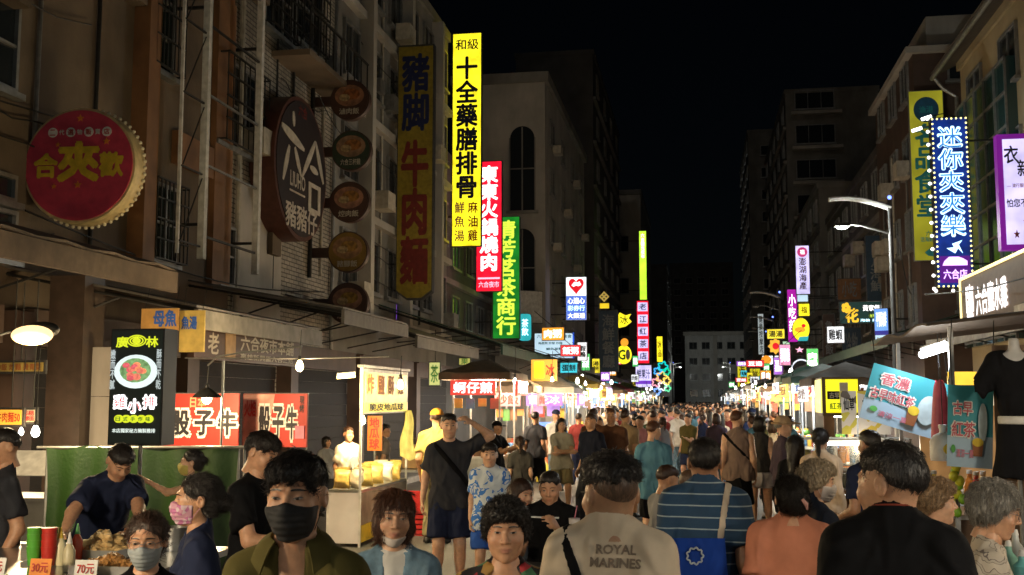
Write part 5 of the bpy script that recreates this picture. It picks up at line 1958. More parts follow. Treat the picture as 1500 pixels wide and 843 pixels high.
shape(S, 'disc', disc(0, .36, .36, .10), emit('lit rose', (.6, .05, .2), .8)); txt(S, '福', T_WHT, 0, .36, .3, .09, off=.02); txt(S, '澎湖海產', P_MRN, 0, -.08, .5, .64, True)
S = sign('magenta light sign with white characters far right', 1153, 1168, 424, 502, 60, E_MAG, t=.25, mount=7.4)
txt(S, '小吃部', T_WHT, 0, .05, .7, .7, True)
S = sign('small square yellow light sign beside the magenta sign', 1169, 1186, 445, 464, 59, E_YEL, t=.25, mount=7.4)
txt(S, '福', P_MRN, 0, 0, .5, .5)
S = sign('round yellow light sign with orange swirl and teal foot', 1160, 1186, 466, 500, 57, E_YEL, t=.25, mount=7.4, outline=disc(0, 0, .5, .5))
shape(S, 'swirl', disc(-.05, -.02, .3, .12, 16), E_ORG); shape(S, 'swirl', disc(.15, .15, .12, .08, 12), emit('lit red print', (.75, .01, .02), .9)); shape(S, 'foot', [(-.2, -.5), (.35, -.5), (.42, -.3), (-.1, -.33)], E_CYA, .012)
S = sign('pale blue light strip below the lilac sign', 1167, 1184, 432, 443, 58.5, E_LBL, t=.2, mount=7.4)
S = sign('yellow flower lamp sign with amber petals far right', 1124, 1148, 495, 520, 70, emit('lit amber', (.85, .42, .04), 1.0), t=.2, outline=[(.5 * (1 - .25 * (i % 2)) * math.cos(math.pi * i / 8), .5 * (1 - .25 * (i % 2)) * math.sin(math.pi * i / 8)) for i in range(16)], mount=7.2)
shape(S, 'centre', disc(0, 0, .2, .2, 12), emit('lit red print', (.75, .01, .02), .9))
S = sign('pale green light sign right of the amber flower', 1146, 1157, 500, 513, 70, emit('lit pale green', (.5, .75, .5), .8), t=.2, mount=7.2)
S = sign('small orange and white lamp sign below the amber flower', 1116, 1141, 521, 535, 76, E_WHT, t=.2, mount=7.2)
shape(S, 'orange_blob', disc(-.25, 0, .3, .5, 12), E_ORG)
S = sign('yellow vertical light sign far down the right side', 1080, 1094, 530, 573, 88, emit('mid lit yellow', (.55, .48, .01), .9), t=.3, mount=6.4)
txt(S, '海產', P_MRN, 0, 0, .6, .7, True)
S = sign('squat yellow light sign farthest down the right side', 1098, 1114, 540, 558, 88, emit('mid lit yellow', (.55, .48, .01), .9), t=.3, mount=6.4); txt(S, '鮮', P_MRN, 0, 0, .5, .6)
S = sign('small white light sign with red mark far right', 1116, 1128, 547, 560, 80, E_WHT, t=.2, mount=7.2); txt(S, '心', P_RED, 0, 0, .5, .5, bold=.04)
S = sign('slim white character column far right', 1110, 1119, 460, 520, 84, emit('dim white acrylic', (.4, .45, .45), .7), t=.3, mount=7.2); txt(S, '健康按摩店', P_BLK, 0, 0, .6, .9, True)
S = sign('small dark sign with a pink flower', 1160, 1182, 505, 521, 58, U_BRN, t=.2, mount=7.4); shape(S, 'flower', star(0, 0, .3), T_PNK)
# neon ring
NR = empty('neon_sign', at(1174, 541, 52), 0, 'white neon ring around a blue cup on the right side', 'sign')
MB().lathe([(.46, .0), (.46, .10)], axis='Y', n=32).build('backing', BLACKPAINT, NR)
MB().tube([(.43 * math.cos(q), -.03, .43 * math.sin(q)) for q in [math.pi * (.25 + 1.6 * k / 30) for k in range(31)]], .035, 6).build('neon_tube', emit('white neon', (.8, .85, .95), 1.0, 0), NR)
MB().prism([(-.16, -.2), (.14, -.2), (.2, .08), (-.22, .08)], -.04, -.005).build('cup', emit('lit cup blue', (.2, .35, .9), .9), NR)
MB().tube([(0, .06, -.46), (0, .06, -NR.location.z)], .04).build('pole', DARKSTEEL, NR)
# dark unlit posters on the right shop houses
for i, (a, b, c_, d_, y_, m_, lab) in enumerate(((1226, 1262, 408, 440, 52, mat('dim orange poster', (.25, .12, .05), .6), 'dim orange unlit shop board above the flower sign'),
                                                 (1268, 1300, 345, 442, 47, U_NVY, 'tall unlit navy board beside the street lamp'),
                                                 (1205, 1224, 460, 530, 50, U_BRN, 'unlit brown upright sign left of the flower sign'),
                                                 (1233, 1262, 480, 530, 49, U_NVY, 'unlit navy board below the flower sign'))):
    S = sign(lab, a, b, c_, d_, y_, m_, t=.12, mount=7.6)
    txt(S, ['小吃', '日月海鮮', '魯肉飯', '冷飲'][i], mat('sign grey print', (.2, .22, .24), .6), 0, 0, .6, .7, i in (1, 2))
# small lit panels among the left canopies
for (a, b, c_, d_, y_, m_, s_, tm_, lab) in ((628, 646, 530, 566, 30, emit('lit pale lime', (.55, .58, .20), .8), '茶', P_GRN, 'pale lime lit panel under the left canopies'), (672, 690, 524, 536, 33, emit('lit sulphur', (.5, .5, .12), .7), '果', P_GRN, 'small sulphur yellow lit panel under the green awning'),
                                            (703, 726, 536, 551, 36, emit('lit rose white', (.7, .55, .55), .8), '小吃', P_RED, 'rose white lit panel right of the green awning'), (848, 870, 574, 592, 47, E_WHT, '冷飲', P_BLUE, 'white lit panel low on the left beyond the shaved ice stall'),
                                            (577, 583, 438, 470, 33, emit('lit violet strip', (.25, .08, .6), .9), '', None, 'slim violet light strip under the unlit noodle sign'), (853, 895, 578, 598, 58, E_PWH, '剉冰', P_BLUE, 'wide lilac white lit panel far down the left side')):
    S = sign(lab, a, b, c_, d_, y_, m_, t=.1, mount=None)
    if s_: txt(S, s_, tm_, 0, 0, .6, .7, b - a < 20)
    MB().tube([(0, .04, S[2] / 2), (0, .04, S[2] / 2 + .9)], .012, 5).build('hanger', DARKSTEEL, S[0])

# ------------------------------------------------------------------ lamps
B_WARM = emit('warm bulb', (1.0, 0.72, 0.34), 16, 0)
B_COOL = emit('cool tube', (0.92, 0.98, 1.0), 9, 0)
B_WHITE = emit('white bulb', (1.0, 0.94, 0.84), 12, 0)
WARM, COOL, NEUT = (1.0, 0.70, 0.38), (0.86, 0.95, 1.0), (1.0, 0.80, 0.54)


def light(parent, loc, power, col, r=.06):
    d = bpy.data.lights.new('lamp_light', 'POINT')
    d.energy = power; d.color = col; d.shadow_soft_size = r
    o = bpy.data.objects.new('lamp_light', d)
    COL.objects.link(o); o.parent = parent; o.location = loc
    return o


_bulb = MB().lathe([(.012, .08), (.022, .06), (.04, .02), (.045, -.01), (.035, -.04), (.01, -.055)], n=12).mesh('bulb', True)
_sock = MB().lathe([(.02, .07), (.022, .13), (.008, .14)], n=10).mesh('socket', True)
_shade = MB().lathe([(.03, .10), (.06, .085), (.14, .02), (.15, .0), (.145, .0), (.055, .075)], n=18).mesh('shade', True)


def bulb_lamp(label, loc, power=60, col=WARM, mat_=None, cord=.4, shade=False, group=None, name='bulb_lamp', sc=1.0):
    o = empty(name, loc, 0, label, 'lamp', group)
    b = add('bulb', _bulb.copy(), mat_ or B_WARM, o); b.scale = (sc, sc, sc)
    s = add('socket', _sock.copy(), BLACKPAINT, o)
    if shade: add('shade', _shade.copy(), DARKSTEEL, o)
    MB().tube([(0, 0, .13), (.01, .01, .13 + cord)], .006, 5).build('cord', RUBBER, o)
    if power: light(o, (0, 0, -.08), power, col)
    return o


def tube_lamp(label, p0, p1, power=60, col=COOL, m=None, group=None, r=.018):
    p0, p1 = Vector(p0), Vector(p1)
    c = (p0 + p1) / 2
    o = empty('tube_lamp', c, 0, label, 'lamp', group)
    MB().tube([p0 - c, p1 - c], r, 8).build('tube', m or B_COOL, o, True)
    MB().tube([p0 - c + Vector((0, 0, r + .022)), p1 - c + Vector((0, 0, r + .022))], .02, 6).build('housing', WHITEPAINT, o)
    if power: light(o, (0, 0, -.06), power, col, .12)
    return o


def cyl(name, m, parent, p, r, h, n=16, r2=None):
    return MB().lathe([(r, 0), (r2 if r2 is not None else r, h)], p, n).build(name, m, parent, True)


# street lamps: one in view, the same row goes on down the street; the rear and far-end lit ones are assumed
def street_lamp(label, base, toward, lit, h=7.0, power=500, group='street lamps'):
    o = empty('street_lamp', base, 0, label, 'street lamp', group)
    MB().lathe([(.16, 0), (.16, .3), (.075, .4), (.055, h)], n=12).build('pole', mat('lamp post grey', (.10, .10, .10), .6, dirt=.4), o, True)
    L = 1.45 * toward
    MB().sheet(lambda u, v: (L * u, (v - .5) * .34 * (1 - .25 * u), h - .25 + .28 * math.sin(u * 2.0) + .05 * (1 - (2 * v - 1) ** 2)), 10, 6, .05).build('curved_shade', WHITEPAINT, o, True)
    MB().tube([(0, 0, h - .85), (L * .5, 0, h - .62), (L * .72, 0, h - .58)], .03, 8).build('arm', STEEL, o, True)
    hd = MB().box((L * .80, 0, h - .60), (.36, .2, .09)).build('lamp_head', DARKSTEEL, o)
    MB().ball((L * .80, 0, h - .66), (.14, .08, .05), 12, 7).build('lamp_glass', emit('street lamp glass', (.95, 1.0, .95), 14, 0) if lit else U_WHT, hd, True)
    MB().ball((0, 0, h + .06), .05, 8, 6).build('blue_beacon', emit('blue beacon', (.12, .2, 1.0), 4, 0), o, True)
    if lit: light(o, (L * .8, 0, h - .8), power, (.95, 1.0, .93), .12)
    return o


_p = at(1303, 293, 28)
street_lamp('lit street lamp with curved white shade and blue beacon on the right', (_p.x, 28, 0), -1, True, _p.z, 380)
street_lamp('street lamp standing behind the viewer on the right', (4.9, -5.5, 0), -1, True, 7.0, 210)  # unseen lamp, assumed here and added to light the people in front
street_lamp('street lamp standing behind the viewer on the left', (-6.3, -4.0, 0), 1, True, 7.0, 150)  # unseen left counterpart, likewise assumed and added for the foreground light
for i, x in enumerate((-4.2, 5.0)):  # assumed lamp pair, added to light the far office block
    street_lamp('lit street lamp at the far street end on the ' + ('left' if i == 0 else 'right'), (x, 182, 0), 1 if i == 0 else -1, True, 8.0, 450)
for i, (px, py, Y) in enumerate(((1142, 430, 56), (1132, 466, 72), (1122, 487, 92))):
    _p = at(px, py, Y)
    street_lamp(['distant street lamp beside the magenta sign', 'second distant street lamp beyond the magenta sign', 'farthest small street lamp on the right'][i], (_p.x, Y, 0), -1, False, _p.z)

# ------------------------------------------------------------------ left foreground: the snack counter
TAR = mat('green tarpaulin', (0.016, 0.048, 0.007), .5, var=.2, scale=3, bump=.2, bscale=30)
FRIED = mat('fried batter', (0.46, 0.22, 0.06), .6, var=.5, scale=30, bump=.6, bscale=60)
FRIED2 = mat('dark fried skin', (0.26, 0.09, 0.03), .4, var=.5, scale=30, bump=.6, bscale=60)
NOODL = mat('pale crackers', (0.62, 0.42, 0.18), .6, var=.35, scale=25, bump=.5, bscale=60)
STAIN = mat('stainless steel', (0.55, 0.55, 0.54), .28, .9, var=.1)
T1 = empty('counter', (-4.05, 6.0, 0), 0, 'snack counter with steel top at the lower left', 'counter')
MB().bb(-1.25, 1.1, -.72, .72, .93, .97).build('top', STAIN, T1)
MB().bb(-1.2, 1.05, -.66, -.62, .1, .93).build('front_panel', WHITEPAINT, T1)
for x in (-1.15, 1.0):
    for y in (-.6, .62): MB().bb(x - .025, x + .025, y - .025, y + .025, 0, .93).build('leg', STEEL, T1)


def heap(label, c, rx, ry, h, m, n=40, seed=0, size=.05, tray=STAIN, cat='food'):
    """A tray heaped with fried pieces."""
    r = random.Random(seed)
    o = empty('food_tray', c, 0, label, cat)
    MB().bb(-rx - .03, rx + .03, -ry - .03, ry + .03, 0, .012).build('tray', tray, o)
    t = MB(); t.bb(-rx - .03, rx + .03, -ry - .03, -ry - .018, .012, .05); t.bb(-rx - .03, rx + .03, ry + .018, ry + .03, .012, .05)
    t.bb(-rx - .03, -rx - .018, -ry - .018, ry + .018, .012, .05); t.bb(rx + .018, rx + .03, -ry - .018, ry + .018, .012, .05)
    t.build('tray_rim', tray, o)
    base = []
    for k in range(4):
        mb = MB()
        for _ in range(1):
            s = size * r.uniform(.8, 1.3)
            vs = []
            for i in range(6):
                for j in range(8):
                    q, w = math.pi * i / 5, 2 * math.pi * j / 8
                    f = 1 + .25 * r.uniform(-1, 1)
                    vs.append((s * f * max(.05, math.sin(q)) * math.cos(w) * 1.3, s * f * max(.05, math.sin(q)) * math.sin(w) * .8, s * .6 * f * -math.cos(q)))
            fs = [(i * 8 + j, i * 8 + (j + 1) % 8, (i + 1) * 8 + (j + 1) % 8, (i + 1) * 8 + j) for i in range(5) for j in range(8)]
            mb._add(vs, fs)
        me = mb.mesh('piece', True); me.materials.append(m); base.append(me)
    for k in range(n):
        a, q = r.uniform(0, 6.283), math.sqrt(r.random())
        z = .03 + h * (1 - q ** 1.5) * r.uniform(.5, 1)
        p = add('piece', base[k % 4], None, o)
        p.location = (rx * q * math.cos(a), ry * q * math.sin(a), z); p.rotation_euler = (r.uniform(-.6, .6), r.uniform(-.6, .6), r.uniform(0, 6))
    return o


heap('tray heaped with pale crackers on the snack counter', at(150, 800, 6.2) * 1.0 - Vector((0, 0, at(150, 800, 6.2).z - .975)), .17, .15, .10, NOODL, 64, 1, .036)
heap('tray of dark fried chicken on the snack counter', Vector((at(197, 790, 6.45).x, 6.45, .975)), .14, .15, .09, FRIED2, 60, 2, .034)
heap('low tray of golden fritters at the front of the snack counter', Vector((at(165, 835, 5.6).x, 5.6, .975)), .15, .11, .05, FRIED, 50, 3, .032)
heap('tray of noodles and fritters at the far left of the snack counter', Vector((-4.55, 5.75, .975)), .2, .15, .07, NOODL, 50, 4, .035)
_x = at(60, 820, 5.75).x
o = empty('cup_stack', (_x, 5.75, .975), 0, 'stack of green and red paper cups on the snack counter', 'cups')
for dx, m_ in ((-.045, mat('green paper cup', (.10, .42, .04), .5)), (.045, mat('red paper cup', (.55, .03, .02), .5))):
    for i in range(4): MB().lathe([(.032, .0), (.042, .1), (.043, .1), (.043, .105)], (dx, 0, i * .035), 16).build('cup', m_, o, True)
for i, (px, Y, m_, cm, lab) in enumerate(((88, 5.8, mat('mayonnaise', (.75, .68, .42), .4), mat('yellow cap', (.7, .5, .03), .4), 'pale sauce bottle with yellow cap on the snack counter'),
                                          (101, 5.6, mat('pepper shaker', (.62, .55, .35), .4), P_WHT, 'short shaker jar beside the sauce bottle'),
                                          (112, 6.0, mat('chili sauce', (.5, .06, .02), .35), mat('green cap', (.05, .3, .06), .4), 'red chili bottle with green cap on the snack counter'))):
    o = empty('sauce_bottle', (at(px, 820, Y).x, Y, .972), 0, lab, 'bottle')
    MB().lathe([(.03, 0), (.032, .02), (.032, .11), (.018, .14), (.012, .15)], n=14).build('bottle', m_, o, True)
    MB().lathe([(.016, .15), (.012, .17), (.004, .21)], n=10).build('cap', cm, o, True)
o = empty('plastic_box', (at(118, 810, 6.35).x, 5.95, .972), 0, 'clear plastic box of skewers on the snack counter', 'box')
for i in range(14): MB().tube([(-.08 + .012 * i, .0, .01), (-.09 + .013 * i + .01 * math.sin(i), .02, .19)], .0025, 5).build('skewer', NOODL, o)
MB().bb(-.11, .11, -.05, .05, 0, .10).build('box', clear('cloudy plastic', (.85, .95, .9), .25), o)
# big reflector lamp
_p = at(52, 487, 9.0)
o = empty('reflector_lamp', _p, 0, 'dazzling reflector lamp over the left snack stall', 'lamp')
MB().tube([(-1.2, .1, -.35), (-.5, .05, -.05), (-.12, 0, .05)], .014, 6).build('arm', DARKSTEEL, o)
MB().ball((.0, .10, .03), (.17, .09, .075), 18, 9).build('housing', DARKSTEEL, o, True)
MB().ball((0, -.05, -.03), (.20, .10, .09), 18, 11).build('bulb', emit('dazzling lamp', (1, .66, .30), 1.5, 0), o, True)
light(o, (.05, -.15, -.18), 210, (1, .76, .42), .12)
# black lit dish sign on its pole
S = sign('black light box sign with a dish picture on a pole', 169, 249, 483, 652, 8.75, emit('black lit acrylic', (.006, .008, .006), 1, 0), t=.22, rim=mat('black sign case', (.012, .010, .010), .5), frame=.015, yaw=R(-3))
ek = emit('lit yellow green print', (.55, .62, .02), 1.0, 0)
txt(S, '廣', ek, -.27, .385, .22, .09, bold=.03); txt(S, '林', ek, .29, .385, .22, .09, bold=.03)
root, w_, h_, y_ = S
for a_ in (.17, .12): MB().tube([(w_ * (a_ * math.cos(q)), y_ - .008, h_ * (.395 + a_ * .27 * math.sin(q))) for q in [2 * math.pi * k / 24 for k in range(25)]], .006, 5).build('emblem_ring', ek, root)
shape(S, 'emblem', disc(0, .395, .07, .026, 14), ek)
shape(S, 'plate', disc(0, .13, .40, .145), emit('lit plate', (.62, .72, .72), 1.0, .1), .003, .006)
shape(S, 'greens', disc(.0, .14, .29, .105, 18), emit('lit greens', (.16, .30, .12), .9, .5, 30), .010, .004)
rr_ = random.Random(3)
for k in range(14):
    shape(S, 'meat', disc(rr_.uniform(-.17, .15), .14 + rr_.uniform(-.07, .065), .07, .024, 8), emit(f'lit meat {k % 3}', (.6 + .1 * (k % 3), .10 + .08 * (k % 3), .12), .9, .3, 40), .015 + k * .0006, .004)
txt(S, '嫩而不膩', emit('lit grey print', (.35, .4, .4), 1, 0), -.43, .15, .09, .34, True); txt(S, '酥而不乾', emit('lit grey print', (.35, .4, .4), 1, 0), .43, .15, .09, .34, True)
for ch, x, z in (('雞', -.27, -.13), ('小', .0, -.165), ('排', .28, -.13)):
    txt(S, ch, T_WHT, x, z, .24, .115, bold=.075, off=.004); txt(S, ch, emit('lit red print', (.75, .01, .02), .9), x, z, .21, .10, bold=.0, off=.008)
for k, ch in enumerate('日式手作味'):
    shape(S, 'character_disc', disc(-.28 + .14 * k, -.275, .078, .034, 18), ek); txt(S, ch, P_GRN, -.28 + .14 * k, -.275, .08, .036, off=.022)
txt(S, '本店獨家秘方醃製雞排', emit('lit grey white print', (.55, .62, .58), 1, 0), 0, -.375, .80, .036)
MB().tube([(0, 0, -h_ / 2), (0, 0, -root.location.z)], .018, 10).build('pole', STEEL, root)
MB().lathe([(.2, -root.location.z), (.2, .03 - root.location.z), (.02, .05 - root.location.z)], n=16).build('foot', DARKSTEEL, root)
# green tarpaulin
a, b = at(68, 664, 9.7), at(348, 672, 10.1)
TP = empty('tarpaulin', (0, 0, 0), 0, 'green tarpaulin hung behind the snack counter', 'tarpaulin')
MB().sheet(lambda u, v: (a.x + (b.x - a.x) * u + .02 * math.sin(v * 5 + u * 9), 9.7 + .4 * u + (.035 * math.sin(u * 34) + .03 * math.sin(u * 13 + v * 2)) * (.25 + v), 1.45 - .02 * math.sin(u * 22) - v * 1.25), 90, 10, .006).build('cloth', TAR, TP, True)
MB().tube([(a.x - .1, 9.7, 1.45), (b.x + .1, 10.1, 1.45)], .016, 8).build('rail', STEEL, TP)
for u in (0, .5, 1): MB().tube([(a.x + (b.x - a.x) * u, 9.72 + .4 * u, 0), (a.x + (b.x - a.x) * u, 9.72 + .4 * u, 1.45)], .014, 6).build('post', STEEL, TP)
# pillar, white screen wall
a, b = at(70, 500, 13.2), at(121, 500, 13.2)
tag(MB().bb(a.x, b.x, 13.2, 13.7, 0.12, 3.55).build('pillar', mat('dark pillar stone', (.06, .04, .03), .5, dirt=.3)), 'dark square pillar between the reflector lamp and the white screen wall', 'pillar')
a, b = at(122, 510, 13.45), at(182, 510, 13.45)
WS = empty('screen_wall', (0, 0, 0), 0, 'plain white screen wall panel behind the black light box sign', 'wall')
for z0, z1 in ((.12, 1.95), (1.956, at(150, 509, 13.45).z)): MB().bb(a.x, b.x + .6, 13.45, 13.5, z0, z1).build('panel', PALEW, WS)
# posters behind the sign
for i, (p0, p1, q0, q1, Y, m_, s_, lab) in enumerate(((207, 262, 452, 485, 12.4, mat('orange poster', (.55, .30, .08), .6), '母魚', 'orange poster with blue characters above the black light box sign'),
                                                     (263, 300, 455, 516, 12.6, mat('yellow poster', (.58, .42, .10), .6), '魚湯', 'yellow poster hanging right of the black light box sign'))):
    S = sign(lab, p0, p1, q0, q1, Y, m_, t=.02, rim=m_, frame=.004, cat='poster', name='poster')
    txt(S, s_, P_BLUE, .15 if i == 0 else -.1, .05 if i == 0 else .2, .6, .7 if i == 0 else .3, bold=.04)
    for x in (-.4, .4): MB().tube([(x * S[1], 0, S[2] / 2), (x * S[1], .1, 3.3 - S[0].location.z)], .004, 4).build('string', RUBBER, S[0])
# red banners
BRED = mat('red printed banner', (.42, .022, .012), .55, var=.2, scale=3)
for i, (p0, p1, Y, lab) in enumerate(((236, 350, 11.4, 'left red diced beef banner partly behind the black sign'), (353, 453, 11.9, 'right red diced beef banner under the hanging lamp'))):
    S = sign(lab, p0, p1, 577, 655, Y, BRED, t=.02, rim=BRED, frame=.002, cat='banner', name='banner', yaw=R(0 if i == 0 else -8))
    if i == 1: shape(S, 'pale_field', [(-.49, -.49), (-.12, -.49), (.0, .49), (-.49, .49)], mat('faded banner print', (.60, .30, .24), .55, var=.4, scale=5), .001, .002)
    for k, ch in enumerate('骰子牛'):
        x = (-.24 + .30 * k) if i == 0 else (-.15 + .21 * k)
        txt(S, ch, P_WHT, x, -.05, .25 if i == 0 else .18, .48 if i == 0 else .62, bold=.10, off=.004); txt(S, ch, P_BLK, x, -.05, .22 if i == 0 else .16, .44 if i == 0 else .58, bold=.04, off=.007)
    if i == 0: txt(S, '日本', mat('sign salmon print', (.8, .3, .15), .6), -.02, .34, .2, .2, bold=.03)
    else:
        txt(S, '火焰', P_RED, -.38, .22, .18, .3, bold=.03); txt(S, '現烤', P_BLK, .42, .30, .07, .3, True); shape(S, 'stamp', [(.33, -.34), (.47, -.34), (.47, -.10), (.33, -.10)], P_PNK)
    for x in (-.48, .48): MB().tube([(x * S[1], .02, S[2] / 2), (x * S[1], .02, -S[0].location.z)], .012, 6).build('post', STEEL, S[0])
    MB().tube([(-.5 * S[1], .02, S[2] / 2), (.5 * S[1], .02, S[2] / 2)], .01, 6).build('rail', STEEL, S[0])
_p = at(303, 583, 10.6)
o = bulb_lamp('glowing bulb hanging in front of the left red banner', _p, 120, WARM, cord=.2, name='hanging_lamp', sc=1.15, shade=True)
_q = at(442, 530, 10.6)
MB().tube([(0, 0, .33), (.1, 0, .42), (.35, .0, .46), (_q.x - _p.x, 0, .52)], .009, 6).build('arm', STEEL, o)
MB().tube([(.17, 0, .38), (.17, 0, -_p.z)], .014, 6).build('stand', STEEL, o)
_p = at(439, 537, 13.6)
o = bulb_lamp('glowing bulb at the far end of the grey canopy', _p, 90, WARM, cord=.35, name='hanging_lamp', sc=1.15)
MB().tube([(-1.6, .0, .12), (0, 0, .1), (1.2, 0, .12)], .009, 6).build('arm', STEEL, o)
# dark shop board under the grey canopy, flat along the street
BD = empty('sign', (-6.9, 16.3, 2.72), R(90), 'dark brown shop board with cream lettering under the grey canopy', 'sign')
MB().bb(-2.1, 2.1, 0, .1, -.24, .24).build('board', U_BRN, BD)
letters('lettering', '六合夜市本舖', P_CRM, BD, (.55, -.004, .06), 2.2, .24, .02); letters('lettering', '高雄新興區六合二路', P_CRM, BD, (.55, -.004, -.15), 2.2, .09, .01)
MB().bb(-1.1, -.75, -.012, -.002, -.18, .2).build('portrait_panel', mat('tan print', (.4, .25, .12), .6), BD); letters('lettering', '老', P_CRM, BD, (-1.5, -.004, 0), .35, .3, .02)

# ------------------------------------------------------------------ fried food stall, its long side to the street
FX, FY0, FY1 = -4.38, 13.9, 16.2
FS = empty('food_stall', (FX, FY0, 0), 0, 'white fried snack stall with glowing yellow menu box', 'stall')
D_ = FY1 - FY0
MB().bb(-.46, 0, 0, D_, .70, .735).build('counter_top', STAIN, FS)
MB().bb(-.46, -.01, 0, .02, .05, .70).build('end_panel', mat('white stall panel', (.74, .72, .72), .4, var=.05), FS)
MB().bb(-.02, 0, .03, D_, .28, .70).build('front_panel', mat('printed stall panel', (.24, .20, .15), .4, var=.6, scale=3), FS)
MB().bb(-.025, .005, .03, D_, .06, .275).build('kick_panel', mat('yellow stall panel', (.62, .42, .02), .4), FS)
for x in (-.44, -.012):
    for y in (.012, D_ - .012): MB().bb(x - .014, x + .014, y - .014, y + .014, 0, 2.33 if x > -.2 else .70).build('post', WHITEPAINT, FS)
MB().bb(-.06, .03, -.02, D_ + .02, 2.335, 2.37).build('top_rail', STEEL, FS)
MB().bb(-.03, .0, .03, D_ - .03, 1.72, 2.32).build('menu_box', STEEL, FS)
mp = MB().bb(.0005, .008, .08, D_ - .08, 1.88, 2.28).build('menu_face', emit('lit cream menu', (.9, .50, .10), .55, .5, 2.2), FS)
MB().bb(.0005, .009, .05, D_ - .05, 1.74, 1.875).build('menu_strip', emit('lit yellow menu strip', (.75, .55, .05), .9, .3, 3), FS)
_rot = Matrix.Rotation(R(90), 3, 'Z')
for k, ch in enumerate(('炸', '鹽', '酥', '雞')): letters('lettering', ch, P_BRN, FS, (.012, .35 + k * .5, 2.12), .30, .26, .03, rot=_rot)
letters('lettering', '脆皮地瓜球', P_BLK, FS, (.013, D_ / 2, 1.81), 1.7, .10, .03, rot=_rot)
tube_lamp('yellow tube lamp at the corner of the fried snack stall', (FX - .30, FY0 - .12, 2.20), (FX - .06, FY0 - .12, 2.22), 55, (1, .78, .35), emit('warm yellow tube', (1, .78, .3), 9, 0))
bulb_lamp('bare bulb over the goods of the fried snack stall', (FX - .3, FY0 + 1.0, 1.62), 60, (1, .82, .45), cord=.6)
bulb_lamp('second bare bulb over the goods of the fried snack stall', (FX + .55, FY0 - .1, 2.1), 130, (1, .82, .45), cord=.25)
BAG = mat('crisp packet', (.72, .50, .14), .3, var=.4, scale=18, spec=.6)
BAGW = mat('white snack bag', (.75, .68, .5), .35, var=.3, scale=14)
for k in range(10):
    x, y = -.13 - .19 * (k % 2), .18 + .46 * (k // 2)
    o = empty('snack_bag', (FX + x, FY0 + y, .742), R(20 * ((k * 7) % 5 - 2)), ['white', 'yellow', 'gold', 'cream', 'pale'][k % 5] + ' snack bag in the ' + ['first', 'second', 'third', 'fourth', 'fifth'][k // 2] + ' pair on the fried snack stall', 'snack bag', 'snack bags on the fried food stall')
    MB().sheet(lambda u, v: (.115 * math.copysign(abs(math.cos(2 * math.pi * u)) ** .5, math.cos(2 * math.pi * u)) * (1 - .12 * math.sin(math.pi * v)), .07 * math.sin(math.pi * v) ** .8 * math.sin(2 * math.pi * u) + .008 * math.sin(14 * v + 9 * u) + .05 * v, .25 * v + .006 * math.sin(20 * u)), 20, 10).build('bag', BAG if k % 3 else BAGW, o, True)
    MB().bb(-.10, .10, .044, .056, .25, .275).build('bag_top', BAG if k % 3 else BAGW, o)
for k, (x, y) in enumerate(((-.25, .5), (-.33, .62))):
    o = empty('price_card', (FX + x, FY0 + y, .74), R(70), ['nearer', 'farther'][k] + ' white price card standing on the fried snack stall', 'card')
    MB().box((0, 0, .32), (.16, .006, .12), Matrix.Rotation(R(-25), 3, 'Y')).build('card', P_WHT, o); MB().tube([(0, 0, 0), (0, 0, .3)], .005, 5).build('stick', STEEL, o)
o = empty('towel', (FX + .03, FY1 - .05, 1.75), 0, 'yellow towel hanging from the rear post of the fried snack stall', 'towel')
MB().sheet(lambda u, v: ((u - .5) * (.10 + .16 * v) + .02 * math.sin(v * 7), -.03 + .02 * math.sin(u * 9), -.75 * v * (1 - .15 * abs(u - .6))), 12, 10, .008).build('cloth', mat('yellow towel cloth', (.60, .55, .20), .9), o, True)
o = empty('lantern_sign', (FX - .45, FY1 - .2, 1.15), 0, 'orange vertical paper sign inside the fried snack stall', 'sign')
MB().bb(-.11, .11, -.02, .02, 0, .52).build('panel', emit('lit orange paper', (.75, .20, .02), .55), o); letters('lettering', '地瓜球', P_RED, o, (0, -.028, .26), .15, .46, .03, True); MB().bb(-.01, .01, -.01, .01, -.42, 0).build('stand', STEEL, o)
# crates beside it
for k, (px, Y, z, lab) in enumerate(((612, 15.4, 0, 'lower red plastic crate right of the fried snack stall'), (614, 15.4, .31, 'upper red plastic crate right of the fried snack stall'))):
    o = empty('crate', (at(px, 700, Y).x, Y, z), R(6 * k), lab, 'crate', 'red crates')
    mm = mat('red crate plastic', (.42, .02, .02), .4)
    MB().bb(-.24, .24, -.18, .18, .0, .02).build('base', mm, o)
    for i in range(4):
        for (x0, x1, y0, y1) in ((-.24, .24, -.18, -.165), (-.24, .24, .165, .18), (-.24, -.225, -.164, .164), (.225, .24, -.164, .164)): MB().bb(x0, x1, y0, y1, .03 + i * .07, .08 + i * .07).build('slat', mm, o)
    for x in (-.23, .23):
        for y in (-.17, .17): MB().bb(x - .012, x + .012, y - .012, y + .012, .02, .30).build('corner_post', mm, o)
o = empty('paper_bag', (at(606, 630, 16.8).x, 16.8, .85), 0, 'brown paper bag on a steel cart', 'bag'); MB().bb(-.16, .16, -.08, .08, 0, .36).build('bag', mat('brown paper', (.42, .26, .12), .8), o); MB().tube([(-.06, -.05, .36), (-.06, -.05, .46), (.06, -.05, .46), (.06, -.05, .36)], .006, 5).build('handle', WOOD, o)
o = empty('steel_cart', (at(606, 630, 16.8).x, 16.8, 0), 0, 'steel kitchen cart behind the red crates', 'cart')
MB().bb(-.55, .55, -.3, .3, .80, .84).build('top', STAIN, o); MB().bb(-.5, .5, -.27, .27, .25, .28).build('shelf', STAIN, o)
for x in (-.5, .5):
    for y in (-.27, .27): MB().tube([(x, y, 0), (x, y, .80)], .018, 6).build('leg', STEEL, o)


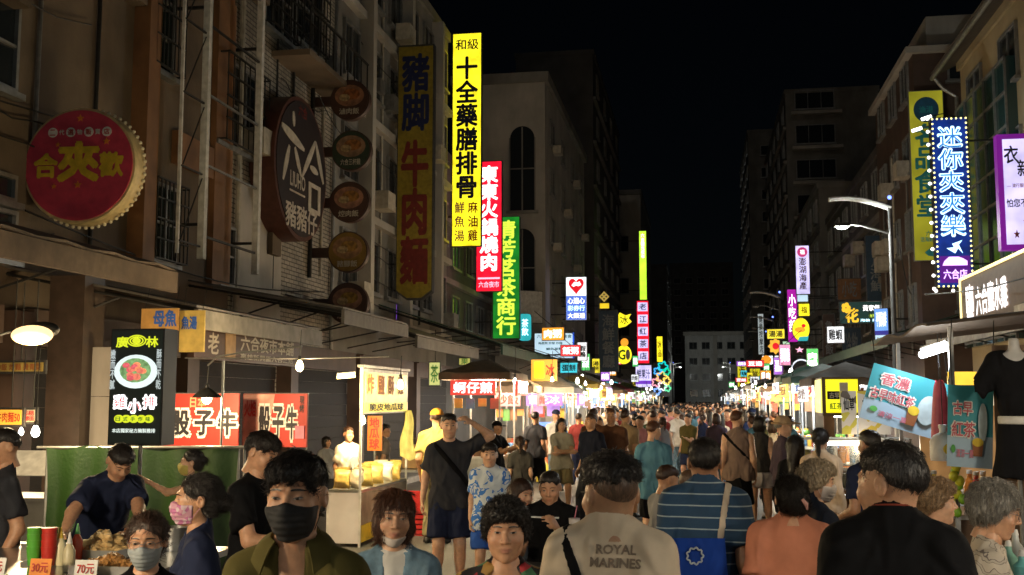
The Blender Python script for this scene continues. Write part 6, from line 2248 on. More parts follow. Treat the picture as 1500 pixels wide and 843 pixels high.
# ------------------------------------------------------------------ market stalls down both sides
def stall(label, x, y, side, wide=1.1, long=2.0, cz=.86, top=2.25, roof=CANB, panel=WHITEPAINT, head=None, word='', tm=None, tubes=1, power=45, col=NEUT, goods=(), seed=0, roof_h=.35, bulbm=None, head_w=None, cards=(), bright=None):
    r = random.Random(seed)
    o = empty('market_stall', (x, y, 0), 0, label, 'stall')
    MB().bb(-wide / 2, wide / 2, -long / 2, long / 2, cz - .04, cz).build('counter_top', STAIN, o)
    MB().bb(-wide / 2 + .02, wide / 2 - .02, -long / 2 + .02, long / 2 - .02, .08, cz - .04).build('cabinet', panel, o)
    for px in (-1, 1):
        for py in (-1, 1): MB().bb(px * (wide / 2 + .02) - .018, px * (wide / 2 + .02) + .018, py * (long / 2 + .02) - .018, py * (long / 2 + .02) + .018, 0, top).build('post', STEEL, o)
    e = .25
    MB().sheet(lambda u, v: ((u - .5) * (wide + 2 * e), (v - .5) * (long + 2 * e), top + roof_h * (1 - max(abs(2 * u - 1), abs(2 * v - 1))) + .02 * math.sin(u * 14 + v * 9)), 12, 12, .02).build('canopy', roof, o, True)
    vz = MB()
    for (x0, x1, y0, y1) in ((-wide / 2 - e, wide / 2 + e, -long / 2 - e - .01, -long / 2 - e + .005), (-wide / 2 - e, wide / 2 + e, long / 2 + e - .005, long / 2 + e + .01), (-wide / 2 - e - .01, -wide / 2 - e + .005, -long / 2 - e + .02, long / 2 + e - .02), (wide / 2 + e - .005, wide / 2 + e + .01, -long / 2 - e + .02, long / 2 + e - .02)):
        vz.bb(x0, x1, y0, y1, top - .13, top)
    vz.build('valance', roof, o)
    if head is not None:
        hw = (head_w or wide) / 2
        MB().bb(-hw, hw, -long / 2 - e - .10, -long / 2 - e - .03, top - .42, top - .14).build('header_sign', head, o)
        if word: letters('lettering', word, tm or P_WHT, o, (0, -long / 2 - e - .104, top - .28), hw * 1.7, .20, .03)
        s_ = 1 if side < 0 else -1
        MB().bb(s_ * (wide / 2 + e + .03), s_ * (wide / 2 + e + .08), -long / 2 * .8, long / 2 * .8, top - .42, top - .14).build('side_sign', head, o)
        if word: letters('lettering', word, tm or P_WHT, o, (s_ * (wide / 2 + e + .084), 0, top - .28), long * .7, .2, .03, rot=Matrix.Rotation(R(90) * s_, 3, 'Z'))
    for (cx, cy, cz_, w_, h_, m_) in cards:
        MB().bb(cx - w_ / 2, cx + w_ / 2, -long / 2 - .06 + cy, -long / 2 - .045 + cy, cz_ - h_ / 2, cz_ + h_ / 2).build('menu_card', m_, o)
    for k in range(tubes):
        yy = -long / 2 + long * (k + .5) / tubes
        MB().tube([(-wide * .4, yy, top - .10), (wide * .4, yy, top - .10)], .02, 6).build('light_tube', bulbm or B_COOL, o, True)
        if power: light(o, (0, yy, top - .2), power, col, .15)
    gm = [mat('goods red', (.45, .05, .03), .4), mat('goods yellow', (.65, .45, .05), .4), mat('goods green', (.10, .32, .06), .4), mat('goods white', (.7, .68, .64), .4), mat('goods orange', (.65, .22, .03), .4), mat('goods blue', (.06, .2, .5), .4), mat('goods brown', (.25, .12, .05), .5)]
    for k in range(4):
        m_ = gm[r.randrange(7)]; cx_ = -wide * .4 + wide * .27 * k; h_ = r.uniform(.12, .26)
        MB().bb(cx_ - .08, cx_ + .08, -long / 2 - .05, -long / 2 - .042, top - .5 - h_, top - .48).build('menu_card', m_, o)
    for k in range(11):
        gx, gy = (r.random() - .5) * (wide - .2), -long / 2 + .12 + (long - .24) * k / 10
        t = r.random(); m_ = gm[r.randrange(7)]; h_ = r.uniform(.08, .3)
        if t < .4: MB().bb(gx - .1, gx + .1, gy - .08, gy + .08, cz + .002, cz + h_).build('box_of_goods', m_, o)
        elif t < .75: MB().lathe([(.07, 0), (.075, h_ * .7), (.03, h_ * .8), (.03, h_)], (gx, gy, cz + .002), 12).build('jar', m_, o, True)
        else: MB().ball((gx, gy, cz + .07), (.12, .1, .09), 10, 6).build('heap_of_goods', m_, o, True)
    return o


HRED = emit('lit red header', (.70, .02, .02), .8); HYEL = emit('lit yellow header', (.80, .60, .03), .9); HWHT = emit('lit white header', (.8, .82, .85), 1.0)
HPUR = emit('lit purple header', (.30, .12, .50), .9); HGRN = emit('lit green header', (.15, .55, .10), .8); HORG = emit('lit orange header', (.8, .35, .04), .9)
CANR = mat('red canvas', (.22, .03, .03), .8, dirt=.4); CANY = mat('yellow canvas', (.42, .30, .06), .8, dirt=.4); CANW = mat('white canvas', (.5, .49, .46), .8, dirt=.4)
_p = at(695, 594, 20.2)
stall('oyster omelette stall with red header under a dark umbrella canopy', _p.x, 21.2, -1, .86, 1.6, .84, 2.42, CANB, mat('steel cabinet', (.4, .4, .39), .35, .7), HRED, '蚵仔煎', T_WHT, 2, 170, (1, .80, .52), seed=4, roof_h=.3, bulbm=B_WHITE, head_w=.86)
_p = at(745, 594, 23.0)
stall('stall with pink menu cards beside the oyster stall', _p.x, 23.8, -1, .55, 1.2, .84, 2.2, CANB, WHITEPAINT, emit('lit pink menus', (.55, .22, .25), .6), '炒飯', P_RED, 1, 70, (1, .85, .62), seed=5)
_p = at(800, 594, 25.5)
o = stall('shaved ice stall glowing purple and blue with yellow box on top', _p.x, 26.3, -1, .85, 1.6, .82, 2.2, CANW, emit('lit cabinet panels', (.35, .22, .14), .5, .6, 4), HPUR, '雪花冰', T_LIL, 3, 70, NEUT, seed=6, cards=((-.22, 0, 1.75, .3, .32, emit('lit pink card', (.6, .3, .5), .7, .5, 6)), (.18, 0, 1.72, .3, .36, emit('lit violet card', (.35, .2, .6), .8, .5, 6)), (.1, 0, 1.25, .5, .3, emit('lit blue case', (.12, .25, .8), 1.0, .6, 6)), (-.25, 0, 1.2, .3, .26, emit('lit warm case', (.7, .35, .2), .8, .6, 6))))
_q = at(780, 559, 25.3)
MB().bb(-.32, .28, -1.0, -.9, 2.35, 2.85).build('top_sign', HORG, o); MB().bb(-.25, -.02, -1.012, -1.001, 2.42, 2.8).build('top_sign_panel', E_YEL, o); letters('lettering', '冰', P_RED, o, (.13, -1.012, 2.6), .2, .28, .03)
o = empty('bucket', (at(800, 640, 24.8).x, 24.8, .78), 0, 'bright yellow bucket hung on the shaved ice stall', 'bucket'); MB().lathe([(.12, 0), (.17, .36), (.18, .36), (.18, .38)], n=18).build('bucket', emit('glowing yellow plastic', (.75, .65, .03), .6, .1), o, True); MB().tube([(-.17, 0, .37), (-.1, 0, .5), (.1, 0, .5), (.17, 0, .37)], .008, 5).build('handle', STEEL, o)  # the bucket is no lamp; its brightness is put in as emission
o = empty('menu_board', (at(799, 690, 24.5).x, 24.5, .0), 0, 'yellow and red printed board leaning below the yellow bucket', 'board'); MB().box((0, 0, .42), (.40, .03, .66), Matrix.Rotation(R(-10), 3, 'X')).build('board', pattern('yellow red print', [(.65, .58, .05), (.6, .12, .02), (.7, .6, .3)], 'cells', 6, .5, (.45, .8)), o)

SPEC = [  # x, y, side, wide, long, roof, header, word, letter mat, label
    (-4.1, 31.0, -1, 1.1, 2.2, CANG, HWHT, '果汁', P_GRN, 'juice stall with white header under a green canopy on the left'),
    (-3.9, 35.2, -1, 1.1, 2.2, CANY, HYEL, '烤魷魚', P_RED, 'grilled squid stall with yellow header on the left'),
    (-4.1, 39.5, -1, 1.2, 2.4, CANW, HPUR, '木瓜牛奶', T_WHT, 'papaya milk stall with purple header on the left'),
    (-3.8, 44.5, -1, 1.2, 2.4, CANB, HORG, '串燒', T_WHT, 'skewer stall with orange header on the left'),
    (-3.9, 50.0, -1, 1.3, 2.4, CANR, HWHT, '海鮮粥', P_RED, 'seafood porridge stall with white header on the left'),
    (-3.8, 56.5, -1, 1.3, 2.6, CANG, HGRN, '青草茶', T_WHT, 'herb tea stall with green header on the left'),
    (-3.9, 64.0, -1, 1.4, 2.8, CANW, HWHT, '棺材板', P_RED, 'toast stall with white header far left'),
    (-3.8, 73.0, -1, 1.4, 3.0, CANW, HWHT, '臭豆腐', P_BLK, 'tofu stall with white header far left'),
    (-3.8, 84.0, -1, 1.4, 3.0, CANY, HYEL, '豆花', P_RED, 'pudding stall farthest down the left row'),
    (2.75, 21.6, 1, 1.0, 2.0, CANB, HWHT, '珍奶', P_BRN, 'bubble tea stall with white header on the right'),
    (2.75, 25.6, 1, 1.1, 2.2, CANG, HYEL, '烤玉米', P_RED, 'corn stall with yellow header under a green canopy on the right'),
    (2.85, 30.0, 1, 1.1, 2.2, CANG, HWHT, '鮮蚵', P_BLUE, 'oyster stall with white header on the right'),
    (2.7, 35.0, 1, 1.2, 2.2, CANB, HYEL, '牛排', P_RED, 'steak stall with yellow header and dark canopy on the right'),
    (2.8, 40.5, 1, 1.2, 2.4, CANG, HWHT, '水果', P_GRN, 'fruit stall with green canopy on the right'),
    (2.7, 47.0, 1, 1.3, 2.4, CANW, HWHT, '炸物', P_RED, 'white fritter stall on the right'),
    (2.8, 54.0, 1, 1.3, 2.6, CANW, HORG, '滷味', T_WHT, 'braised snack stall with orange header on the right'),
    (2.7, 62.0, 1, 1.4, 2.8, CANW, HWHT, '涼麵', P_BLK, 'cold noodle stall far right'),
    (2.7, 72.0, 1, 1.4, 3.0, CANW, HWHT, '湯圓', P_RED, 'dumpling soup stall far right'),
    (2.6, 84.0, 1, 1.4, 3.0, CANW, HWHT, '米糕', P_BLK, 'rice cake stall farthest down the right row'),
]
for i, (x, y, sd, wd, lg, rf, hd, wrd, tm, lab) in enumerate(SPEC):
    far = y > 42
    stall(lab, x, y, sd, wd, lg, .86, 2.3 + .1 * (i % 3), rf, [WHITEPAINT, mat('blue cabinet', (.08, .16, .3), .4), mat('red cabinet', (.3, .04, .03), .4), mat('steel cabinet', (.4, .4, .39), .35, .7)][i % 4], hd, wrd, tm, 2 if not far else 1, 170 if not far else 520, NEUT if i % 3 else COOL, seed=20 + i, bulbm=B_WHITE if i % 2 else B_COOL)
# bare bulbs strung along the far stalls
ORD = ['first', 'second', 'third', 'fourth', 'fifth', 'sixth', 'seventh', 'eighth', 'ninth', 'tenth', 'eleventh', 'twelfth', 'thirteenth', 'fourteenth', 'fifteenth', 'sixteenth', 'seventeenth', 'eighteenth', 'nineteenth', 'twentieth', 'twenty-first', 'twenty-second']
rr_ = random.Random(11)
for k in range(44):
    sd = -1 if k % 2 else 1
    y = 30 + k * 1.45 + rr_.uniform(-.6, .6)
    x = (-3.0 - rr_.uniform(0, .9)) if sd < 0 else (1.9 + rr_.uniform(0, .9))
    z = rr_.uniform(2.1, 2.7)
    o = empty('bulb_lamp', (x, y, z), 0, f"bare white bulb, {ORD[k // 2]} strung along the far {'left' if sd < 0 else 'right'} stalls", 'lamp', 'bare bulbs strung over the far ' + ('left' if sd < 0 else 'right') + ' stalls')
    add('bulb', _bulb, None, o).scale = (1.3, 1.3, 1.3)
    add('socket', _sock, None, o)
    MB().tube([(0, 0, .13), (0, 0, .5)], .01, 4).build('cord', RUBBER, o)
if not _bulb.materials: _bulb.materials.append(B_WHITE)
if not _sock.materials: _sock.materials.append(BLACKPAINT)

# ------------------------------------------------------------------ right foreground: tea stall, clothes, counters
YS = empty('market_stall', (2.25, 17.6, 0), 0, 'tea stall topped by a yellow light box on a wooden post', 'stall')
_a, _b = at(1199, 556, 17.0), at(1261, 605, 17.0)
zt, zb = _a.z, _b.z
x0, x1 = _a.x - 2.25, _b.x - 2.25
MB().bb(x0 + .05, x1, -.58, .3, zb - .05, zt + .03).build('light_box', mat('dark box case', (.10, .06, .03), .5), YS)
MB().bb(x0 + .10, x1 - .03, -.595, -.582, zb, zt).build('front_face', emit('lit bright yellow', (.85, .78, .01), 1.0, .12), YS)
MB().bb(x0 + .032, x0 + .048, -.56, .28, zb, zt).build('side_face', emit('lit pale yellow', (.80, .75, .12), 1.0, .12), YS)
MB().bb(x0 + .12, x1 - .30, -.606, -.597, zb + .2, zb + .32).build('print', P_BLK, YS); letters('lettering', '古早味', P_WHT, YS, (x0 + .26, -.612, zb + .26), .22, .08, .02)
MB().bb(x0 + .3, x0 + .42, -.61, -.598, zb + .10, zb + .45).build('print', P_WHT, YS); letters('lettering', '紅茶', P_GRN, YS, (x0 + .25, -.61, zb + .10), .2, .1, .02)
MB().bb(x0 + .07, x0 + .22, -.5, -.35, 0, zb - .05).build('post', WOOD, YS)
MB().bb(x1 - .10, x1 - .02, .1, .25, 0, zb - .05).build('post', WOOD, YS)
MB().bb(x0 + .05, x1 + .5, -.2, 1.4, .84, .88).build('counter_top', STAIN, YS); MB().bb(x0 + .08, x1 + .47, -.17, 1.37, .06, .84).build('cabinet', WOOD, YS)
for k in range(3):
    x = x0 + .25 + k * .22
    MB().lathe([(.075, .882), (.08, 1.2), (.05, 1.25), (.05, 1.27)], (x, .05, 0), 14).build('tea_urn', [STAIN, P_ORG, STAIN][k], YS, True)
light(tube_lamp('tube lamp inside the yellow topped tea stall', (2.0, 17.5, 1.66), (2.5, 17.5, 1.66), 45, NEUT), (0, -.4, -.1), 20, NEUT)
# display rack with glass between the tea stalls
RK = empty('display_rack', (at(1256, 650, 13.4).x, 13.6, 0), 0, 'glass display rack packed with coloured cups and jars', 'rack')
for x in (-.62, -.02, .58):
    for y in (-.25, .25): MB().bb(x - .015, x + .015, y - .015, y + .015, 0, 1.46).build('post', STEEL, RK)
rr_ = random.Random(5)
_gc = [(.55, .05, .04), (.65, .5, .06), (.12, .4, .1), (.7, .66, .6), (.65, .25, .04), (.08, .25, .5), (.3, .14, .06), (.6, .3, .35)]
for k, z in enumerate((.30, .58, .86, 1.14, 1.44)):
    MB().bb(-.63, .6, -.26, .26, z, z + .02).build('shelf', STAIN if k < 4 else WHITEPAINT, RK)
    if k < 4:
        for q in range(9):
            h = rr_.uniform(.12, .24); x = -.55 + q * .135; m_ = mat(f'jar colour {(q + 3 * k) % 8}', _gc[(q + 3 * k) % 8], .35)
            MB().lathe([(.045, 0), (.055, h * .75), (.035, h * .85), (.038, h)], (x, rr_.uniform(-.14, .1), z + .021), 12).build('jar', m_, RK, True)
tube_lamp('tube lamp under the top shelf of the glass display rack', (RK.location.x - .5, 13.3, 1.40), (RK.location.x + .5, 13.3, 1.40), 26, NEUT)
MB().bb(-.64, .60, -.275, -.268, .90, 1.43).build('glass_pane', clear('rack glass', (.95, 1, 1), .02), RK)
for k, (dx, w_, lab, cs) in enumerate(((-.10, .17, 'white and yellow drinks poster left on the glass display rack', [(.75, .72, .66), (.65, .6, .1), (.15, .12, .1)]), (.18, .36, 'white menu poster right on the glass display rack', [(.78, .76, .72), (.7, .55, .08), (.2, .12, .08)]))):
    o = empty('poster', (RK.location.x + dx, 13.28, 1.56), 0, lab, 'poster'); MB().bb(-w_ / 2, w_ / 2, -.01, .0, -.05, .45).build('sheet', pattern(f'poster print {k}', cs, 'cells', 9, .5, (.55, .85), .10), o)  # plain paper; a faint glow is put into its print
    letters('lettering', '奶茶' if k else '仙草', P_BLK, o, (0, -.013, .3), w_ * .7, .14, .03)
# teal drink banners
TEAL = mat('teal printed banner', (.03, .30, .36), .5, var=.15, scale=3)
PALEB = mat('pale blue printed banner', (.36, .50, .62), .5, var=.15, scale=3)


def drink_banner(label, p, rz, tilt, w, h, words, tall):
    o = empty('banner', p, rz, label, 'banner')
    Rt = Matrix.Rotation(tilt, 3, 'Y')
    def q(x, y, z): return tuple(Rt @ Vector((x, y, z)))
    def warp(x, z): return .012 * math.sin(x * 9 + z * 5)
    MB().sheet(lambda u, v: q((u - .5) * w, warp((u - .5) * w, 0), h * (.5 - v * .62)), 20, 8, .003).build('upper_cloth', TEAL, o, True)
    MB().sheet(lambda u, v: q((u - .5) * w, warp((u - .5) * w, 0), h * (-.12 - v * .38)), 20, 6, .003).build('lower_cloth', PALEB, o, True)
    for (s, cx, cz, ww, hh) in words:
        letters('lettering', s, P_WHT, o, q(cx * w, -.024, cz * h), ww * w * 1.06, hh * h * 1.08, .07, rot=Rt)
        letters('lettering', s, mat('sign rose print', (.55, .10, .13), .6), o, q(cx * w, -.028, cz * h), ww * w, hh * h, .02, rot=Rt)
    cup = MB(); cx, cz = (.13, -.22) if not tall else (.18, -.25)
    s = .09 if not tall else .07
    cup.prism([(cx * w - s * .45, cz * h - s), (cx * w + s * .45, cz * h - s), (cx * w + s * .6, cz * h + s * .4), (cx * w - s * .6, cz * h + s * .4)], -.030, -.026)
    cup.v = [q(*v) for v in cup.v]; cup.build('cup_picture', P_BRN, o)
    lem = MB().prism([(cx * w + s * .6 * math.cos(t), cz * h + s * .6 + s * .5 * math.sin(t)) for t in [2 * math.pi * k / 16 for k in range(16)]], -.034, -.031); lem.v = [q(*v) for v in lem.v]; lem.build('fruit_picture', P_YEL, o)
    ice = MB().prism([(x * w, z * h) for x, z in disc(.30 if not tall else .28, -.05 if not tall else .05, .13 if not tall else .10, .26 if not tall else .24, 20)], -.028, -.025); ice.v = [q(*v) for v in ice.v]; ice.build('ice_picture', mat('sign ice print', (.45, .55, .58), .6), o)
    leaf = MB().prism([(x * w, z * h) for x, z in disc(-.36, -.28, .05, .05, 14)], -.03, -.027); leaf.v = [q(*v) for v in leaf.v]; leaf.build('leaf_picture', P_GRN, o)
    letters('lettering', '清涼一夏', P_PNK, o, q(-.10 * w, -.026, -.33 * h), .38 * w, .10 * h, .02, rot=Rt)
    for x in (-.48, .48): MB().tube([q(x * w, 0, h / 2), tuple(Vector(q(x * w, 0, h / 2)) + Vector((.02, .3, .55)))], .004, 4).build('cord', RUBBER, o)
    return o


c = at(1325, 588, 11.0)
drink_banner('teal iced tea banner hanging tilted above the black haired man', c, R(4), R(17), .735, .545, (('香濃', -.18, .28, .36, .20), ('古早味紅茶', -.17, .0, .56, .19)), False)
c = at(1421, 625, 9.4)
drink_banner('narrow teal iced tea banner hanging upright beside the black dress', c, R(-16), R(3), .34, .66, (('古早', -.16, .22, .42, .16), ('紅茶', -.14, -.04, .5, .18)), True)
# tea stall frame behind the banners
TS = empty('market_stall', (2.95, 11.6, 0), 0, 'drinks stall with steel frame behind the teal banners', 'stall')
for x in (-.75, .95):
    for y in (-1.4, 1.2): MB().bb(x - .02, x + .02, y - .02, y + .02, 0, 2.55).build('post', STEEL, TS)
MB().sheet(lambda u, v: (-1.0 + 2.2 * u, -1.7 + 3.2 * v, 2.56 + .25 * u + .03 * math.sin(v * 12)), 10, 14, .02).build('canopy', CANB, TS, True)
MB().bb(-.75, .95, -1.35, -.5, .86, .90).build('counter_top', STAIN, TS); MB().bb(-.72, .92, -1.32, -.53, .05, .86).build('cabinet', WOOD, TS)
MB().bb(.25, 1.0, -1.52, -1.47, 2.02, 2.30).build('red_header', HRED, TS); letters('lettering', '飲品', T_YEL, TS, (.62, -1.53, 2.16), .55, .22, .04)
MB().bb(-.55, .0, -.3, -.26, 2.05, 2.18).build('menu_strip', emit('lit amber strip', (.85, .5, .04), 1.0, .3, 4), TS); MB().bb(-.5, .9, -.2, -.17, 1.85, 1.98).build('menu_strip', emit('lit cream strip', (.75, .6, .4), .8, .5, 5), TS)
MB().bb(-.72, .92, .3, .33, 1.0, 1.9).build('back_panel', emit('lit back panel', (.42, .22, .08), .35, .7, 4), TS)
MB().bb(-.15, .0, -1.46, -1.43, 1.0, 1.55).build('orange_panel', emit('lit orange panel', (.85, .32, .02), .7, .2), TS)
tube_lamp('bright white tube lamp above the teal banners', at(1350, 520, 10.7), at(1388, 508, 10.4), 26, COOL, emit('dazzling tube', (.9, .97, 1), 14, 0), r=.035)
rr_ = random.Random(9)
o = empty('fruit_garland', (at(1400, 690, 10.0).x, 10.0, 0), 0, 'hanging string of lemons and limes at the drinks stall', 'fruit')
_lm = MB().ball((0, 0, 0), (.04, .04, .048), 10, 7).mesh('lemon', True); _lm.materials.append(mat('lemon skin', (.62, .60, .04), .45))
_li = MB().ball((0, 0, 0), (.038, .038, .045), 10, 7).mesh('lime', True); _li.materials.append(mat('lime skin', (.22, .45, .03), .45))
for k in range(16):
    q = add('lemon' if k % 3 else 'lime', _lm if k % 3 else _li, None, o); q.location = (rr_.uniform(-.05, .05), rr_.uniform(-.04, .04), .95 + k * .038)
MB().tube([(0, 0, .9), (0, 0, 2.4)], .004, 5).build('string', RUBBER, o)
o = empty('jug', (at(1382, 655, 9.8).x, 9.8, 0), 0, 'white jug with a yellow label hanging below the teal banners', 'jug'); z = at(1382, 675, 9.8).z
MB().lathe([(.105, z), (.11, z + .02), (.11, z + .16), (.08, z + .21), (.03, z + .235), (.03, z + .27)], n=18).build('body', mat('white plastic', (.75, .74, .72), .4), o, True); MB().lathe([(.036, z + .27), (.036, z + .30)], n=12).build('cap', P_WHT, o, True)
MB().prism(disc(.02, z + .10, .045, .045), -.118, -.106).build('label', P_YEL, o); MB().tube([(0, 0, z + .30), (0, 0, 2.4)], .004, 5).build('cord', RUBBER, o)
o = empty('pink_bag', (at(1378, 612, 10.4).x, 10.4, 0), 0, 'pink plastic bag roll hanging between the teal banners', 'bag'); z = at(1378, 640, 10.4).z
MB().sheet(lambda u, v: (.09 * math.cos(2 * math.pi * u) * (.35 + .65 * v ** .5), .05 * math.sin(2 * math.pi * u), z + .5 * (1 - v) + .01 * math.sin(20 * u)), 14, 8).build('bag', mat('pink plastic', (.65, .10, .16), .4), o, True); MB().tube([(0, 0, z + .48), (0, 0, 2.5)], .004, 5).build('cord', RUBBER, o)
for k in range(10):
    px, Y, col_ = [(1290, 10.6, 3), (1302, 10.6, 2), (1315, 10.7, 5), (1330, 10.4, 3), (1342, 10.5, 4), (1355, 10.4, 6), (1368, 10.5, 1), (1420, 10.6, 4), (1430, 10.4, 0), (1440, 10.5, 3)][k]
    nm = ['white', 'lime green', 'blue', 'second white', 'orange', 'brown', 'yellow', 'deep orange', 'red', 'cream'][k]
    c_ = [(.7, .68, .62), (.15, .5, .05), (.1, .4, .6), (.72, .7, .66), (.7, .3, .04), (.3, .15, .06), (.7, .55, .05), (.65, .2, .03), (.55, .05, .04), (.7, .6, .42)][k]
    o = empty('drink_bottle', (at(px, 700, Y).x, Y, .90), 0, nm + ' drink bottle on the counter of the drinks stall', 'bottle', 'drink bottles at the drinks stall')
    MB().lathe([(.05, 0), (.055, .02), (.055, .22), (.03, .29), (.022, .30), (.022, .34)], n=14).build('bottle', mat(f'drink {k}', c_, .25, spec=.6), o, True); MB().lathe([(.026, .34), (.026, .37)], n=12).build('cap', P_WHT, o, True)
# black dress on a mannequin
_p = at(1492, 655, 9.0)
DR = empty('mannequin', (_p.x, 9.0, -.16), R(-12), 'black dress with white belt on a white mannequin at the right edge', 'mannequin')
CLB = clothmat('dress black', (.012, .012, .014))
P, l0 = G((-.3, -.25, 1.35), (.3, .25, 2.75), .014)
td = smin(ell(P, (0, 0, 2.25), (.16, .10, .20)), ell(P, (0, 0, 2.02), (.125, .09, .16)), .06)
td = smin(td, rc(P, (-.14, 0, 2.38), (.14, 0, 2.38), .05, .05), .05)
hd_ = smin(rc(P, (0, 0, 2.38), (0, 0, 2.52), .045, .04), td + .012, .04)
V, Q = nets(np.maximum(hd_, P[2] - 2.54), l0, .014); add('torso', np_mesh('torso', V, Q), mat('mannequin white', (.7, .68, .65), .4), DR)
slv = np.minimum(rc(P, (.15, 0, 2.36), (.27, -.02, 2.12), .065, .085), rc(P, (-.15, 0, 2.36), (-.27, -.02, 2.12), .065, .085))
slv = np.maximum(slv, 2.10 - P[2] + .03 * np.sin(P[0] * 60))
tp = smin(td - .012, slv, .03); tp = smax(tp, -ell(P, (0, -.06, 2.48), (.10, .13, .12)), .01); tp = np.maximum(tp, 1.94 - P[2]) + wob(P, 5, 20, .006, (1, 1, 2))
V, Q = nets(tp, l0, .014); add('black_top', np_mesh('black_top', V, Q), CLB, DR)
blt = np.maximum(ell([P[0], P[1], P[2] * .2], (0, 0, 1.91 * .2), (.14, .105, .3)), np.abs(P[2] - 1.91) - .032); V, Q = nets(blt, l0, .014); add('belt', np_mesh('belt', V, Q), mat('white belt', (.7, .68, .62), .5), DR)
sk_ = np.maximum(np.maximum(rc([P[0], P[1] / .7, P[2]], (0, 0, 1.92), (0, 0, 1.30), .125, .22), P[2] - 1.90), 1.47 - P[2]) + wob([P[0], P[1], P[2] * .1], 8, 30, .012); V, Q = nets(sk_, l0, .014); add('skirt', np_mesh('skirt', V, Q), CLB, DR)
MB().tube([(0, 0, .16), (0, 0, 1.6)], .018, 8).build('stand', STEEL, DR); MB().lathe([(.2, .16), (.2, .18), (.03, .2)], n=18).build('foot', STEEL, DR)
MB().bb(-.15, .35, .25, .27, 1.2, 2.5).build('back_board', mat('brown peg board', (.2, .12, .07), .7), DR)
# right counter with bottles
RC = empty('counter', (2.55, 6.05, 0), 0, 'steel counter with glass guard at the lower right edge', 'counter')
MB().bb(-.7, 1.2, -.55, .55, .90, .94).build('top', STAIN, RC); MB().bb(-.68, 1.18, -.53, .53, .05, .90).build('cabinet', mat('brown wood front', (.25, .15, .07), .5), RC)
MB().bb(-.72, 1.2, -.575, -.556, .82, .95).build('edge_strip', BLACKPAINT, RC)
MB().bb(-.7, -.69, -.5, .5, .941, 1.25).build('glass_guard', clear('guard glass', (.95, 1, 1), .02), RC)
MB().tube([(-.695, -.5, 1.26), (-.695, .5, 1.26)], .012, 6).build('guard_rail', BLACKPAINT, RC)
for k, (px, Y, h, m_, lab) in enumerate(((1475, 6.2, .20, mat('pale green bottle', (.25, .5, .4), .2), 'pale green squeeze bottle on the right steel counter'), (1486, 6.35, .24, mat('white bottle', (.7, .72, .7), .3), 'tall white bottle on the right steel counter'), (1494, 6.05, .17, mat('aqua bottle', (.15, .45, .45), .2), 'aqua bottle at the right edge of the steel counter'), (1464, 6.4, .15, mat('dark green box', (.05, .18, .08), .5), 'dark green tin on the right steel counter'))):
    o = empty('bottle', (at(px, 760, Y).x, Y, .94), 0, lab, 'bottle'); MB().lathe([(.04, 0), (.045, .02), (.045, h * .7), (.02, h * .85), (.016, h)], n=14).build('bottle', m_, o, True); MB().lathe([(.019, h), (.012, h + .03)], n=10).build('cap', P_WHT, o, True)
tube_lamp('white tube lamp above the right steel counter', (2.3, 6.2, 2.62), (3.3, 6.2, 2.62), 55, NEUT)  # unseen tube, assumed and added to light the people at the right
# rows assumed to go on beside the viewer; lit stalls added as side light
stall('corner stall of the left row just outside the view', -4.1, 1.2, -1, 1.2, 2.2, .86, 2.4, CANW, WHITEPAINT, HWHT, '小吃', P_RED, 2, 260, (1, .80, .52), seed=91, bulbm=B_WHITE)
stall('corner stall of the right row just outside the view', 3.3, 1.6, 1, 1.2, 2.2, .86, 2.4, CANW, WHITEPAINT, HWHT, '飲料', P_RED, 2, 120, (1, .88, .68), seed=92, bulbm=B_WHITE)
# overhead cables
rr_ = random.Random(21)
for k, (a, b, lab) in enumerate((((XL + .1, 16, 6.2), (XL + .2, 4, 6.0), 'thin cable sagging from the round red sign'), ((XL + .4, 24.5, 9.2), (-8.6, 27, 8.6), 'cable tying the round food signs to the wall'),
                                 ((4.9, 28, 6.0), (7.4, 40, 5.6), 'cable from the street lamp to the brown building'), ((XL + .1, 26, 4.6), (XL + .2, 13.5, 4.5), 'bundle of cables above the grey canopy'),
                                 ((5.3, 27, 4.4), (5.0, 10, 4.0), 'cable along the right awnings'))):
    a, b = Vector(a), Vector(b)
    tag(MB().tube([a + (b - a) * t / 12 - Vector((0, 0, .35 * math.sin(math.pi * t / 12))) for t in range(13)], .014, 5).build('cable', RUBBER), lab, 'cable')

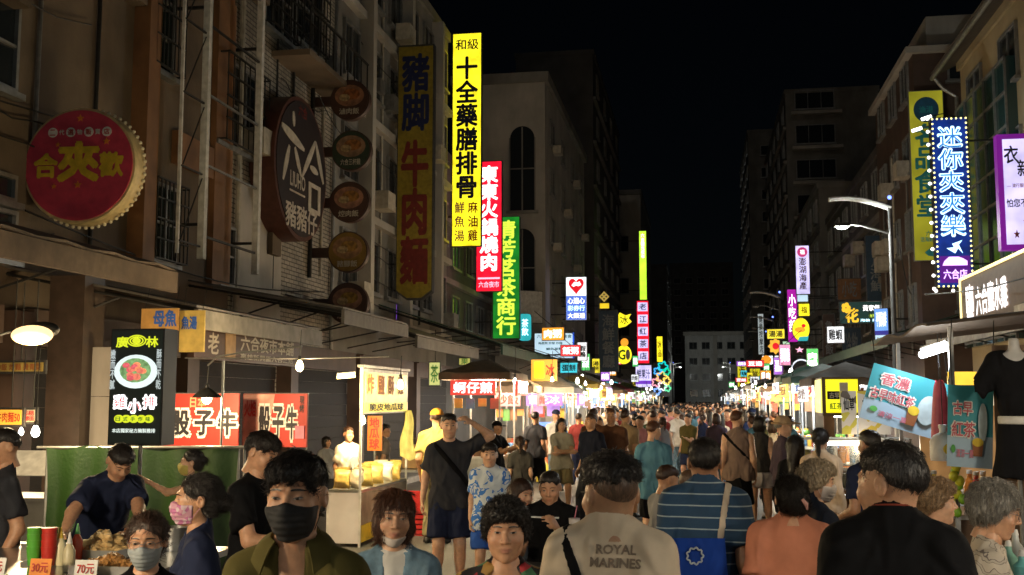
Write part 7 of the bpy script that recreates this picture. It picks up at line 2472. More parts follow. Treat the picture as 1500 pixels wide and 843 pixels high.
# many small signs crowd the far ends of both rows
SMC = [('orange', (.85, .32, .03)), ('white', (.8, .82, .85)), ('yellow', (.8, .65, .03)), ('red', (.7, .03, .04)), ('green', (.08, .5, .12)), ('violet', (.35, .12, .6)), ('cyan', (.05, .5, .6)), ('pink', (.75, .25, .45))]
WRD = ['麵', '茶', '冰', '肉', '飯', '魚', '蝦', '粥', '湯', '糕', '餅', '雞', '蛋', '鴨', '豆', '果']
rr_ = random.Random(31)
for sd in (-1, 1):
    for k in range(18):
        y = 33 + k * 3.6 + rr_.uniform(-.8, .8)
        x = -5.0 - rr_.uniform(-.9, .5) if sd < 0 else 3.3 + rr_.uniform(-.7, .9)
        z = rr_.uniform(2.75, 3.6) if k % 3 else rr_.uniform(3.4, 4.6)
        cn, cc = SMC[(k * 3 + (sd > 0)) % 8]
        w_, h_ = rr_.choice(((.7, .4), (.4, .75), (.5, .5), (.9, .35)))
        o = empty('light_sign', (x, y, z), R(rr_.uniform(-12, 12)), f"small {cn} light sign, {ORD[k]} along the {'left' if sd < 0 else 'right'} stall row", 'sign', 'small light signs along the ' + ('left' if sd < 0 else 'right') + ' stalls')
        MB().bb(-w_ / 2, w_ / 2, -.05, .06, -h_ / 2, h_ / 2).build('case', RIM, o)
        MB().bb(-w_ / 2 + .02, w_ / 2 - .02, -.065, -.051, -h_ / 2 + .02, h_ / 2 - .02).build('face', emit('small sign ' + cn, cc, 1.0, .3, 3), o)
        letters('lettering', ''.join(rr_.choice(WRD) for _ in range(2)), P_BLK if cn in ('white', 'yellow', 'cyan') else T_WHT, o, (0, -.072, 0), w_ * .75, h_ * .6, .03, h_ > w_)
        MB().tube([(0, .02, h_ / 2), (sd * .6, .02, h_ / 2 + .5)], .012, 5).build('hanger', DARKSTEEL, o)
# warm fill bulbs added along both sides of the crowd to brighten it
for k in range(16):
    sd = -1 if k % 2 else 1
    y = 15.5 + k * 1.7
    x = -3.35 if sd < 0 else 1.95
    if (sd < 0 and y < 19) or (sd > 0 and y < 23): continue
    bulb_lamp(f"warm bulb on a cord, {ORD[k // 2]} along the {'left' if sd < 0 else 'right'} of the crowd", (x + rr_.uniform(-.2, .2), y, rr_.uniform(2.25, 2.5)), 130, WARM, cord=.5, group='warm bulbs along the crowd', sc=.8)

for k, (x, y, lab) in enumerate(((-4.9, 6.3, 'tall steel stock pot at the left end of the snack counter'), (-3.25, 6.5, 'small steel pot at the right end of the snack counter'))):
    o = empty('pot', (x, y, .972), 0, lab, 'pot'); r_ = .16 if k == 0 else .09; h_ = .26 if k == 0 else .13
    MB().lathe([(r_ * .96, 0), (r_, .02), (r_, h_), (r_ * 1.05, h_), (r_ * 1.05, h_ + .012), (r_ * .95, h_ + .012), (r_ * .94, .03), (.01, .03)], n=22).build('body', STAIN, o, True)
    for sg in (1, -1): MB().tube([(sg * r_, -.04, h_ * .8), (sg * (r_ + .035), -.03, h_ * .8), (sg * (r_ + .035), .03, h_ * .8), (sg * r_, .04, h_ * .8)], .006, 6).build('handle', STAIN, o)
for k in range(4):
    o = empty('price_card', (-3.95 + .26 * k, 5.36, .972), R(-8 + 5 * k), f"{['first', 'second', 'third', 'fourth'][k]} small price card along the front of the snack counter", 'card', 'price cards on the snack counter')
    MB().box((0, 0, .055), (.12, .006, .09), Matrix.Rotation(R(-12), 3, 'X')).build('card', [P_YEL, P_WHT, P_ORG, P_WHT][k], o); letters('lettering', ['50元', '60元', '30元', '70元'][k], P_RED, o, (0, -.006, .055), .09, .05, .02, rot=Matrix.Rotation(R(-12), 3, 'X')); MB().bb(-.06, .06, -.02, .03, 0, .01).build('foot', P_WHT, o)

# the lit shop interior glimpsed at the left edge
S = sign('orange lit menu strip inside the shop at the left edge', -8, 36, 597, 626, 12.2, emit('lit orange menu', (.85, .38, .04), .9, .3, 4), t=.05, cat='menu', name='menu_strip')
txt(S, '牛肉麵50', P_RED, 0, 0, .8, .5); MB().tube([(0, .03, S[2] / 2), (0, .03, 3.4 - S[0].location.z)], .008, 5).build('hanger', DARKSTEEL, S[0])
S = sign('cream menu strip beside the orange one at the left edge', 37, 55, 597, 622, 12.3, emit('lit cream strip menu', (.65, .50, .26), .7, .3, 4), t=.05, cat='menu', name='menu_strip')
txt(S, '湯麵', P_RED, 0, 0, .7, .6, True); MB().tube([(0, .03, S[2] / 2), (0, .03, 3.4 - S[0].location.z)], .008, 5).build('hanger', DARKSTEEL, S[0])
S = sign('dim yellow price board above the menu strips at the left edge', -10, 68, 528, 548, 12.6, mat('dim yellow board', (.40, .30, .08), .6), t=.05, cat='menu', name='price_board')
txt(S, '炒飯 炒麵 燙青菜', P_BRN, 0, 0, .85, .5); MB().tube([(0, .03, S[2] / 2), (0, .03, 3.4 - S[0].location.z)], .008, 5).build('hanger', DARKSTEEL, S[0])
bulb_lamp('small bulb below the menu strips at the left edge', at(52, 633, 12.0), 45, WARM, cord=.9, sc=1.1)
bulb_lamp('dim small bulb left of the other at the left edge', at(31, 633, 12.3), 10, WARM, cord=.9, sc=.7)
o = empty('steel_cart', (at(30, 690, 11.2).x, 11.2, 0), 0, 'steel serving cart in the shop at the left edge', 'cart')
MB().bb(-.6, .6, -.35, .35, .82, .86).build('top', STAIN, o); MB().bb(-.58, .58, -.33, .33, .1, .82).build('cabinet', STAIN, o); MB().sheet(lambda u, v: (-.6 + 1.2 * u, -.35 + .3 * v, 1.1 + .25 * v), 6, 4, .01).build('hood', WHITEPAINT, o)
for x in (-.58, .58): MB().bb(x - .012, x + .012, -.06, -.04, .86, 1.35).build('hood_post', STEEL, o)

# ------------------------------------------------------------------ people in front
def C(n, *c): return clothmat(n, c)
BLK, NVY, OLV = C('black', .006, .006, .007), C('navy', .018, .024, .055), C('olive', .085, .072, .022)
BEI, SAL, CRM, CHA = C('beige', .62, .51, .38), C('salmon', .55, .21, .125), C('cream', .62, .52, .40), C('charcoal', .034, .035, .042)
DENIM = mat('cloth denim', (.13, .22, .30), .85, var=.35, scale=22, bump=.2, bscale=300)
WHT, KHA, BRW, PUR = C('white', .66, .64, .60), C('khaki', .24, .20, .11), C('brown', .12, .055, .03), C('plum', .07, .05, .07)
TAU, BLT, DGR, PNK = C('taupe', .22, .15, .12), C('blue tee', .085, .21, .30), C('dark grey', .06, .055, .05), C('pink', .55, .25, .28)
IND, RED, GRN, GRY, TAN, YLW = C('indigo', .055, .075, .20), C('dark red', .15, .025, .025), C('green', .045, .09, .05), C('grey', .25, .25, .26), C('tan', .38, .26, .15), C('yellow', .60, .45, .14)
STRIPE = pattern('cloth blue stripes', [(.018, .055, .115), (.30, .38, .42)], 'hstripe', 17.5, .85, (.88,))
FLORAL = pattern('cloth floral', [(.015, .012, .014), (.32, .02, .03), (.015, .012, .014), (.35, .20, .05), (.012, .012, .014), (.05, .16, .08)], 'cells', 22, .8, (.28, .40, .60, .72, .90))
TIEDYE = pattern('cloth blue white print', [(.62, .68, .72), (.05, .20, .62), (.66, .70, .74)], 'noise', 9, .85, (.50, .60))
PAISL = pattern('cloth paisley', [(.52, .45, .36), (.16, .13, .12), (.46, .40, .32)], 'paisley', 5.5, .85, (.66, .84))
for _m in (STRIPE, FLORAL, TIEDYE, PAISL, DENIM): creases(_m)
M_BLK = mat('black mask', (.010, .010, .011), .75); M_GRY = mat('grey mask', (.30, .33, .34), .75); M_PNK = pattern('pink print mask', [(.55, .28, .36), (.45, .15, .3), (.6, .45, .5)], 'cells', 60, .8, (.5, .8)); M_WHT = mat('pale mask', (.62, .55, .50), .75)
SHB, SHW = mat('black shoe', (.02, .02, .02), .5), mat('white shoe', (.62, .60, .57), .5)
FAIR, TANS = (.64, .37, .235), (.42, .215, .12)

F = person('man in olive polo shirt wearing a black face mask in front', 436, 668, 3.1, R(8), 0, (OLV, dict(neck='v', loose=.018)), (CHA, dict(kind='pants')), SHB, ('fringe', 'black'), mask=M_BLK, seed=3, wide=.88, drop=.015, head=(R(-4), R(-2), 0), skin=(.57, .31, .185), eyes=(-.4, -.3))
# polo collar
cb = MB()
def _col(u, v):
    q = R(-90) + R(38) + u * R(284)
    r0 = .070 + .052 * v
    nb = F.neck
    return (nb[0] + r0 * math.cos(q), nb[1] + r0 * 1.02 * math.sin(q) - .006, nb[2] + .045 - .052 * v - .030 * (1 - math.sin(q)) * .5 + .012 * math.sin(v * 3.1) - (.035 * v * (abs(2 * u - 1) ** 6)))
cb.sheet(_col, 40, 5, .006); cb.build('collar', OLV, F.root, True)
person('woman with glasses and grey face mask at the lower left', 217, 755, 4.0, R(22), 0, (BLK, {}), (BLK, dict(kind='pants')), SHB, ('back', 'brown'), mask=M_GRY, glasses=mat('thin glasses', (.25, .22, .2), .3, .5), fem=True, seed=5, skin=(.57, .31, .185), bun=(0, .10, .02, .035), head=(R(-6), R(-4), 0))
F = person('woman in navy top with pink mask and hair bun facing left', 293, 697, 4.6, R(-62), 0, (NVY, dict(neck='v', loose=.022)), (NVY, dict(kind='pants')), SHB, ('back', 'black'), mask=M_PNK, fem=True, seed=6, bun=(0, .108, -.01, .048), wide=1.08)
_pole = Vector((at(212, 670, 8.75).x, 8.75, at(212, 690, 8.75).z))
person('woman in olive apron reaching up to the pole of the black sign', 283, 660, 8.55, R(-72), 1, (C('pale olive', .30, .30, .14), dict(sleeve='cap')), (KHA, dict(kind='pants')), SHW, ('back', 'black'), fem=True, seed=7, bun=(0, .108, .03, .045), reach={-1: _pole + Vector((.05, -.05, -.08))}, poleR=(0, .3, -1), grip={-1: dict(n=(0, -1, 0), curl=.9)}, skin=FAIR, mask=mat('yellow mask', (.55, .45, .12), .7))
F = person('man in black printed tee reading his phone near the red banners', 375, 635, 6.3, R(78), 0, (BLK, dict(loose=.024)), (BLK, dict(kind='shorts')), SHB, ('fringe', 'black'), seed=8, armL=(.06, -.34, 1.12), armR=(-.04, -.30, 1.08), poleL=(.8, .3, -.7), poleR=(-.8, .3, -.7), head=(R(4), R(-22), 0), skin=(.57, .31, .185), neckf=.03)
print_on(F, 'shirt_print', '夜市', mat('faded white print', (.42, .42, .40), .8), .06, 1.30, .11, .10, -1)
_ph = Matrix.Rotation(R(78), 3, 'Z') @ Vector((.0, -.42, 1.16)) + F.root.location
o = empty('phone', _ph, R(78), 'phone held by the man in the black printed tee', 'phone'); MB().box((0, 0, 0), (.075, .008, .15), Matrix.Rotation(R(-50), 3, 'X')).build('case', BLACKPAINT, o)
person('man in navy tee bending over the snack counter', 0, 0, 0, R(52), 1, (NVY, dict(loose=.024, folds=.008)), (BLK, dict(kind='pants')), SHB, ('fringe', 'black'), loc=(-4.18, 7.25, 0), H=1.72, seed=9, lean=.52, head=(0, R(-42), 0), reach={1: (-3.62, 6.75, 1.02), -1: (-4.05, 6.55, 1.02)}, poleL=(.7, .9, 0), poleR=(-.7, .9, 0), skin=(.57, .31, .185))
person('man in dark shirt touching his chin at the left edge', 10, 630, 6.6, R(-48), 1, (CHA, {}), (BLK, dict(kind='pants')), SHB, ('short', 'black'), seed=10, armR=(-.04, -.20, 1.46), poleR=(-.7, .1, -1), head=(R(8), R(-12), 0))
person('smiling woman with brown bob and denim jacket', 578, 720, 4.4, R(14), 0, (DENIM, dict(neck='v', sleeve='long', loose=.020)), (NVY, dict(kind='pants')), SHW, ('bob', 'auburn'), chin_mask=M_WHT, fem=True, seed=11, inner=WHT, skin=FAIR, head=(R(6), R(-3), R(4)), lips=(.42, .13, .11), eyes=(.3, 0))
person('older woman with short black hair in a dark floral blouse', 741, 735, 4.0, R(9), 0, (FLORAL, dict(neck='scoop', loose=.02)), (BLK, dict(kind='pants')), SHB, ('perm', 'black'), fem=True, seed=12, fat=.8, skin=(.57, .31, .185), wide=1.1, lips=(.34, .12, .10), head=(0, R(-3), 0))
F = person('man in grey tee raising his left hand beside his head', 658, 607, 10.8, R(18), 1, (CHA, dict(loose=.024, folds=.008)), (NVY, dict(kind='shorts', loose=.026)), SHW, ('short', 'black'), seed=13, armL=(.22, -.10, 1.68), poleL=(1, 0, .5), armR=(-.26, .02, .90), straps=((BLK, (.75, 0, .65), .02, .05, 'bag_strap'),), skin=FAIR)
person('boy in blue and white printed tee beside the man in grey', 717, 650, 10.7, R(12), 1, (TIEDYE, dict(loose=.024, hem=-.08)), (C('royal blue', .04, .12, .48), dict(kind='shorts', loose=.02)), SHW, ('fringe', 'black'), seed=14, kid=True, skin=FAIR)
person('person in pale yellow shirt and orange cap behind the man in grey', 640, 600, 14.5, R(175), 1, (YLW, dict(loose=.03)), (KHA, dict(kind='pants')), SHB, ('short', 'brown'), cap=(C('orange cap', .60, .25, .03), 'cap'), seed=15, wide=1.15)
F = person('seated man in black tee with a white chest stripe', 806, 690, 8.4, R(-8), 1, (BLK, {}), (C('jeans', .05, .08, .14), dict(kind='pants')), SHB, ('short', 'black'), H=1.72, seed=16, seat=.555, armL=(.14, -.34, .98), armR=(-.2, -.30, .80), head=(R(8), R(-14), 0), skin=(.57, .31, .185), grip={1: dict(n=(-1, 0, 0), curl=.8)})
print_on(F, 'shirt_print', '━━━━━', mat('white shirt print', (.6, .6, .58), .8), -.02, 1.02, .22, .012, -1)
person('seated woman with long brown hair beside the seated man in black', 764, 703, 8.5, R(30), 1, (C('pale grey', .36, .37, .40), {}), (NVY, dict(kind='pants')), SHB, ('long', 'brown'), H=1.6, seed=17, seat=.55, fem=True, head=(R(18), R(-12), 0), skin=FAIR)
F = person('large man in beige lettered tee seen from behind with a black strap', 893, 670, 3.6, R(172), 0, (BEI, dict(loose=.026, folds=.009)), (CHA, dict(kind='shorts')), SHB, ('undercut', 'black'), seed=18, wide=.88, drop=.06, fat=1.0, head=(R(38), R(-4), 0), glasses=BLACKPAINT, skin=(.42, .235, .14), straps=((BLK, (.925, 0, -.38), .055, .032, 'bag_strap'),))
_PR = mat('faded brown print', (.20, .15, .11), .85)
print_on(F, 'shirt_print', 'ROYAL', _PR, -.035, 1.432, .130, .030, 1); print_on(F, 'shirt_print', 'MARINES', _PR, -.035, 1.392, .165, .030, 1); print_on(F, 'shirt_print', '◎', _PR, -.035, 1.315, .08, .08, 1, 0.0)
F = person('man in blue striped tee with a cream shoulder strap seen from behind', 1031, 645, 5.8, R(176), 0, (STRIPE, dict(loose=.024, folds=.006)), (CHA, dict(kind='shorts')), SHB, ('short', 'black'), seed=19, wide=1.0, drop=.04, skin=TANS, straps=((CRM, (1, 0, .16), -.085, .035, 'bag_strap'),), head=(R(6), 0, 0))
o = empty('shoulder_bag', F.root.location + Vector((-.04, -.205, 1.0)), R(8), 'royal blue bag with a white ring print hanging on the striped tee', 'bag')
MB().sheet(lambda u, v: (.15 * math.cos(2 * math.pi * u) * (1 - .1 * v), .045 * math.sin(2 * math.pi * u) * math.sin(math.pi * (.1 + .85 * v)), -.02 + .24 * v), 20, 8).build('bag', C('royal blue bag', .012, .05, .30), o, True)
MB().tube([(-.02 + .038 * math.cos(q) * (1 + .12 * math.cos(9 * q)), -.046, .14 + .038 * math.sin(q) * (1 + .12 * math.cos(9 * q))) for q in [2 * math.pi * k / 40 for k in range(41)]], .005, 5).build('ring_print', mat('white bag print', (.55, .62, .66), .7), o)
person('seated man with cropped hair in indigo tee looking right', 990, 678, 9.0, R(105), 1, (IND, {}), (CHA, dict(kind='pants')), SHB, ('buzz', 'stubble'), H=1.74, seed=20, seat=.55, lean=.22, head=(R(-10), R(-18), 0), skin=FAIR)
person('seated man half hidden behind the cropped haired man', 968, 682, 9.6, R(120), 1, (GRY, {}), (NVY, dict(kind='pants')), SHB, ('short', 'brown'), H=1.7, seed=21, seat=.55, lean=.1, head=(0, R(-15), 0))
F = person('woman in salmon tee with a clipped hair bun seen from behind', 1158, 700, 5.5, R(170), 0, (SAL, dict(loose=.028, folds=.008)), (CHA, dict(kind='pants')), SHB, ('back', 'black'), fem=True, seed=22, wide=1.08, drop=.04, bun=(-.02, .105, -.035, .055), head=(R(12), R(-10), 0), skin=(.57, .31, .185))
_c = xf(F.M, np.array([[-.035, .165, -.005], [-.055, .160, -.03], [-.06, .145, -.055], [-.05, .15, -.02], [-.02, .172, .0]]))
MB().tube([tuple(p) for p in _c[[0, 1, 2]]], [.008, .011, .005], 7).build('hair_clip', mat('pink hair clip', (.55, .28, .24), .35), F.root, True)
person('older woman with ash blond hair and pale mask in a dark jacket', 1193, 678, 6.4, R(112), 0, (C('ink', .018, .022, .035), dict(sleeve='long')), (CHA, dict(kind='pants')), SHB, ('perm', 'ash'), mask=M_WHT, fem=True, seed=23, head=(R(-14), R(-8), 0), skin=(.57, .31, .185))
F = person('tall man in plain black tee seen from behind with a cord necklace', 1303, 652, 3.6, R(176), 0, (BLK, dict(loose=.024, folds=.009)), (CHA, dict(kind='pants')), SHB, ('short', 'black'), seed=24, wide=.88, drop=.055, head=(R(52), R(-2), 0), skin=(.57, .31, .185))
MB().tube([(.064 * math.cos(q), F.neck[1] + .066 * math.sin(q) + .0, F.neck[2] + .040 + .012 * math.sin(q)) for q in [2 * math.pi * k / 30 for k in range(31)]], .003, 5).build('necklace', mat('red cord', (.25, .04, .02), .7), F.root)
person('older woman with curly light brown hair in a cream top', 1366, 705, 5.7, R(78), 0, (CRM, {}), (CHA, dict(kind='pants')), SHB, ('perm', 'dyed'), fem=True, seed=25, skin=FAIR, head=(R(8), 0, 0))
F = person('older woman with grey hair and glasses in a paisley blouse', 1440, 708, 4.8, R(82), 0, (PAISL, dict(sleeve='long', loose=.024)), (CHA, dict(kind='pants')), SHB, ('crop', 'grey'), glasses=mat('dark glasses frame', (.08, .05, .04), .3), fem=True, seed=26, head=(R(-4), R(-16), 0), skin=(.57, .31, .185), neckf=.03, straps=((C('violet strap', .10, .06, .16), (.7, .0, -.6), .06, .025, 'bag_strap'),))
person('man in navy tee beyond the plain black tee, at the display rack', 1274, 632, 9.3, R(-150), 1, (NVY, dict(loose=.024)), (C('teal shorts', .05, .16, .2), dict(kind='shorts')), SHB, ('short', 'black'), seed=27, skin=TANS, armL=(.16, -.22, .95))
o = empty('shopping_bag', (at(1250, 745, 9.1).x, 9.1, .68), 0, 'white paper shopping bag held by the man at the display rack', 'bag'); MB().bb(-.09, .09, -.05, .05, 0, .22).build('bag', P_WHT, o); MB().tube([(-.04, -.04, .22), (-.03, -.03, .30), (.03, -.03, .30), (.04, -.04, .22)], .004, 5).build('handle', P_PNK, o)
person('man in sky blue tee walking away in the middle of the street', 957, 618, 13.4, R(168), 1, (BLT, dict(loose=.03, hem=-.08)), (BLK, dict(kind='shorts')), SHW, ('short', 'auburn'), seed=28, stride=.25, skin=FAIR, head=(R(-30), R(-10), 0))
person('person in taupe vest with a black cross strap and rust hair', 1080, 602, 15.3, R(176), 1, (TAU, dict(sleeve='none', loose=.02)), (BLK, dict(kind='skirt', hem=.5)), SHB, ('short', 'auburn'), seed=29, stride=.2, straps=((BLK, (.72, 0, -.69), .0, .04, 'bag_strap'),), skin=FAIR, head=(R(-35), 0, 0))
person('woman in grey top and white shorts walking away', 1112, 610, 16.0, R(182), 1, (DGR, dict(sleeve='none', hem=.02, loose=.004)), (C('white shorts', .62, .58, .60), dict(kind='shorts', hem=.45, loose=.012)), SHW, ('bob', 'black'), fem=True, seed=30, stride=.35, skin=FAIR)
person('man in tan sun hat and plum jacket facing right', 1146, 611, 13.6, R(100), 1, (PUR, dict(sleeve='long', loose=.026)), (CHA, dict(kind='pants')), SHB, ('short', 'grey'), cap=(C('tan hat', .48, .32, .18), 'hat'), seed=31, skin=FAIR)
person('woman with long black hair in a black top in front of the hat man', 1165, 638, 11.6, R(150), 1, (BLK, {}), (CHA, dict(kind='pants')), SHB, ('long', 'black'), fem=True, seed=32)
person('woman in cream blouse with a ponytail near the tea stall', 1201, 628, 11.2, R(165), 1, (C('cream blouse', .66, .48, .32), dict(sleeve='long')), (CHA, dict(kind='pants')), SHB, ('pony', 'black'), fem=True, seed=33, skin=FAIR)
person('woman in pale tee and khaki shorts with folded arms', 822, 613, 18.6, R(20), 1, (C('stone tee', .40, .37, .30), {}), (KHA, dict(kind='shorts')), SHB, ('long', 'black'), fem=True, seed=34, armL=(-.08, -.24, 1.02), armR=(.10, -.22, 1.04), poleL=(1, -.2, -.4), poleR=(-1, -.2, -.4), skin=FAIR)
person('man in navy polo walking along the left of the crowd', 866, 607, 16.8, R(-38), 1, (C('ink navy', .014, .016, .03), dict(loose=.026)), (CHA, dict(kind='pants')), SHB, ('short', 'brown'), seed=35, stride=.3, wide=1.1)
person('man in brown shirt in the middle of the crowd', 895, 599, 17.2, R(4), 1, (BRW, dict(loose=.03)), (C('dark brown', .05, .03, .02), dict(kind='pants')), SHB, ('short', 'auburn'), seed=36, wide=1.1, skin=TANS)
person('seller in black with cap behind the oyster stall counter', 728, 618, 19.0, R(70), 1, (BLK, {}), (BLK, dict(kind='pants')), SHB, ('short', 'black'), cap=(BLK, 'cap'), seed=37, armL=(.1, -.4, 1.1), armR=(-.1, -.38, 1.1))
person('cook in pale apron stooping inside the fried snack stall', 510, 648, 15.2, R(40), 1, (CRM, {}), (CHA, dict(kind='pants')), SHB, ('short', 'brown'), fem=True, seed=38, skin=TANS, H=1.52)
person('cook in grey shirt turned away inside the fried snack stall', 563, 622, 17.2, R(120), 1, (C('warm grey', .20, .17, .15), {}), (CHA, dict(kind='pants')), SHB, ('short', 'black'), seed=39)
person('helper in pale shirt behind the cook in the apron', 478, 640, 17.6, R(60), 1, (GRY, {}), (CHA, dict(kind='pants')), SHB, ('bob', 'black'), fem=True, seed=40)
person('woman in dark tee with brown trousers beside the boy', 762, 640, 15.5, R(-170), 1, (DGR, {}), (C('rust trousers', .20, .09, .05), dict(kind='pants')), SHB, ('pony', 'brown'), fem=True, seed=41, skin=FAIR)

# stools and the folding table of the seated guests
for i, (px, Y, lab) in enumerate(((806, 8.4, 'red plastic stool under the seated man in black'), (764, 8.5, 'red plastic stool under the seated woman'), (990, 9.0, 'red plastic stool under the cropped haired man'), (968, 9.6, 'red plastic stool under the half hidden man'))):
    p = at(px, 690, Y)
    o = empty('stool', (p.x, Y + .02, 0), R(10 * i), lab, 'stool', 'red plastic stools'); mm = mat('red stool plastic', (.42, .03, .03), .4)
    MB().lathe([(.15, .43), (.16, .45), (.15, .462), (.02, .465)], n=16).build('seat', mm, o, True)
    for q in range(4):
        a = R(45 + 90 * q); MB().tube([(.19 * math.cos(a), .19 * math.sin(a), 0), (.125 * math.cos(a), .125 * math.sin(a), .44)], .016, 6).build('leg', mm, o)
p = at(835, 760, 7.75)
TB = empty('folding_table', (p.x, 7.75, 0), R(-6), 'small steel folding table in front of the seated man', 'table')
MB().bb(-.42, .42, -.28, .28, .70, .725).build('top', STAIN, TB)
for x in (-.36, .36):
    for y in (-.22, .22): MB().tube([(x * 1.08, y * 1.1, 0), (x, y, .70)], .013, 6).build('leg', STEEL, TB)
o = empty('bowl', (p.x - .03, 7.62, .726), 0, 'black takeaway bowl on the folding table', 'bowl'); MB().lathe([(.06, 0), (.095, .10), (.10, .105), (.09, .095), (.05, .012)], n=20).build('bowl', BLACKPAINT, o, True)
o = empty('plastic_bag', (p.x + .12, 7.78, .726), 0, 'blue and white plastic bag on the folding table', 'bag'); MB().sheet(lambda u, v: (.09 * math.cos(2 * math.pi * u) * (1 - .5 * v) + .012 * math.sin(7 * u * 6.28), .07 * math.sin(2 * math.pi * u) * (1 - .45 * v), .24 * v), 22, 8).build('bag', pattern('blue white plastic', [(.08, .2, .5), (.6, .65, .7)], 'noise', 14, .35, (.52,)), o, True)
o = empty('plastic_bowl', (p.x - .05, 7.9, .726), 0, 'green plastic bowl on the folding table', 'bowl'); MB().lathe([(.05, 0), (.09, .06), (.095, .065), (.08, .05)], n=18).build('bowl', mat('green bowl plastic', (.08, .35, .10), .4), o, True)
o = empty('drink_cup', (p.x - .0, 8.02, .92), 0, 'clear drink cup in the seated man\'s hand', 'cup'); MB().lathe([(.03, 0), (.042, .13), (.044, .13)], n=16).build('cup', mat('milky cup', (.65, .6, .58), .3), o, True); MB().tube([(0, 0, .12), (.02, 0, .22)], .004, 5).build('straw', P_PNK, o)

# ------------------------------------------------------------------ the crowd
CB = []
for i, kw in enumerate((dict(hair=('short', 'black'), stride=.3), dict(hair=('long', 'black'), fem=True, stride=.2), dict(hair=('fringe', 'black'), armL=(.1, -.32, 1.15)), dict(hair=('pony', 'brown'), fem=True, stride=.3),
                        dict(hair=('bob', 'brown'), fem=True), dict(hair=('short', 'brown'), stride=.15, wide=1.12), dict(hair=('buzz', 'black'), stride=.25, cap=(NVY, 'cap')))):
    slv = ['short', 'short', 'short', 'none', 'long', 'short', 'short'][i]
    bt = ['pants', 'skirt', 'shorts', 'shorts', 'pants', 'shorts', 'pants'][i]
    Fc = person('crowd figure', 0, 0, 0, 0, 2, (WHT, dict(sleeve=slv, loose=.022)), (CHA, dict(kind=bt)), SHB, loc=(0, -30 - i, 0), H=1.68 if not kw.get('fem') else 1.58, seed=60 + i, **kw)
    CB.append((Fc.root, [c for c in bpy.data.objects if c.parent == Fc.root], kw.get('fem', False), bt, slv))
TOPS = [('white', WHT), ('black', BLK), ('navy', NVY), ('grey', GRY), ('cream', CRM), ('brown', BRW), ('pink', PNK), ('dark red', RED), ('green', GRN), ('tan', TAN), ('charcoal', CHA), ('blue', BLT), ('plum', PUR), ('olive', OLV)]
BOTS = [('black', BLK), ('charcoal', CHA), ('navy', NVY), ('khaki', KHA), ('blue denim', DENIM)]
HW = ['short black hair', 'long black hair', 'a black fringe', 'a brown ponytail', 'a brown bob', 'short brown hair', 'a navy cap']
combos = [(b, t, o_) for b in range(7) for t in range(14) for o_ in range(5)]
rr_ = random.Random(42)
rr_.shuffle(combos)
taken = [(o.location.x, o.location.y) for o in bpy.data.objects if o.name.startswith('person') and o.parent is None and o.location.y > 0]
stalls_xy = [(o.location.x, o.location.y) for o in bpy.data.objects if o.name.startswith('market_stall')]
n_crowd, tries, placed = 0, 0, []
while n_crowd < 124 and tries < 9000:
    tries += 1
    y = 17.5 + 30 * rr_.random() ** .9
    x = rr_.uniform(-3.25, 1.75)
    if y < 20 and x < -2.5: continue
    if any(abs(x - a) < .42 and abs(y - b) < .55 for a, b in placed + taken): continue
    if any(abs(x - a) < .95 and abs(y - b) < 1.5 for a, b in stalls_xy): continue
    placed.append((x, y))
    bi, ti, oi = combos[n_crowd]
    root, parts, fem, bt, slv = CB[bi]
    first = not root.get('used', False)
    away = rr_.random() < .62
    dirn = 'walking away' if away else 'walking this way'
    lab = f"{'woman' if fem else 'man'} with {HW[bi]} in {TOPS[ti][0]} {'vest' if slv == 'none' else 'top'} and {BOTS[oi][0]} {dict(pants='trousers', skirt='skirt', shorts='shorts')[bt]} {dirn}"
    if first:
        r_ = root; ps = parts; root['used'] = True
    else:
        r_ = root.copy(); COL.objects.link(r_)
        ps = []
        for c in parts:
            q = c.copy(); COL.objects.link(q); q.parent = r_; ps.append(q)
    s_ = rr_.uniform(.94, 1.06)
    r_.location = (x, y, 0); r_.rotation_euler = (0, 0, (math.pi if away else 0) + rr_.uniform(-.6, .6)); r_.scale = (s_, s_, s_)
    tag(r_, lab, 'person', 'crowd filling the street between the stalls')
    for q in ps:
        nm = q.name.split('.')[0]
        mm = {'shirt': TOPS[ti][1], 'trousers': BOTS[oi][1], 'shorts': BOTS[oi][1], 'skirt': BOTS[oi][1]}.get(nm)
        if mm is not None:
            q.material_slots[0].link = 'OBJECT'; q.material_slots[0].material = mm
    n_crowd += 1
for root, parts, *_ in CB:
    if 'used' in root: del root['used']
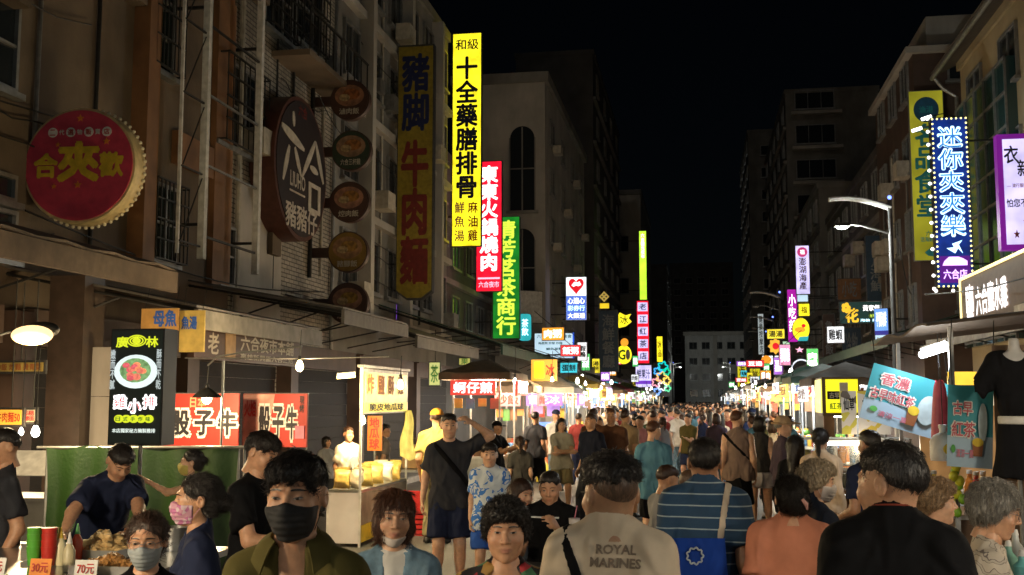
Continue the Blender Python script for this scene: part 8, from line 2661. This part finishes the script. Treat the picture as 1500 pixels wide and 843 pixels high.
# beyond that the crowd reads as one mass of heads and shoulders
fv = []
for kw in (dict(), dict(fem=True)):
    Fc = Fig(1.66 if not kw else 1.56, **kw)
    lo, hi = (-.45, -.3, -.02), (.45, .3, 1.75)
    v = .055
    P, l0 = G(lo, hi, v)
    Vb, Qb, Cb = Fc.body(.06, hands=False)[0]
    Vs, Qs = nets(Fc.top_sdf(P, fold_on=False), l0, v)
    Vt, Qt = nets(Fc.bottom_sdf(P, kind='pants'), l0, v)
    Ph, lh = G((-.13, -.15, -.15), (.13, .15, .16), .033)
    M = Fc.headmat()
    Vh, Qh = nets(head_sdf(Ph, ears=False), lh, .033)
    Vr, Qr = nets(hair_sdf(Ph, 'short' if not kw else 'crop', 1), lh, .033)
    fv.append([(Vb, Qb, 'skin'), (Vs, Qs, 'top'), (Vt, Qt, 'bot'), (xf(M, Vh), Qh, 'skin'), (xf(M, Vr), Qr, 'hair')])
parts = []
for k in range(330):
    y = 47 + 95 * rr_.random() ** 1.15
    x = rr_.uniform(-3.1, 1.9)
    if any(abs(x - a) < .9 and abs(y - b) < 1.7 for a, b in stalls_xy): continue
    a = rr_.uniform(0, 6.28); s_ = rr_.uniform(.94, 1.08); ca, sa = math.cos(a), math.sin(a)
    tc_ = rr_.choice([(.6, .58, .55), (.02, .02, .02), (.03, .04, .09), (.25, .25, .25), (.4, .3, .2), (.3, .05, .05), (.1, .2, .3), (.05, .05, .05), (.5, .45, .4)])
    bc_ = rr_.choice([(.02, .02, .02), (.05, .05, .06), (.06, .09, .15), (.2, .17, .1)])
    for (V, Q, nm) in fv[k % 2]:
        V2 = np.stack([V[:, 0] * ca - V[:, 1] * sa, V[:, 0] * sa + V[:, 1] * ca, V[:, 2]], 1) * s_ + np.array([x, y, 0])
        c_ = {'skin': SKIN, 'top': tc_, 'bot': bc_, 'hair': (.012, .010, .009)}[nm]
        parts.append((V2, Q, np.tile(np.array(c_), (len(V2), 1))))
V, Q, Cc = merge(parts)
tag(add('distant_crowd', np_mesh('distant_crowd', V, Q, Cc), tintmat('distant crowd tints', .8)), 'dense crowd of people far down the street', 'crowd', kind='stuff')
